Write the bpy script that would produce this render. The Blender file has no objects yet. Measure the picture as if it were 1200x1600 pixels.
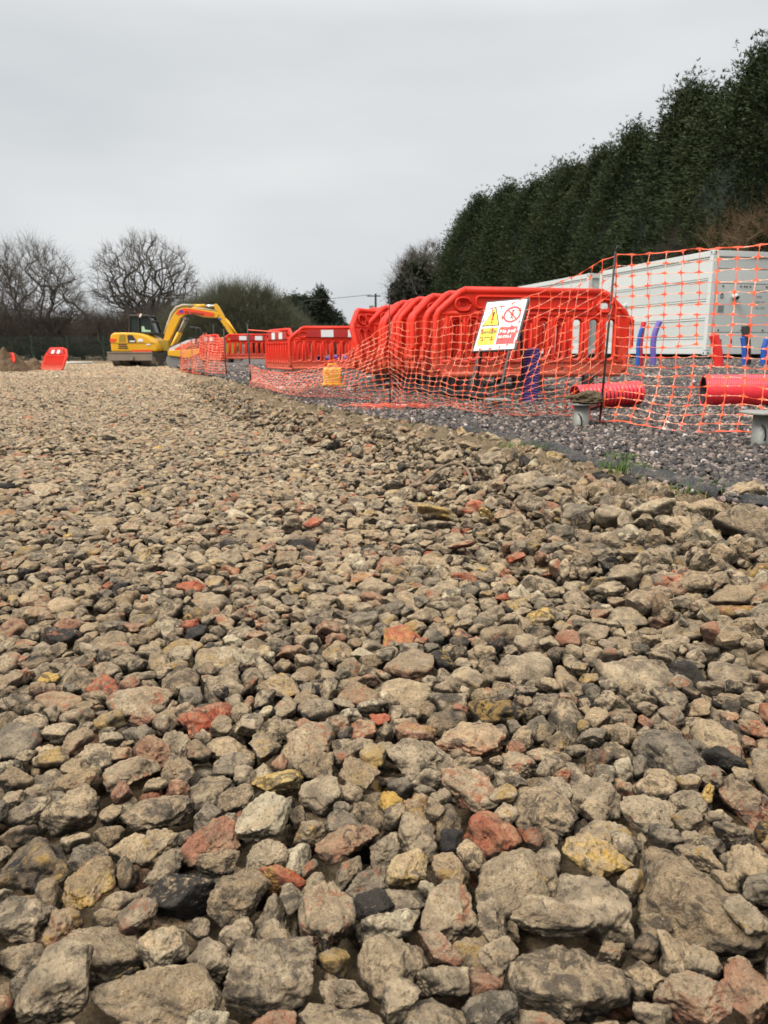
# Rubble yard beside a gravel compound: Blender 4.5 scene script (self-contained)
import bpy, bmesh, math, random
import numpy as np
from mathutils import Vector, Matrix, Quaternion, Euler, noise
random.seed(4); RS = np.random.RandomState(4)
SC = bpy.context.scene; COL = SC.collection
PITCH = math.atan(250/1202.); F = 1202.; CH = .65; PI = math.pi

# foreground stones packed beforehand without overlap: x, y, z in mm, three turns in degrees, shape, size in mm
PACK = [
1486,399,74,1,352,359,0,0,1274,429,77,11,359,0,1,0,1336,570,87,359,0,13,2,0,1589,744,83,13,4,349,3,0,867,251,81,14,6,350,4,0,1296,255,97,9,352,349,5,0,1388,467,97,4,354,7,6,0,
1366,371,92,12,357,355,7,0,1047,502,97,0,353,6,8,0,1646,586,100,9,352,359,9,0,1499,578,89,5,6,6,10,0,768,864,97,9,1,13,11,0,1138,1278,84,15,357,353,12,0,1155,1108,97,12,353,356,13,0,
938,655,95,359,357,348,14,0,716,429,88,3,5,12,15,0,632,474,80,12,1,3,16,0,767,578,91,4,354,358,17,0,639,578,94,11,352,346,18,0,449,777,90,12,357,6,19,0,1637,1058,68,11,7,357,20,0,
1407,1125,77,4,5,8,21,0,1235,637,89,9,5,4,22,0,966,777,81,15,357,7,23,0,917,388,95,15,357,3,24,0,860,502,95,5,359,348,25,0,924,546,109,359,4,359,26,0,1483,243,95,9,4,358,27,0,1424,238,95,5,354,8,28,0,
973,277,93,13,4,11,29,0,1114,290,90,9,3,351,30,0,758,251,108,11,357,358,31,0,1291,329,120,4,1,5,0,0,1178,365,96,8,357,352,1,0,1251,788,89,13,357,358,2,0,1314,911,95,0,357,348,3,0,
885,1011,94,4,4,14,4,0,1031,355,100,9,356,4,5,0,1520,324,122,9,6,1,6,0,669,355,92,14,359,354,7,0,690,684,96,7,7,6,8,0,1164,723,93,7,0,4,9,0,633,938,98,6,1,13,10,0,640,2002,34,288,5,358,12,91,
1795,1560,39,356,203,273,21,113,1190,1538,61,266,13,265,12,122,680,1040,39,8,331,197,3,88,710,2115,38,335,11,59,25,116,1630,262,24,143,8,21,9,77,1700,260,31,356,353,248,13,73,
525,1945,45,24,16,297,29,87,1720,1468,26,356,190,268,24,69,1693,1610,53,33,193,29,28,107,22,1088,36,23,35,348,23,96,850,5,32,356,165,70,0,78,1865,470,24,4,160,63,9,74,1453,58,50,148,353,20,19,125,
738,953,29,125,1,241,12,85,75,2093,39,1,163,345,25,108,1935,1338,38,346,11,137,23,100,648,1120,48,124,359,276,29,79,380,1730,27,220,354,109,14,80,1750,330,27,96,353,225,2,77,
1400,1332,30,312,160,329,11,97,1092,1563,37,301,35,86,5,73,1835,368,35,283,338,110,17,90,365,938,39,0,4,217,14,120,1088,645,32,342,3,315,26,89,2132,1148,35,40,348,17,18,80,
2195,1935,50,347,201,287,13,97,1785,512,45,352,315,45,3,99,2098,40,28,358,353,251,7,80,100,993,43,314,165,41,28,104,980,1710,40,286,342,70,25,93,1632,1405,42,335,43,335,3,100,
1830,1428,18,9,3,302,30,82,618,2095,38,339,186,321,27,88,300,1798,39,4,13,78,8,101,560,820,49,45,5,34,3,102,80,678,26,218,353,82,21,82,588,723,22,317,135,269,9,81,1008,588,45,184,348,1,28,94,
588,1045,32,43,334,39,31,60,725,1968,39,187,355,280,4,97,1625,175,25,321,4,332,5,76,235,1875,30,39,359,260,8,80,1735,630,40,18,227,11,24,85,1000,1375,29,331,172,348,20,91,558,1188,30,54,346,281,17,89,
1312,1392,45,165,339,35,31,85,2198,2052,36,53,22,205,13,78,1625,1528,22,260,4,359,31,73,1120,1463,35,8,47,239,2,78,415,2093,32,20,209,337,27,113,1048,1652,27,6,359,186,2,65,
498,1098,36,350,230,82,12,70,255,443,32,41,59,59,23,77,85,225,31,117,331,339,12,82,500,2038,39,232,318,269,23,93,855,1820,36,341,153,71,4,94,2002,948,39,204,13,312,18,111,
1330,1282,23,208,339,325,26,79,2125,800,41,249,353,256,14,100,1650,345,18,4,162,30,10,67,1622,1635,39,107,7,272,8,84,1998,2148,45,213,357,104,19,101,1528,1510,41,195,0,321,1,100,
175,1948,54,318,200,32,0,122,1930,433,36,351,338,280,22,86,8,993,27,12,202,272,24,68,2112,1885,46,183,345,29,7,99,240,10,39,3,353,119,0,102,1365,1720,52,340,26,101,21,104,
1735,423,45,54,153,302,17,101,1918,1420,29,21,176,293,29,60,1885,1632,31,17,352,99,19,93,355,1322,42,21,173,40,22,106,1362,2155,35,249,342,326,11,97,808,62,45,306,5,197,13,98,
1915,542,31,319,334,328,31,71,1468,1288,43,2,188,72,11,100,555,100,35,196,9,49,10,125,135,1122,46,355,24,229,23,125,2047,1282,41,180,359,14,29,95,1445,878,53,322,10,76,13,125,
1148,1643,39,50,351,337,10,96,595,1880,41,221,3,44,11,101,2058,872,47,30,38,350,18,97,1172,187,50,205,1,325,15,125,18,1170,21,6,184,306,26,70,508,1005,31,14,3,284,19,97,910,77,17,173,336,311,26,73,
1905,340,44,28,212,299,30,87,208,743,30,347,329,51,6,88,332,2175,48,359,329,2,13,103,828,1922,38,327,347,238,4,111,765,1062,42,348,144,84,22,103,2158,2180,30,301,152,14,25,92,
473,890,26,336,346,208,11,76,328,470,44,335,166,12,28,96,802,2093,35,192,2,21,22,91,942,1780,30,163,347,77,23,77,2118,1062,24,340,187,351,26,77,1882,1492,32,349,52,304,28,87,
2082,2168,30,356,200,56,28,64,373,565,43,33,169,23,8,112,2178,118,36,329,173,296,12,100,430,1825,45,339,350,147,18,94,1038,1498,32,357,13,100,1,88,1135,500,40,25,24,46,27,125,
1000,1288,31,349,191,8,15,103,1775,230,19,163,337,325,26,78,315,835,42,12,195,86,13,92,1532,1370,33,157,33,284,12,78,670,200,35,334,185,351,19,96,295,1700,27,7,156,4,21,60,
2190,713,50,154,353,97,2,119,1228,1200,41,355,189,331,4,100,938,888,30,326,344,157,6,93,490,2140,21,152,14,330,4,72,1180,1948,31,24,11,87,30,114,1785,153,44,194,20,9,1,104,
852,1210,40,44,343,264,17,101,625,1182,19,172,337,300,25,62,1518,1160,33,319,22,32,2,85,1998,530,33,280,337,335,17,84,850,423,28,61,171,8,31,67,1245,1440,30,10,10,201,11,93,
1790,1208,40,4,197,97,27,115,915,1410,49,197,357,327,8,115,2102,2005,31,32,170,305,13,95,670,840,26,4,338,149,10,89,1430,1422,28,347,6,356,24,85,1652,1315,36,17,7,288,18,81,210,925,49,19,22,256,31,91,
1578,515,26,310,343,244,17,78,2027,392,38,354,351,60,14,113,2068,138,57,40,24,31,13,114,1995,1430,33,175,12,316,27,89,2022,1788,29,9,214,86,25,82,1703,705,22,356,185,83,10,63,
143,660,43,45,16,227,31,83,690,13,27,353,355,318,24,83,572,2192,24,10,26,21,23,67,980,437,32,166,0,280,21,76,478,675,42,320,353,211,31,91,1468,1833,32,349,355,132,5,102,740,1810,24,30,339,34,22,83,
1562,1260,32,1,205,252,2,84,1270,1703,52,318,113,339,12,117,1650,1713,19,16,5,314,27,78,1292,153,37,170,31,30,12,92,1682,480,46,292,15,257,9,96,10,248,23,227,4,261,16,69,1740,1375,22,16,19,269,26,71,
35,610,30,11,350,44,29,74,200,1790,59,347,330,48,30,121,228,1522,55,114,344,298,13,121,338,1875,37,356,197,12,24,90,775,748,37,7,19,147,20,109,1815,718,49,232,16,349,8,125,225,1198,33,294,56,107,3,97,
135,802,36,171,348,83,21,95,1868,1245,26,88,9,293,5,84,2195,920,48,349,26,313,12,107,1015,1590,39,310,128,300,22,71,915,2160,40,152,12,320,0,87,250,550,38,41,36,34,8,117,435,10,40,19,165,72,20,95,
1855,1765,43,19,0,52,0,103,1930,235,45,34,17,214,18,102,1542,148,52,165,21,302,17,101,182,2073,36,28,320,190,7,74,2018,1670,27,11,203,66,16,98,728,1168,64,209,23,95,18,113,
1928,655,44,92,340,10,13,114,1078,1753,23,328,4,279,19,75,1532,1623,24,349,158,277,23,82,542,1560,26,352,3,215,5,93,1260,1092,31,34,187,41,7,75,145,2152,40,163,2,56,29,82,
532,1818,21,335,177,310,25,76,915,1885,37,179,0,302,31,73,420,1960,52,96,53,120,24,124,298,1638,45,17,13,294,26,93,137,575,26,16,6,245,19,82,95,1670,35,201,29,305,22,107,1032,723,29,41,199,31,17,78,
798,1328,42,36,323,255,22,125,1608,400,30,283,338,19,28,73,2142,1252,35,326,351,262,10,101,442,1342,49,173,358,267,26,125,2060,1150,27,141,18,90,15,79,123,923,44,97,342,224,16,89,
1308,1030,32,193,11,306,11,74,1482,2150,31,205,346,50,10,87,1908,20,34,208,21,284,9,97,135,158,58,355,197,35,30,125,2007,60,33,170,357,93,22,90,322,368,32,180,8,10,5,96,1800,1895,55,20,7,349,3,120,
890,135,38,35,350,87,22,100,2035,2065,29,17,352,220,5,84,445,1733,45,227,28,258,27,89,40,2172,66,186,348,346,19,105,735,1720,31,182,41,20,9,95,1798,1683,29,10,190,273,2,74,1362,1822,32,214,0,1,27,78,
1205,272,26,355,351,232,4,68,753,143,32,161,28,29,11,75,1100,1955,66,28,36,258,26,121,2130,1502,46,336,20,39,2,105,998,953,39,7,11,246,23,92,893,1693,34,161,24,311,25,106,
2108,1018,66,185,340,316,19,113,1292,1515,26,358,206,1,15,82,1450,1540,54,142,316,315,31,105,1072,1350,38,346,152,281,8,85,315,87,27,14,349,95,19,83,1983,1842,58,329,9,7,12,94,
1908,893,40,16,12,172,22,98,1790,258,63,19,343,246,7,90,288,723,46,277,11,224,5,119,1170,85,25,8,343,133,1,73,1565,1728,64,335,171,293,4,124,612,648,28,23,211,341,28,60,1000,2078,40,176,349,294,4,96,
1305,37,30,7,320,7,6,87,113,298,25,24,163,54,14,67,383,670,35,177,14,353,7,83,1398,175,23,332,184,304,6,82,1500,822,30,358,344,217,9,80,1723,1725,58,45,51,218,29,83,1008,173,50,14,11,309,26,99,
925,1520,33,23,183,30,20,81,1538,1880,34,17,154,292,18,100,178,443,29,4,347,204,19,91,2075,485,18,162,352,76,15,67,1710,1170,35,48,345,287,20,85,32,1248,30,163,320,309,19,89,
1115,368,14,353,344,23,10,63,438,1643,43,35,142,90,25,100,850,1118,41,32,180,7,4,98,665,100,44,26,30,61,14,100,1250,1305,32,51,0,305,15,84,1848,1338,78,9,169,322,19,109,468,1175,47,18,21,23,18,86,
1022,1808,34,21,16,156,25,75,298,1412,29,351,176,58,25,86,1638,2058,38,27,354,260,10,110,2115,445,42,179,15,315,29,81,1222,500,40,245,2,71,6,84,1380,295,36,100,348,27,26,76,
2068,1385,47,347,356,253,7,83,625,1240,72,30,187,57,27,104,58,1855,59,33,128,106,11,107,268,1992,42,27,12,311,2,97,2162,232,35,307,332,109,21,75,1260,1998,26,0,354,324,6,79,
1080,1175,24,322,142,325,1,64,690,1860,65,68,337,186,18,103,1910,128,43,59,194,1,10,94,2020,270,61,12,144,72,27,114,282,985,22,335,199,62,5,60,772,2182,43,345,337,213,26,75,
1825,75,33,273,327,11,21,81,260,1322,57,299,28,268,15,111,1338,2042,54,8,1,147,8,89,403,860,69,33,21,180,23,93,1332,1628,36,329,195,313,10,86,865,740,34,19,193,306,28,73,180,53,57,338,150,17,15,85,
305,2075,67,13,39,285,23,108,2068,735,54,23,339,246,18,91,1318,1232,56,64,346,195,13,89,1448,765,38,4,340,165,13,86,1378,1468,68,214,3,285,18,94,2013,1068,32,3,198,347,25,86,
938,1218,42,251,343,306,3,90,480,555,74,149,0,333,27,112,135,1585,58,328,325,188,22,103,1943,1008,36,83,359,223,10,78,1648,310,83,359,167,314,19,116,598,1515,34,39,181,354,22,73,
808,1758,61,347,225,247,7,76,562,20,80,12,5,326,21,111,58,320,48,225,7,302,22,86,1168,1390,48,344,15,73,2,90,2045,1945,22,26,213,266,26,71,458,158,36,334,341,326,14,93,915,1608,24,310,174,36,15,87,
32,1580,42,30,10,130,31,81,1258,1888,49,347,341,239,6,91,400,283,35,136,343,62,5,89,1125,1850,56,27,194,339,31,99,862,903,49,64,15,266,20,89,1948,1608,46,349,176,343,9,88,1453,1710,35,25,4,84,29,72,
1568,2195,31,326,324,175,4,71,2082,2115,73,5,352,270,26,103,140,1268,43,358,15,281,2,96,1082,1663,88,2,189,88,20,105,205,330,45,25,206,285,30,95,160,1425,25,312,2,283,27,86,560,2030,26,1,30,43,5,60,
812,963,49,355,196,280,5,68,552,212,60,51,347,268,18,110,410,445,37,18,21,71,15,92,1675,1250,63,195,39,321,7,86,1120,798,35,338,356,9,17,78,1720,1435,80,15,15,89,16,109,455,1050,78,321,200,317,26,94,
25,203,78,344,174,37,21,88,1290,1565,68,164,357,340,13,83,2007,602,60,10,189,59,30,87,1908,1558,33,164,6,353,17,72,1085,1052,41,22,347,108,31,79,1492,1948,59,120,348,309,9,98,
1542,893,57,135,12,243,17,90,1422,1655,29,6,167,40,15,68,1420,983,63,352,8,29,18,82,2082,1770,37,0,184,308,8,73,1240,30,45,341,352,71,27,91,822,372,49,309,157,330,5,94,2150,1595,51,177,343,287,16,77,
80,1945,46,101,346,325,14,76,1350,107,62,351,19,140,29,90,1818,822,22,36,29,189,30,75,1415,580,33,169,6,289,8,76,440,212,67,180,353,307,18,86,770,2015,77,16,27,294,2,103,530,1508,75,318,325,71,30,99,
182,1675,50,106,14,9,22,90,1502,1440,79,318,337,346,12,85,1082,2070,37,302,35,123,4,77,60,1738,39,326,3,191,5,65,532,1623,48,17,353,200,27,93,558,658,70,336,4,54,15,82,982,2190,44,136,20,293,17,82,
1570,625,21,156,11,306,25,71,860,2052,24,358,18,243,25,62,1890,1873,45,7,182,286,27,92,1018,1030,47,347,13,11,20,66,1275,1818,66,330,172,34,26,93,383,1440,71,43,181,358,8,92,
1998,798,60,337,326,207,20,85,1378,825,36,14,149,278,21,71,890,1300,62,254,39,67,5,78,1078,703,57,347,5,301,30,77,1155,612,65,52,14,111,16,85,383,1228,44,356,126,27,29,77,100,1372,41,300,3,264,16,95,
982,1868,66,230,331,257,12,88,1650,128,69,358,207,267,27,83,1870,1155,41,8,185,79,20,74,12,572,63,5,172,72,19,74,1162,2027,60,359,235,88,7,81,1342,685,52,1,192,2,23,82,1705,1992,65,168,7,73,1,95,
2178,2115,65,0,56,73,28,80,2140,378,28,231,3,56,11,67,1488,1208,63,171,18,29,13,81,600,1800,53,337,175,36,11,82,75,768,32,339,215,308,17,62,1885,602,62,27,327,22,6,73,223,1425,39,64,3,158,24,72,
1822,1492,84,5,172,0,8,102,1245,993,36,314,11,179,10,83,455,2122,73,1,7,264,8,86,470,943,69,25,198,336,15,94,262,143,64,11,329,77,13,89,242,1032,46,180,14,73,10,69,708,1355,41,342,135,290,21,69,
18,1505,60,338,343,82,30,107,905,2078,70,20,21,330,15,97,672,1730,70,308,219,25,28,77,1672,1515,70,0,205,17,2,75,370,320,68,159,21,67,10,85,2002,1198,45,359,170,52,14,69,1105,112,44,63,343,287,26,90,
1760,1102,64,152,356,259,22,93,1895,785,77,15,353,135,5,119,1715,753,43,354,33,101,21,75,1592,65,25,17,138,263,30,70,1045,1203,50,13,191,47,19,65,588,2068,65,29,135,80,7,61,
1958,1718,77,22,354,213,18,77,282,1132,36,240,25,241,6,87,922,1988,27,202,359,34,13,69,1748,1820,21,326,9,351,25,75,2188,1820,43,271,100,299,12,83,798,1672,25,203,350,299,29,60,
1443,2095,72,1,187,76,27,102,345,1072,31,11,308,356,8,67,1288,1145,65,339,14,195,25,81,305,1218,59,98,349,101,29,77,782,490,38,79,46,358,31,74,1618,1188,33,334,255,329,26,60,538,1262,30,335,0,5,17,70,
1970,382,70,22,353,283,3,82,1228,2073,39,335,3,82,18,73,1060,963,23,186,22,288,12,60,1980,475,75,3,348,259,24,90,2035,1475,51,2,358,304,17,92,2088,552,62,25,340,252,5,118,1740,95,63,20,330,67,30,87,
1585,2000,44,24,6,28,7,78,1122,1753,58,143,6,298,4,82,375,1608,63,94,33,227,13,90,2125,318,43,1,15,349,11,78,622,750,76,8,4,126,20,82,375,95,59,322,319,156,31,69,1925,1215,74,337,143,65,1,92,
1745,1288,42,39,271,68,3,63,1002,1990,69,18,1,284,0,92,1392,1312,89,5,19,203,26,93,1488,1080,60,86,359,80,30,97,618,1592,71,52,1,109,30,121,1550,2118,38,240,17,43,15,78,1565,230,61,344,335,39,20,73,
1510,970,57,224,20,36,27,79,612,275,41,138,335,353,13,83,143,508,73,27,191,56,14,96,35,1300,49,144,32,81,6,80,835,1548,36,24,205,54,22,73,2052,1723,71,345,17,257,10,99,1860,455,79,10,9,98,28,84,
1088,1428,75,32,347,1,21,76,2082,1610,31,261,5,127,10,67,938,1105,48,238,355,79,29,73,2085,1210,72,342,339,346,11,82,1980,1388,86,4,1,201,19,101,1698,1898,49,113,29,279,28,105,
55,80,75,58,325,228,0,88,1385,2198,71,339,1,135,12,68,198,802,65,1,195,92,16,79,495,425,31,356,22,228,30,106,1882,2132,50,65,359,333,8,93,1278,1943,77,7,213,351,26,98,500,360,42,48,321,134,13,85,
842,1640,56,10,26,180,27,75,1400,1922,61,334,12,152,19,86,1670,680,60,190,43,359,20,69,1680,1790,66,183,354,39,17,88,535,1128,83,20,14,193,27,81,278,300,57,19,160,60,0,86,982,82,69,355,14,181,8,85,
712,310,31,290,22,49,15,67,1590,455,74,19,357,89,29,69,2,1160,75,114,18,45,28,81,765,1415,58,36,355,95,3,89,165,1360,72,340,194,320,24,89,792,1822,77,20,314,327,13,75,690,1655,21,14,5,178,5,66,
1352,758,38,197,346,9,31,74,822,2168,78,327,348,148,27,92,325,405,85,19,16,125,14,102,192,612,65,173,20,75,24,76,2198,1672,43,207,13,87,4,83,1028,1110,53,88,347,99,11,99,1180,855,34,281,316,28,11,73,
62,855,70,222,358,37,18,72,385,1780,75,246,3,133,31,72,1485,1650,66,63,350,273,2,80,455,1520,64,5,155,350,2,87,1960,2045,67,2,22,290,19,96,1458,175,66,298,348,344,2,73,2068,0,86,330,21,54,19,81,
1020,850,41,175,357,344,23,77,830,168,71,342,309,304,30,96,1880,180,46,298,5,173,4,60,1842,25,58,347,337,7,12,72,1048,2150,63,2,188,281,1,86,2192,335,84,0,3,69,19,103,1842,1092,72,42,17,269,13,93,
1575,1592,58,325,174,299,13,69,152,1492,61,24,319,166,11,78,363,205,60,357,341,49,9,80,1420,1790,58,333,74,300,5,78,2138,177,77,19,205,315,1,77,772,322,66,31,204,5,15,80,93,1770,62,209,18,54,13,68,
1388,1592,64,20,197,28,28,75,1488,695,41,199,21,321,20,93,865,585,36,342,167,4,3,76,1072,568,64,17,72,335,28,76,1600,1320,82,359,166,319,26,89,2,1382,63,206,354,72,18,96,1958,1520,62,349,330,75,31,72,
668,1435,33,324,351,140,11,95,320,1492,32,354,247,271,27,60,143,2047,75,333,192,314,20,75,1060,900,54,25,345,104,10,85,105,748,81,313,220,320,2,89,1085,388,43,5,344,2,28,68,
1900,975,77,248,327,335,17,85,1155,13,49,25,0,325,6,79,2007,1112,68,340,46,85,2,79,592,1990,95,210,351,342,30,93,292,625,33,20,318,221,16,71,732,792,69,205,327,358,11,71,895,1548,59,11,158,346,10,60,
885,2010,51,218,356,345,6,74,1172,2120,42,333,122,52,25,84,510,1698,34,243,75,71,4,79,772,97,75,324,350,20,30,82,978,1460,66,357,348,64,23,88,1935,1078,60,359,162,297,5,71,
1622,905,35,263,10,220,26,92,1180,1028,42,357,104,118,15,70,530,1765,68,357,347,222,29,72,42,1032,86,25,353,39,15,87,198,248,79,10,187,317,20,89,1855,913,57,345,2,61,14,67,
770,1605,50,22,229,290,31,89,258,885,67,356,340,253,4,73,2135,1698,54,82,331,74,19,92,918,1813,75,338,213,304,3,75,252,1698,77,185,18,76,10,81,530,295,67,346,160,71,24,76,1655,775,30,127,0,124,27,70,
250,2150,76,341,55,288,0,70,1032,1768,85,328,344,53,4,81,1605,2165,61,353,241,302,12,65,772,1505,21,19,342,58,21,67,1208,928,27,19,124,28,3,67,1010,1545,85,5,8,204,29,72,960,1658,78,5,4,227,1,75,
1752,835,46,3,241,344,24,93,568,1062,75,19,8,194,6,80,300,1042,71,5,174,292,11,86,1713,2138,20,347,7,298,6,67,1285,2172,60,7,3,258,7,60,1850,1978,70,183,340,343,13,79,2047,1595,74,200,339,43,10,81,
1572,558,65,17,20,106,21,64,525,770,29,42,311,86,30,51,1812,2045,51,352,179,287,20,73,325,1548,50,292,197,338,14,65,390,782,36,10,37,16,9,69,1222,1358,73,341,183,304,7,61,2118,913,59,272,19,326,0,56,
20,463,36,321,193,302,31,75,905,312,21,294,20,27,16,58,572,385,49,126,358,101,10,62,458,1445,26,197,72,346,4,58,1252,718,18,15,156,284,18,59,325,33,75,48,183,345,20,68,1848,552,55,112,263,340,29,54,
595,1710,31,207,6,263,2,67,1782,2192,32,89,335,335,20,64,1732,2088,41,229,6,352,18,66,525,1210,65,55,345,337,17,64,1278,520,23,31,46,78,23,60,2075,1110,75,218,14,285,29,66,
1725,1000,53,228,358,314,19,69,895,50,82,3,149,20,4,77,565,1402,49,42,176,321,29,96,1968,1925,27,163,342,7,30,61,393,703,83,124,30,337,23,85,1505,2040,26,347,163,270,4,83,908,842,72,293,342,248,25,82,
1448,522,31,359,221,89,9,60,855,673,25,354,348,288,18,64,1078,30,23,19,316,102,24,53,1248,890,31,29,31,229,1,61,1272,1045,85,42,15,158,8,82,1015,673,62,297,347,300,15,65,1142,1002,77,356,28,260,19,89,
1138,893,53,31,144,286,8,73,495,1860,55,139,11,344,15,67,908,460,51,6,336,229,2,64,1658,2188,21,330,345,73,30,55,738,1520,49,168,346,71,24,65,570,1312,42,325,352,18,21,72,1723,935,46,342,16,176,22,91,
1922,1950,68,8,34,13,0,78,1718,220,80,24,153,62,6,81,1118,2112,54,212,343,269,28,65,2090,650,60,1,132,349,25,71,982,512,25,82,309,86,21,55,552,740,58,136,325,68,19,58,442,1255,76,184,330,54,19,80,
1615,1935,47,81,48,340,13,65,2150,600,59,123,346,106,2,58,1698,10,66,159,7,0,1,89,270,1890,62,228,351,323,5,60,690,2102,91,343,331,24,10,84,710,1615,56,284,359,325,0,68,1422,640,65,190,337,356,11,84,
1660,420,62,221,47,18,10,64,1782,1773,29,75,17,220,22,58,1348,1020,74,164,27,308,18,69,1662,850,29,29,347,227,19,60,1778,2138,12,18,358,118,19,45,1812,2110,58,6,184,6,24,64,62,528,25,244,19,104,9,60,
2040,1905,50,348,167,308,7,51,2100,1340,62,7,167,56,11,57,650,1382,52,19,340,306,23,76,278,217,26,199,339,47,31,50,2065,1975,79,355,6,151,23,73,1032,430,42,160,13,310,3,59,100,415,73,342,20,331,20,76,
838,772,74,336,352,316,10,79,645,2158,64,278,29,59,30,73,355,1130,66,7,157,341,11,71,2165,512,69,276,336,105,4,74,1802,1005,57,338,351,204,12,65,2168,2018,81,258,157,350,17,77,
2165,37,70,51,27,137,17,64,702,890,73,1,183,344,22,65,825,638,74,11,173,21,7,69,962,1162,20,217,3,252,18,51,568,550,36,138,53,4,26,61,2102,848,83,11,348,38,4,77,1060,207,83,167,342,321,20,71,
67,2020,80,86,358,328,17,67,1582,2065,74,333,14,38,29,71,1635,1830,66,159,13,1,6,66,1395,1848,71,26,17,36,16,67,500,868,63,208,19,264,15,51,90,618,70,199,5,318,11,65,325,540,87,328,171,298,27,84,
2165,1098,81,3,53,78,8,72,1338,2110,67,357,19,351,5,58,692,2015,77,27,11,143,7,57,1195,310,69,236,347,24,4,61,708,525,18,70,211,321,15,56,400,1695,65,323,6,172,27,57,970,923,78,33,318,321,0,75,
1213,1290,78,221,341,308,1,72,952,1045,62,77,150,38,17,61,1480,1365,64,311,348,337,26,67,1410,1240,71,345,185,16,19,61,1290,1325,70,348,335,241,27,70,1350,197,59,319,7,183,14,58,
682,1032,95,354,343,82,10,80,450,90,39,347,212,105,13,56,1760,1652,81,34,6,52,21,64,2058,1515,81,354,343,321,22,72,1295,840,26,271,52,9,9,54,205,120,75,2,44,199,29,57,945,1745,82,123,350,320,13,68,
1715,1330,62,30,204,21,14,48,195,1050,82,345,23,22,15,66,1882,1645,79,156,17,0,6,68,1992,1272,75,3,353,290,23,57,18,1768,19,342,195,79,8,47,1748,552,81,159,11,80,27,69,775,1000,89,86,194,11,4,72,
765,1708,79,115,23,64,31,71,165,1855,58,72,45,52,25,70,1052,780,72,11,47,92,18,72,1040,993,78,1,9,346,19,67,2002,1935,72,340,26,147,6,78,932,150,80,199,13,287,13,80,910,1940,73,192,351,54,14,60,
1955,160,69,256,225,6,20,66,622,850,71,319,0,28,25,63,1372,918,60,329,331,106,17,59,1918,1802,84,171,355,81,5,71,2195,1230,79,15,188,7,16,71,305,1455,80,305,0,110,6,77,1588,1485,86,201,14,64,22,69,
1140,2172,66,337,352,93,24,54,1255,528,85,318,30,103,2,73,1815,648,72,182,56,356,9,73,638,1665,55,19,50,154,27,57,2030,210,67,87,9,0,30,63,330,1685,79,305,13,293,0,66,1282,1480,79,319,15,23,15,67,
1695,805,78,44,35,275,14,75,540,2112,70,322,1,56,15,54,768,2115,78,20,30,191,13,64,213,695,70,325,7,284,25,73,1578,1215,78,348,8,45,23,69,788,433,54,69,184,22,27,54,1668,1178,68,334,24,64,22,56,
1218,100,85,351,186,349,26,69,428,390,70,352,4,261,16,76,972,1342,90,350,203,44,20,83,230,470,71,46,26,329,24,62,708,138,74,11,358,181,10,62,1062,1255,79,29,349,0,16,69,675,1928,77,199,357,300,28,59,
1338,1875,70,92,1,252,28,61,200,420,79,0,320,137,0,73,1632,1578,94,2,343,60,10,74,1755,348,94,22,147,33,0,71,1258,2018,80,5,4,229,30,70,1530,100,84,355,2,321,27,74,12,1742,73,39,351,239,10,63,
685,1502,70,38,39,52,23,70,258,805,87,173,347,330,27,64,460,305,33,349,92,306,30,60,1800,1728,80,298,37,42,12,68,1640,217,49,333,313,59,28,45,355,1933,76,351,357,230,12,55,695,505,54,19,183,335,13,62,
1402,715,56,97,329,20,15,60,820,1060,78,190,352,70,0,65,1768,1795,76,124,64,7,0,59,1652,1685,84,332,347,46,1,77,1898,522,70,98,24,73,11,61,2065,1833,78,357,357,31,14,63,118,265,54,176,356,280,3,45,
1538,663,77,358,147,104,18,68,1908,1280,52,22,50,343,25,56,1050,42,69,338,12,208,25,69,1275,705,68,203,354,88,30,64,448,2047,73,324,28,216,8,63,373,1032,68,20,4,126,10,63,1082,625,72,350,4,37,20,50,
940,2188,91,97,2,19,31,68,205,1132,65,39,357,302,5,60,1890,1432,72,246,316,74,23,55,1600,153,56,110,58,278,5,69,1975,895,90,349,347,254,10,81,162,0,76,349,348,37,22,61,205,1280,72,8,320,281,4,61,
93,1535,61,173,321,50,7,47,1190,447,83,302,234,336,31,58,1530,2165,65,37,18,202,14,58,1472,1762,77,344,1,195,23,68,1605,1893,71,173,353,276,19,60,1440,112,83,347,202,333,28,58,
695,1305,68,46,9,140,15,57,30,775,81,62,352,85,9,77,1898,288,85,159,11,14,0,71,1225,968,76,22,328,245,18,66,1105,1505,83,80,2,359,17,56,1805,435,76,173,3,270,0,62,610,150,56,14,337,149,24,54,
1858,212,85,35,349,69,17,74,1960,568,87,9,11,5,26,64,1858,1578,80,353,219,269,0,69,1798,890,70,215,6,93,1,67,1963,65,64,18,45,33,7,55,1840,1215,80,10,5,13,7,63,252,973,63,89,216,31,31,47,
530,1320,76,246,45,100,28,68,932,1580,85,19,343,347,30,71,898,703,63,13,329,109,28,58,1728,658,95,341,163,289,1,81,922,1165,73,348,167,349,16,57,1685,2120,79,145,354,314,23,71,
1075,1820,61,299,205,345,16,55,220,2022,76,338,359,335,20,57,1625,45,67,13,148,276,4,56,200,2102,79,156,359,19,23,65,258,362,86,29,353,298,3,62,808,1488,73,182,21,336,30,68,
2185,1305,68,341,110,339,18,56,200,1203,83,13,355,122,7,56,2128,1790,68,325,348,283,11,58,478,1422,80,341,120,81,29,60,548,1860,88,202,298,348,12,62,1222,2165,72,353,348,101,15,67,
868,1882,85,341,45,164,3,66,1983,1635,81,348,0,135,25,69,1868,362,83,209,347,288,10,60,1040,1878,73,354,191,333,20,61,1440,305,67,0,56,318,27,69,70,1190,76,259,355,51,17,56,
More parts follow.
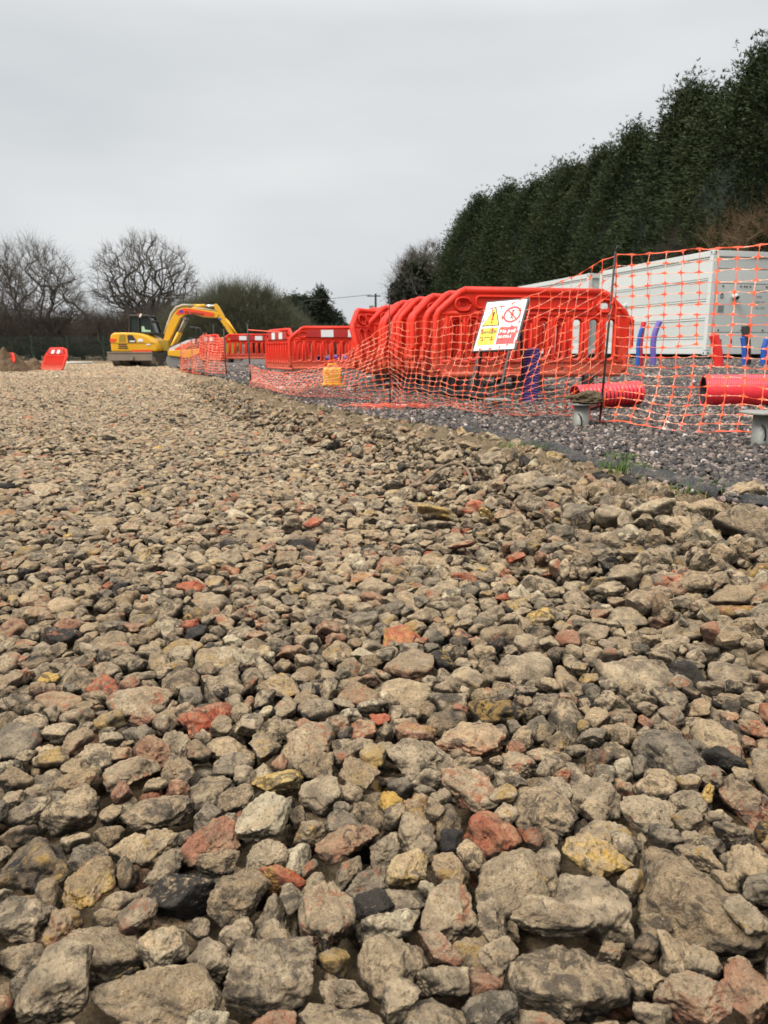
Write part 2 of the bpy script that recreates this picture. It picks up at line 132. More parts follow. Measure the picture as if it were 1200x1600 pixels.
1342,802,75,272,54,275,9,62,675,270,69,169,20,35,24,51,800,1248,83,234,3,73,27,63,1410,532,76,11,27,138,14,61,1430,2000,63,330,336,176,17,59,542,990,84,354,172,92,20,75,67,940,89,355,353,133,23,69,
612,1465,75,319,23,16,11,72,1180,1710,52,127,7,50,8,56,360,1865,91,331,17,88,20,72,1922,417,91,342,168,83,27,74,2125,1438,80,168,32,304,29,57,1822,128,88,8,176,296,19,68,700,20,89,29,344,204,30,72,
1222,878,82,162,14,39,1,69,1820,2175,80,350,319,45,12,61,1800,1420,71,356,14,327,28,58,552,890,59,326,21,65,8,50,1382,1395,68,219,359,122,13,53,2175,870,70,210,0,83,3,56,865,1510,76,295,356,302,15,56,
1742,1558,72,24,174,67,25,54,1945,1125,85,32,347,247,30,74,858,1992,89,178,6,61,7,61,1565,968,70,298,218,352,28,55,2095,225,58,50,57,161,22,47,1128,405,74,355,13,337,14,53,322,653,82,32,146,345,13,66,
1520,828,80,176,332,23,23,61,880,1733,83,19,196,49,15,60,1685,890,57,27,354,317,23,62,790,1910,94,28,176,45,20,70,1548,1813,73,160,9,346,26,56,1590,1408,83,21,198,278,14,59,
430,633,67,318,198,30,29,48,2108,365,74,181,2,18,20,53,1438,1412,82,331,206,291,23,54,518,750,73,65,31,89,25,63,133,1713,71,353,190,76,6,52,822,540,46,344,87,133,20,51,320,258,81,350,131,75,25,66,
975,473,73,337,358,65,27,63,322,1378,89,0,343,210,6,66,965,370,64,5,239,278,25,67,922,322,54,226,2,8,21,45,377,1515,67,0,347,259,4,59,2058,1655,86,359,335,290,18,60,1350,1992,79,147,346,8,0,71,
678,798,55,349,347,256,10,45,1992,1018,91,177,2,45,24,73,2178,1890,92,170,334,47,24,60,763,943,81,347,181,295,4,54,260,70,89,341,176,4,20,66,665,160,89,346,6,192,6,70,1628,510,65,356,186,350,24,45,
325,883,88,287,156,342,11,64,325,1290,93,357,18,62,19,75,1230,220,51,314,321,288,8,51,1205,1445,92,11,192,37,19,71,2007,700,68,338,174,56,28,55,615,97,84,350,28,185,27,65,1070,1578,89,2,356,33,22,69,
648,227,78,347,20,198,14,53,143,893,77,317,351,256,10,59,270,1835,81,183,341,41,3,63,758,1330,86,175,6,48,10,63,1542,1042,45,255,52,81,23,46,1748,1228,79,127,341,353,4,66,245,1933,88,1,9,96,20,60,
1560,25,75,348,352,193,26,57,93,1280,87,354,332,155,12,62,1042,1390,95,348,149,27,10,70,542,1690,82,352,351,171,27,65,1292,45,81,26,289,137,29,59,565,592,76,10,148,105,18,56,
1925,2168,88,39,208,355,18,59,730,1248,54,182,6,310,16,45,1652,1450,86,137,329,346,25,61,1858,1695,65,328,0,33,30,54,972,2130,72,37,331,89,28,55,1738,1850,78,348,177,71,17,67,
1542,515,74,206,22,18,9,55,1745,2152,45,323,167,58,23,45,1455,1885,89,166,358,75,6,70,1168,1780,70,31,2,326,5,56,738,1768,70,10,211,108,18,53,1292,1612,87,218,7,242,9,64,28,2078,94,148,4,22,23,68,
275,1590,85,194,338,292,20,66,127,340,78,347,196,312,15,69,1500,763,76,221,36,33,18,52,115,1975,70,261,353,234,7,50,42,495,74,234,350,327,17,61,393,5,90,358,175,308,24,61,848,402,89,164,1,42,26,76,
725,1465,78,16,23,47,4,64,2075,945,85,344,28,214,26,62,1582,625,62,198,334,328,3,50,1732,480,94,341,192,10,26,65,393,1165,76,329,184,348,25,62,735,638,63,135,321,298,9,49,87,1122,87,11,314,349,1,57,
1058,2090,79,143,7,56,12,58,482,2172,86,8,193,288,12,55,1210,1865,90,345,351,82,20,64,1870,2045,74,132,4,285,19,62,113,60,79,161,354,77,27,61,835,1415,72,122,316,289,17,55,
2135,2168,83,344,357,260,26,59,942,970,73,45,182,26,25,57,2015,1208,85,352,13,242,19,63,1678,540,74,52,220,303,3,45,920,1265,87,24,5,244,2,58,172,980,77,346,130,313,12,56,385,2045,81,7,324,338,8,59,
605,335,60,339,198,30,1,45,702,753,82,359,359,150,17,65,495,1975,97,172,359,269,16,71,425,478,82,0,191,39,10,61,1792,820,63,53,17,81,16,52,1983,1790,80,29,243,289,14,57,1142,1610,84,21,159,35,25,61,
320,1740,85,311,322,320,23,64,2178,1620,88,22,22,176,3,68,832,842,72,265,352,220,1,45,1005,615,95,193,358,95,21,63,992,1213,85,88,354,83,17,67,1082,435,81,210,359,42,5,53,842,1590,81,319,349,71,25,66,
1228,1090,73,300,203,42,6,56,90,1450,56,346,37,49,22,48,420,107,87,333,179,326,5,69,1125,653,80,340,146,281,2,45,1572,1948,85,25,350,73,5,63,805,1155,94,186,37,330,6,62,302,965,86,334,351,98,10,54,
1480,2033,72,152,313,68,26,58,1100,1198,75,341,21,242,6,58,120,2105,87,0,14,47,20,50,2132,1955,84,9,3,104,16,53,648,1178,82,190,45,320,2,61,1538,1272,89,298,42,82,28,64,62,668,88,4,344,254,13,65,
1078,145,88,2,8,324,15,56,595,1748,84,10,183,346,8,65,638,1330,83,337,18,88,26,63,1388,860,75,268,11,82,28,55,1362,50,75,9,135,49,31,47,2120,272,82,50,21,276,14,66,1150,832,88,28,170,316,30,66,
113,240,93,13,180,340,21,65,1515,280,69,118,5,335,27,47,1878,1868,86,16,177,56,21,64,1888,77,66,342,19,306,14,56,530,2058,89,13,204,278,19,62,1622,838,75,220,4,78,11,58,1000,415,74,310,347,63,19,51,
2132,72,84,334,351,103,10,55,1432,1678,82,23,344,5,8,62,1532,1623,83,18,170,2,6,54,260,1125,86,326,341,153,30,62,550,360,75,340,351,253,10,58,40,1670,81,3,19,288,20,63,612,658,83,84,340,58,26,60,
1768,2095,78,47,325,280,0,70,393,913,99,355,320,223,30,59,442,1580,65,131,356,343,7,47,2168,440,84,45,26,290,13,67,315,2000,88,154,39,342,19,58,2045,2025,68,65,36,289,20,45,190,1458,88,160,15,60,4,66,
2190,635,81,16,13,279,18,54,662,822,85,349,329,217,1,52,90,550,80,30,170,2,25,60,1882,725,73,195,37,30,8,57,515,132,84,337,346,42,6,61,760,693,88,342,1,122,16,64,838,97,93,60,0,248,31,53,
1208,1623,79,352,97,117,3,59,133,1068,84,6,163,335,30,54,2045,802,91,327,0,113,20,62,648,2033,83,154,358,63,1,45,1048,1480,95,81,2,295,31,56,1108,25,75,12,20,222,5,52,1820,348,96,5,165,296,30,69,
555,482,70,351,332,191,19,47,40,1805,84,179,337,23,15,59,1090,835,57,71,6,259,3,47,1672,723,89,311,330,306,30,59,1975,298,83,19,45,128,17,54,1808,590,81,10,21,220,27,49,1525,2058,85,42,347,105,30,54,
1345,1788,91,19,187,336,27,62,1662,963,86,4,7,52,19,63,35,1980,81,96,7,287,22,49,248,745,89,193,359,293,26,53,258,532,93,177,351,282,20,67,1110,352,82,119,322,357,20,61,2000,3,76,87,13,294,1,49,
688,1672,80,20,52,167,28,58,1940,2105,89,17,15,199,27,58,885,1193,92,334,24,52,26,58,1325,490,75,326,330,248,11,48,1262,2093,77,245,338,307,31,45,458,348,83,339,7,316,25,54,
1520,1140,81,170,358,265,16,63,1578,842,62,0,61,145,9,52,753,183,55,329,185,319,0,48,1768,33,86,340,194,48,10,62,765,378,71,352,18,58,22,46,622,1853,88,351,7,297,27,64,1062,668,96,198,18,273,20,57,
328,140,82,170,3,79,0,66,1525,1572,89,142,19,343,5,60,458,845,87,55,11,357,10,55,1612,212,94,39,205,319,2,56,1182,2068,85,1,152,354,9,71,1230,1155,88,15,353,338,22,56,1755,1330,82,33,23,279,8,54,
1725,1168,91,237,358,313,17,55,960,852,77,349,348,351,9,56,592,1925,98,149,21,358,5,66,1038,1322,78,221,8,305,1,45,500,252,81,5,336,29,25,54,2090,1915,90,14,141,291,0,55,292,200,65,350,60,136,28,46,
2130,1170,101,7,1,197,18,62,468,703,81,346,10,32,21,58,893,1350,86,27,223,260,8,53,2122,1565,89,343,218,92,28,55,898,1668,90,203,358,309,28,56,258,602,88,4,188,295,27,58,1610,372,87,18,349,190,10,56,
698,610,70,342,337,16,23,47,1195,1970,85,252,302,266,29,47,170,852,92,1,19,60,26,54,1448,2175,83,153,349,342,16,48,618,1018,79,343,59,179,11,55,18,135,85,35,347,205,17,53,
1240,1760,78,153,346,101,19,57,1443,1242,95,332,195,35,19,59,143,1548,92,356,171,43,14,63,1798,1270,81,270,326,121,11,50,992,710,91,36,4,87,16,63,1322,723,86,168,9,341,1,54,478,53,81,0,204,254,27,51,
1938,1298,90,354,329,122,20,52,1195,552,81,137,343,86,5,55,560,423,76,25,17,314,24,49,1778,2018,86,160,31,309,19,52,270,1773,86,297,18,247,5,49,1052,100,26,20,357,182,31,40,
1128,1365,78,4,211,114,12,51,1195,40,67,175,15,313,11,41,2007,53,88,3,188,48,14,48,140,585,74,193,23,59,28,50,930,1995,87,175,20,51,1,59,1598,110,58,9,215,259,5,40,415,262,82,93,220,35,11,58,
1565,285,75,28,22,89,13,39,1650,2020,87,21,353,329,14,48,1925,1455,66,309,30,61,14,42,1710,1298,82,50,25,316,27,51,45,258,76,17,337,137,31,37,978,1793,75,330,6,21,1,39,1022,1055,76,0,8,215,6,50,
2047,675,79,25,13,172,18,45,2115,705,83,306,334,245,10,55,255,1252,81,171,349,291,11,53,840,2060,86,178,353,304,28,52,355,792,88,180,20,3,10,52,220,187,72,151,342,4,0,49,1858,683,85,287,336,153,1,47,
1352,1535,55,161,36,292,10,44,2135,1382,16,7,294,171,19,38,705,953,67,205,40,51,6,41,840,1790,87,0,7,321,9,50,1402,790,82,353,346,5,11,53,1902,1532,83,333,232,62,22,56,988,1008,85,75,11,62,1,52,
50,1920,92,6,30,197,29,47,992,535,78,90,13,163,22,49,698,1092,62,356,335,232,2,36,55,1342,85,346,157,49,10,58,1662,225,92,106,8,34,28,47,360,602,87,17,158,354,20,59,692,552,66,25,51,86,11,43,
1682,385,79,151,2,307,6,39,1140,92,86,26,188,308,27,55,488,1898,92,162,330,319,24,55,275,1392,65,61,158,351,19,35,1675,90,86,324,338,201,20,59,1705,145,79,331,54,132,7,43,1265,203,87,16,358,330,5,49,
213,1868,92,317,323,315,20,54,640,408,57,175,4,32,31,41,1052,270,44,230,322,85,17,44,2118,1382,77,177,2,15,1,43,830,908,83,140,356,117,20,40,1520,1848,90,13,190,85,10,57,1822,1648,77,210,5,264,11,40,
928,1510,89,318,320,130,20,52,198,2162,74,314,354,287,22,43,1490,1708,73,333,160,309,0,44,1725,1512,99,330,222,82,20,56,1468,805,88,343,19,32,14,54,465,1790,94,182,5,338,30,53,
1312,840,68,276,22,3,23,50,1028,1938,81,201,340,66,19,51,432,1880,55,277,198,336,1,44,58,1422,65,6,21,13,28,49,260,1170,81,45,355,177,17,48,1848,1802,78,349,164,9,11,53,885,1085,75,333,172,4,27,43,
305,1910,87,339,348,133,4,53,1963,618,87,5,162,27,9,55,718,1558,57,12,178,6,31,40,2098,775,92,0,188,27,30,52,5,255,54,318,330,281,9,35,178,755,91,188,54,317,11,59,1335,1082,81,357,38,144,17,52,
660,1788,85,297,333,325,11,52,1565,602,88,351,173,1,24,48,123,1438,78,185,15,40,9,41,838,565,87,25,28,254,25,56,1415,175,80,4,244,228,13,47,1900,1045,51,340,205,357,0,44,1998,1555,76,335,34,352,26,44,
1213,268,82,31,244,251,29,37,990,205,88,316,356,158,9,48,363,2108,94,35,154,29,7,53,1165,1680,90,354,196,80,20,54,1170,930,80,349,197,45,23,53,377,1078,76,310,350,245,13,41,
1068,1098,84,3,335,259,7,43,708,1235,83,5,17,237,21,48,2110,2038,88,61,190,32,27,53,560,1245,73,11,343,200,19,45,1510,2112,77,329,4,227,18,39,2060,1350,90,338,354,168,19,51,
900,308,76,196,356,94,22,45,1362,958,74,167,31,63,26,44,1782,955,57,14,336,157,9,36,1935,1665,91,355,359,298,19,46,880,1135,86,354,354,122,9,46,145,1818,87,158,7,93,30,56,560,780,93,343,350,48,26,53,
1595,1643,88,13,189,39,28,48,1755,1598,95,345,1,38,27,54,1058,840,81,53,334,359,13,55,1242,1500,97,25,172,337,16,57,2125,1290,84,351,174,339,6,57,618,1685,80,176,11,17,9,52,
1542,1355,92,15,189,53,16,56,845,312,85,200,341,59,11,51,1882,1723,91,334,3,234,19,46,1595,520,92,210,39,20,4,49,698,1395,83,26,203,311,15,54,255,1430,76,198,20,282,18,40,
1012,1630,90,173,359,302,26,49,852,710,85,4,183,27,15,56,1338,1665,91,190,345,312,19,54,1740,725,87,258,8,86,0,51,508,615,75,222,42,26,8,47,387,1718,93,12,176,50,4,54,105,1648,85,352,193,36,16,49,
1848,525,85,357,183,64,19,39,2128,1623,84,15,179,309,21,44,832,2110,82,11,166,31,6,48,1268,1412,84,169,22,35,9,46,65,2120,91,356,147,355,9,50,1920,500,86,105,329,243,6,44,
1050,272,74,352,216,332,25,38,1670,1345,78,354,183,299,25,50,42,1620,92,50,351,161,13,52,1160,1203,95,15,341,260,7,49,1872,578,91,194,332,357,10,48,1330,2198,88,34,337,11,6,46,
473,1735,93,13,177,352,22,49,893,765,96,355,190,74,16,57,842,1270,68,347,221,76,0,38,945,467,96,359,161,76,24,49,1685,1842,80,87,22,69,31,37,182,653,83,243,350,240,0,49,1950,20,73,355,345,37,12,35,
90,1705,85,8,159,80,6,51,1385,2100,83,152,336,67,20,39,2050,618,92,3,14,65,29,47,1282,2142,92,23,15,21,14,58,1055,105,63,118,355,58,13,38,1342,1603,82,193,22,7,28,44,883,2130,89,217,337,331,2,45,
1460,1468,92,191,336,358,30,46,1382,748,84,31,352,176,5,48,950,605,78,16,343,0,29,36,1472,1300,93,336,348,18,25,56,1608,80,84,344,354,268,25,51,1890,1398,97,202,20,15,20,48,
690,305,76,355,341,185,27,47,1875,1258,85,59,352,210,3,43,592,860,93,334,175,320,20,51,638,30,88,167,2,91,25,45,768,1102,83,3,170,19,20,50,1780,1555,95,340,202,19,25,46,1255,1228,84,172,6,56,5,48,
760,1855,74,30,152,319,27,38,38,435,65,15,159,95,30,40,715,2170,69,239,359,28,28,35,123,1208,86,13,22,123,30,51,1345,1380,98,359,171,37,19,48,858,1380,72,1,237,316,3,37,1535,1075,79,325,177,306,3,41,
1390,278,81,11,22,121,25,47,1300,983,83,39,196,351,23,49,1983,110,70,345,340,73,21,40,545,930,73,41,121,297,27,44,1505,2172,90,54,14,205,8,48,1145,1908,73,302,202,1,22,36,
1870,2188,80,309,321,346,13,50,1822,953,54,42,146,280,23,35,1365,1245,91,86,342,72,12,47,1520,1998,80,148,349,286,11,46,1608,960,85,16,211,32,11,49,615,1108,98,11,8,322,6,52,
1338,1170,57,35,1,251,9,43,1142,512,94,161,343,86,6,62,958,1930,59,307,4,280,22,35,1463,735,82,309,350,26,28,48,1525,467,94,137,350,283,6,51,928,1860,84,355,18,297,2,40,512,1072,97,193,11,7,1,51,
582,2125,93,16,359,168,27,50,2055,1050,90,341,1,92,4,51,1070,1155,84,237,15,325,28,46,485,1203,92,11,16,206,16,56,432,1132,85,318,197,59,2,50,172,328,82,242,358,285,17,43,1885,33,89,27,204,317,26,48,
120,1855,62,257,69,285,4,37,1495,875,91,19,29,248,2,50,2190,1552,83,260,66,34,28,47,1720,402,95,0,2,31,5,51,475,1840,91,147,2,346,15,47,1532,1510,93,232,47,351,7,45,1805,205,91,14,40,236,8,49,
875,195,72,71,235,314,29,35,848,1460,80,333,38,22,19,39,1518,1022,81,15,347,130,30,45,1798,1170,92,166,324,30,28,46,808,1663,81,278,6,222,5,47,798,518,67,39,140,319,5,36,2013,2125,95,1,193,298,26,57,
495,183,89,166,14,350,1,48,1530,215,89,213,5,328,28,48,415,1000,91,349,346,175,15,50,830,1860,94,159,359,100,3,47,548,718,100,49,143,357,22,51,1335,1508,86,21,4,241,14,48,
2062,440,86,341,351,157,30,43,975,332,87,2,3,273,14,39,530,868,95,129,359,286,12,50,1760,785,71,0,154,357,13,35,810,447,89,321,29,216,31,48,870,620,85,354,214,269,24,49,2180,248,86,352,164,287,19,40,
1368,643,84,158,345,48,25,53,1405,75,83,132,26,100,6,46,795,1372,87,344,201,48,6,43,405,1668,89,331,37,130,12,37,832,15,95,343,13,168,17,49,2135,638,86,24,346,310,7,43,1125,1475,102,37,344,16,30,55,
1615,2112,79,281,346,153,5,49,460,1465,75,310,235,8,21,47,1580,1838,87,343,337,310,10,49,1218,158,92,339,200,41,20,48,1943,848,77,173,15,345,2,40,1405,2148,76,86,13,31,20,41,110,822,79,154,23,16,0,40,
1638,1388,91,330,138,311,12,41,1632,1965,88,3,208,333,24,48,1713,1672,88,69,36,338,28,41,2062,1158,86,171,357,2,5,45,87,1470,86,13,199,84,30,48,722,940,100,32,36,327,2,52,1870,630,95,353,9,219,20,48,
622,2065,100,54,10,179,11,48,662,1978,98,266,347,266,25,55,2195,1035,65,42,346,72,15,36,355,2000,77,157,60,346,25,40,1960,1465,74,26,331,213,3,39,1715,295,96,106,11,22,27,44,
1078,1742,78,305,63,129,20,42,1162,270,86,41,9,183,20,49,675,82,91,29,335,226,16,50,2013,1312,91,165,20,51,2,45,275,15,98,358,358,316,5,53,1228,352,97,150,356,94,5,49,320,1625,92,204,19,93,20,49,
1305,658,91,353,200,74,20,50,1090,2135,88,19,1,241,14,47,1110,598,91,328,0,84,15,43,745,1268,90,311,177,8,23,47,968,1138,72,295,10,269,18,37,288,470,90,97,358,55,28,47,105,678,90,7,352,237,23,42,
2135,1850,89,353,13,116,19,44,312,1172,70,9,185,48,15,35,1835,1028,85,1,171,15,10,53,1000,1693,90,356,141,328,25,47,798,1550,88,49,25,336,17,49,720,362,42,328,49,14,9,45,315,322,87,7,346,344,16,48,
2055,65,97,27,30,351,4,47,1955,1578,80,195,355,81,23,49,1110,2073,89,42,166,348,22,49,708,200,74,351,50,24,8,40,852,1235,86,204,349,12,25,55,1482,665,73,169,44,42,2,38,1650,2165,61,93,45,280,19,37,
387,1265,86,53,1,84,31,43,353,980,93,50,128,299,0,42,985,1275,88,336,237,310,18,47,67,810,80,3,184,46,2,38,1108,780,81,350,355,332,6,36,108,2040,104,176,350,47,19,57,763,163,91,18,17,56,14,45,
808,943,90,34,10,148,3,46,1278,115,74,236,341,277,26,40,1620,665,96,332,343,222,4,46,2030,360,89,343,143,26,1,40,1882,153,87,139,7,19,27,44,1745,1042,60,128,38,99,28,35,1948,112,86,353,354,191,24,42,
992,148,92,123,27,352,23,57,188,1102,89,173,5,286,4,44,1528,723,80,339,337,219,8,42,1845,1408,87,163,340,83,31,42,220,2192,96,17,359,86,5,55,1203,1810,80,349,2,12,17,46,748,508,78,11,357,37,20,46,
320,80,91,338,350,253,6,53,35,608,96,218,356,8,30,48,2182,85,85,327,322,158,21,43,1832,973,82,161,20,1,4,46,505,385,87,304,173,19,11,49,1188,1742,90,30,173,335,13,48,500,1575,79,355,168,327,16,37,
105,292,83,180,13,8,24,39,1818,788,90,269,204,354,28,45,2195,828,95,43,342,246,5,55,1358,2128,94,311,168,316,25,54,1278,575,88,343,330,322,25,42,912,1463,93,0,354,124,20,46,1690,1215,91,3,198,14,7,42,
2033,1865,86,293,312,227,8,45,860,825,103,354,197,46,20,54,1858,1918,78,201,305,52,0,48,1052,2047,98,18,335,101,30,51,1235,718,89,157,355,21,5,40,1420,590,82,208,46,58,29,39,
740,1902,74,334,333,268,20,36,223,1008,92,181,353,287,19,46,585,1510,75,354,306,268,8,37,167,1292,87,18,14,103,26,44,1780,1463,97,29,324,287,6,41,915,938,87,280,338,267,24,40,
488,1660,83,135,349,270,19,40,2007,1683,86,49,324,42,12,43,2018,665,89,1,14,284,25,49,1375,1893,91,68,6,121,21,44,1752,2162,71,329,196,49,9,39,260,690,89,350,14,267,26,41,618,798,91,38,164,20,4,35,
38,1110,94,16,28,95,3,50,948,1420,90,336,191,344,10,46,218,308,82,34,338,199,10,49,320,1802,100,349,341,285,9,53,975,1095,79,314,6,206,0,36,1095,1352,87,9,357,86,27,43,75,993,98,2,196,335,10,46,
1698,1125,84,85,333,294,6,43,978,2073,91,195,21,70,9,50,1032,1838,90,2,157,43,13,46,720,1938,101,313,196,11,25,61,1900,2010,83,8,14,253,30,46,1260,140,86,44,322,300,6,39,948,210,71,147,337,271,22,35,
2152,903,93,6,162,311,19,42,772,402,80,319,4,36,10,41,120,1318,88,345,166,329,10,46,785,743,94,320,325,259,23,49,1500,145,91,16,2,231,26,42,785,498,91,345,332,17,25,53,1910,1478,98,4,201,72,24,50,
1802,1815,89,352,342,317,27,46,460,1598,86,249,355,323,27,42,735,1808,80,46,6,42,17,36,1922,345,84,310,202,329,13,44,1320,1272,84,170,348,46,3,39,1418,13,95,9,17,353,30,48,
1453,1380,92,123,356,235,6,46,1738,592,94,4,8,40,6,45,1983,240,80,20,32,237,27,35,160,382,79,340,23,107,27,43,1780,1968,88,147,4,32,25,48,758,455,78,10,58,281,31,37,1005,25,89,9,313,327,9,46,
545,87,83,103,5,215,15,43,1983,725,87,2,1,244,6,51,2178,2180,83,35,332,113,2,44,1998,1992,88,357,0,251,19,47,167,87,91,358,0,18,16,47,1975,197,84,327,171,40,3,38,1802,545,99,117,352,229,25,52,
448,15,91,270,331,216,25,47,738,2155,87,41,309,208,3,35,1895,905,89,27,348,151,16,45,1585,402,96,348,153,15,9,53,440,1388,86,172,1,343,20,41,265,943,92,83,358,121,5,47,348,1210,88,291,351,217,25,49,
518,2128,89,342,343,41,24,46,1045,550,92,33,13,5,16,43,290,848,96,193,52,349,22,46,38,898,91,184,345,31,30,47,1768,1020,86,264,339,287,31,41,1272,1180,91,314,235,53,22,47,725,1085,96,222,12,242,22,51,
115,1370,91,13,175,65,24,41,250,1078,65,342,195,61,0,41,685,1628,82,3,122,315,0,45,1885,1155,75,23,170,36,23,41,67,1535,87,343,22,50,19,41,1858,1168,77,32,51,143,30,44,520,812,98,26,200,75,8,46,
1532,1203,91,24,211,319,23,42,2152,763,90,29,359,269,24,40,462,620,94,344,348,68,9,45,582,532,84,207,2,29,17,46,385,163,82,5,23,338,27,48,1640,2075,90,15,217,351,23,45,1132,447,93,317,143,16,9,49,
1082,930,92,170,346,356,30,47,272,2015,88,185,344,73,26,43,1850,2105,84,1,19,178,26,47,373,1348,92,353,210,265,24,42,1375,185,86,348,179,33,21,39,1532,945,93,26,21,281,3,49,
615,312,85,348,27,354,26,38,1402,920,90,337,333,21,1,40,1205,212,101,45,25,190,14,48,1792,465,96,336,355,288,19,40,2180,1770,84,10,215,323,11,41,842,1288,90,333,4,187,25,43,
935,2128,84,267,34,129,3,41,143,628,83,351,323,252,15,38,778,1048,92,316,348,296,24,41,157,698,91,141,13,29,6,47,480,463,92,4,339,48,4,46,712,348,86,190,327,304,23,49,2145,1245,79,117,36,12,0,36,
883,2190,87,186,337,13,0,42,1968,965,91,271,342,207,3,44,1642,1805,92,0,162,21,5,48,1318,2090,99,207,5,348,20,50,1505,60,96,312,352,207,0,46,582,1160,105,2,355,131,19,45,598,1280,87,59,45,64,11,42,
1792,1385,91,146,352,350,13,43,2050,988,79,18,358,260,6,35,125,1755,91,358,347,250,22,46,1175,1925,91,190,344,333,23,38,1152,138,91,16,178,352,8,39,1170,33,91,60,338,298,13,43,
1338,1928,81,0,195,105,30,37,442,898,97,138,39,318,0,44,67,285,87,171,353,41,8,38,338,928,95,357,11,317,10,44,403,805,77,225,342,59,11,38,97,1913,85,28,352,140,2,35,2140,115,91,35,175,334,26,42,
2135,2078,85,63,6,161,15,35,190,570,87,343,356,335,15,40,1388,1542,88,2,340,82,20,43,250,430,92,343,13,37,23,42,1315,1440,99,3,343,62,10,54,1360,308,86,249,338,225,6,38,123,958,90,2,351,142,2,46,
480,1152,92,113,28,317,3,42,2178,1685,85,140,344,335,19,42,1555,2128,85,291,55,128,7,36,440,665,94,230,28,71,7,39,395,1552,79,357,214,359,28,35,295,622,86,124,9,119,6,44,1690,1742,86,237,94,357,8,43,
2082,1448,88,228,26,72,27,42,97,895,89,6,354,276,0,41,1612,1175,91,202,333,41,12,43,748,1650,90,0,341,309,23,48,590,1345,76,299,348,190,11,41,1822,42,90,357,0,359,30,44,348,1522,90,356,214,114,24,46,
1822,1560,99,61,145,325,28,38,62,1235,91,65,232,341,2,45,600,365,85,344,336,76,9,48,805,828,98,222,311,321,29,37,405,2085,96,317,350,232,20,38,672,1443,78,136,17,348,13,35,1645,485,96,19,162,17,7,44,
2095,402,93,128,1,234,6,51,1938,1898,79,15,194,64,9,40,442,1688,94,17,243,316,3,46,1998,1765,95,42,6,34,11,44,2045,905,102,201,346,55,30,52,1710,2060,84,337,20,45,21,43,1012,858,86,19,158,4,13,42,
357,1645,89,36,31,70,25,39,655,1092,100,340,346,171,30,42,2118,467,83,171,7,311,10,39,1208,2130,89,164,4,316,5,46,1220,478,92,9,329,91,9,43,920,90,81,265,3,354,30,41,2135,570,82,37,24,284,2,35,
470,1002,93,327,345,313,10,35,390,1305,82,312,342,51,27,38,512,1625,93,165,336,287,26,50,1588,135,96,14,22,211,8,45,778,635,88,169,349,340,31,37,218,1625,81,17,199,327,19,35,
1545,560,91,317,350,175,25,41,1750,165,99,235,330,354,8,46,325,1142,87,10,353,205,10,52,1482,1005,92,31,20,293,13,44,58,175,96,326,29,231,11,42,2015,177,91,44,209,45,15,43,
915,1625,86,348,339,312,23,35,1020,945,87,27,356,325,5,35,700,842,98,2,214,268,28,42,1705,538,92,2,17,92,19,35,1910,1595,92,330,22,329,2,42,925,1062,86,13,7,274,14,39,1495,703,85,42,312,32,9,40,
582,130,94,117,9,33,15,50,1395,1632,90,189,0,309,7,35,1775,973,79,0,353,125,10,40,2018,958,95,354,356,321,19,45,185,177,85,3,358,218,21,37,1235,1590,99,232,13,102,22,42,1440,1822,83,337,209,322,5,38,
2078,200,85,352,2,12,30,38,1778,298,100,324,168,330,4,45,2165,1468,93,325,333,184,25,50,375,505,85,351,315,173,28,40,1432,1728,85,318,345,144,20,35,2158,1335,85,19,344,30,6,39,
1955,2195,91,12,351,78,19,45,1555,1660,94,29,5,112,2,42,1180,1358,92,355,178,78,24,48,2142,835,99,19,12,212,2,42,108,1038,98,326,23,23,31,42,2022,565,88,21,8,319,28,38,1308,2015,92,26,179,59,27,41,
520,1265,92,314,21,7,12,44,768,1765,96,326,340,317,10,41,2022,2168,90,104,206,6,0,44,1788,388,98,75,158,4,17,38,1642,785,81,0,334,347,3,46,2033,1258,97,3,192,267,19,37,420,1210,90,3,346,102,23,47,
70,1965,101,0,28,175,29,40,2145,15,97,294,180,16,28,43,387,552,101,3,18,44,15,48,2118,1745,85,102,3,258,15,43,2010,530,86,313,131,0,21,35,130,2150,90,59,1,186,4,37,445,310,92,63,23,279,11,42,
225,850,101,16,165,54,22,47,410,1828,90,326,340,309,4,35,1582,265,103,24,15,93,16,49,1108,1802,89,161,343,334,19,46,753,1563,82,349,50,305,3,35,1270,850,83,83,35,57,11,38,880,1418,94,223,4,317,17,43,
2022,1815,87,267,352,72,27,35,1562,2180,90,331,343,116,4,40,2185,1042,90,197,18,337,10,35,143,187,97,20,28,87,16,47,1572,1542,93,180,354,288,14,37,1915,187,89,9,91,66,12,45,
1275,1102,83,134,354,24,23,35,1703,1638,97,197,343,353,16,38,1050,1195,88,33,3,165,16,44,1693,1560,103,30,346,85,22,40,1328,1188,95,4,334,238,22,48,1443,47,104,207,18,268,13,42,
1478,1828,91,297,205,37,29,37,1415,417,90,13,165,56,31,38,1915,72,86,352,221,61,3,37,942,1012,84,1,162,348,8,39,478,1362,90,8,192,356,20,44,1072,92,93,350,191,344,5,42,1910,1040,87,27,195,8,15,50,
1822,2010,91,7,160,72,10,44,965,427,95,98,8,348,27,45,1220,33,90,271,1,163,17,42,160,1242,93,31,11,126,21,42,928,338,85,5,351,334,18,39,678,2038,105,164,21,3,6,46,880,1798,98,65,46,133,25,41,
1565,190,86,23,28,271,13,35,1840,402,103,340,207,293,6,45,692,1350,85,218,3,108,10,35,1730,1060,78,359,183,75,28,35,208,370,89,355,153,59,16,40,765,30,93,217,13,89,26,38,462,135,95,350,23,113,19,44,
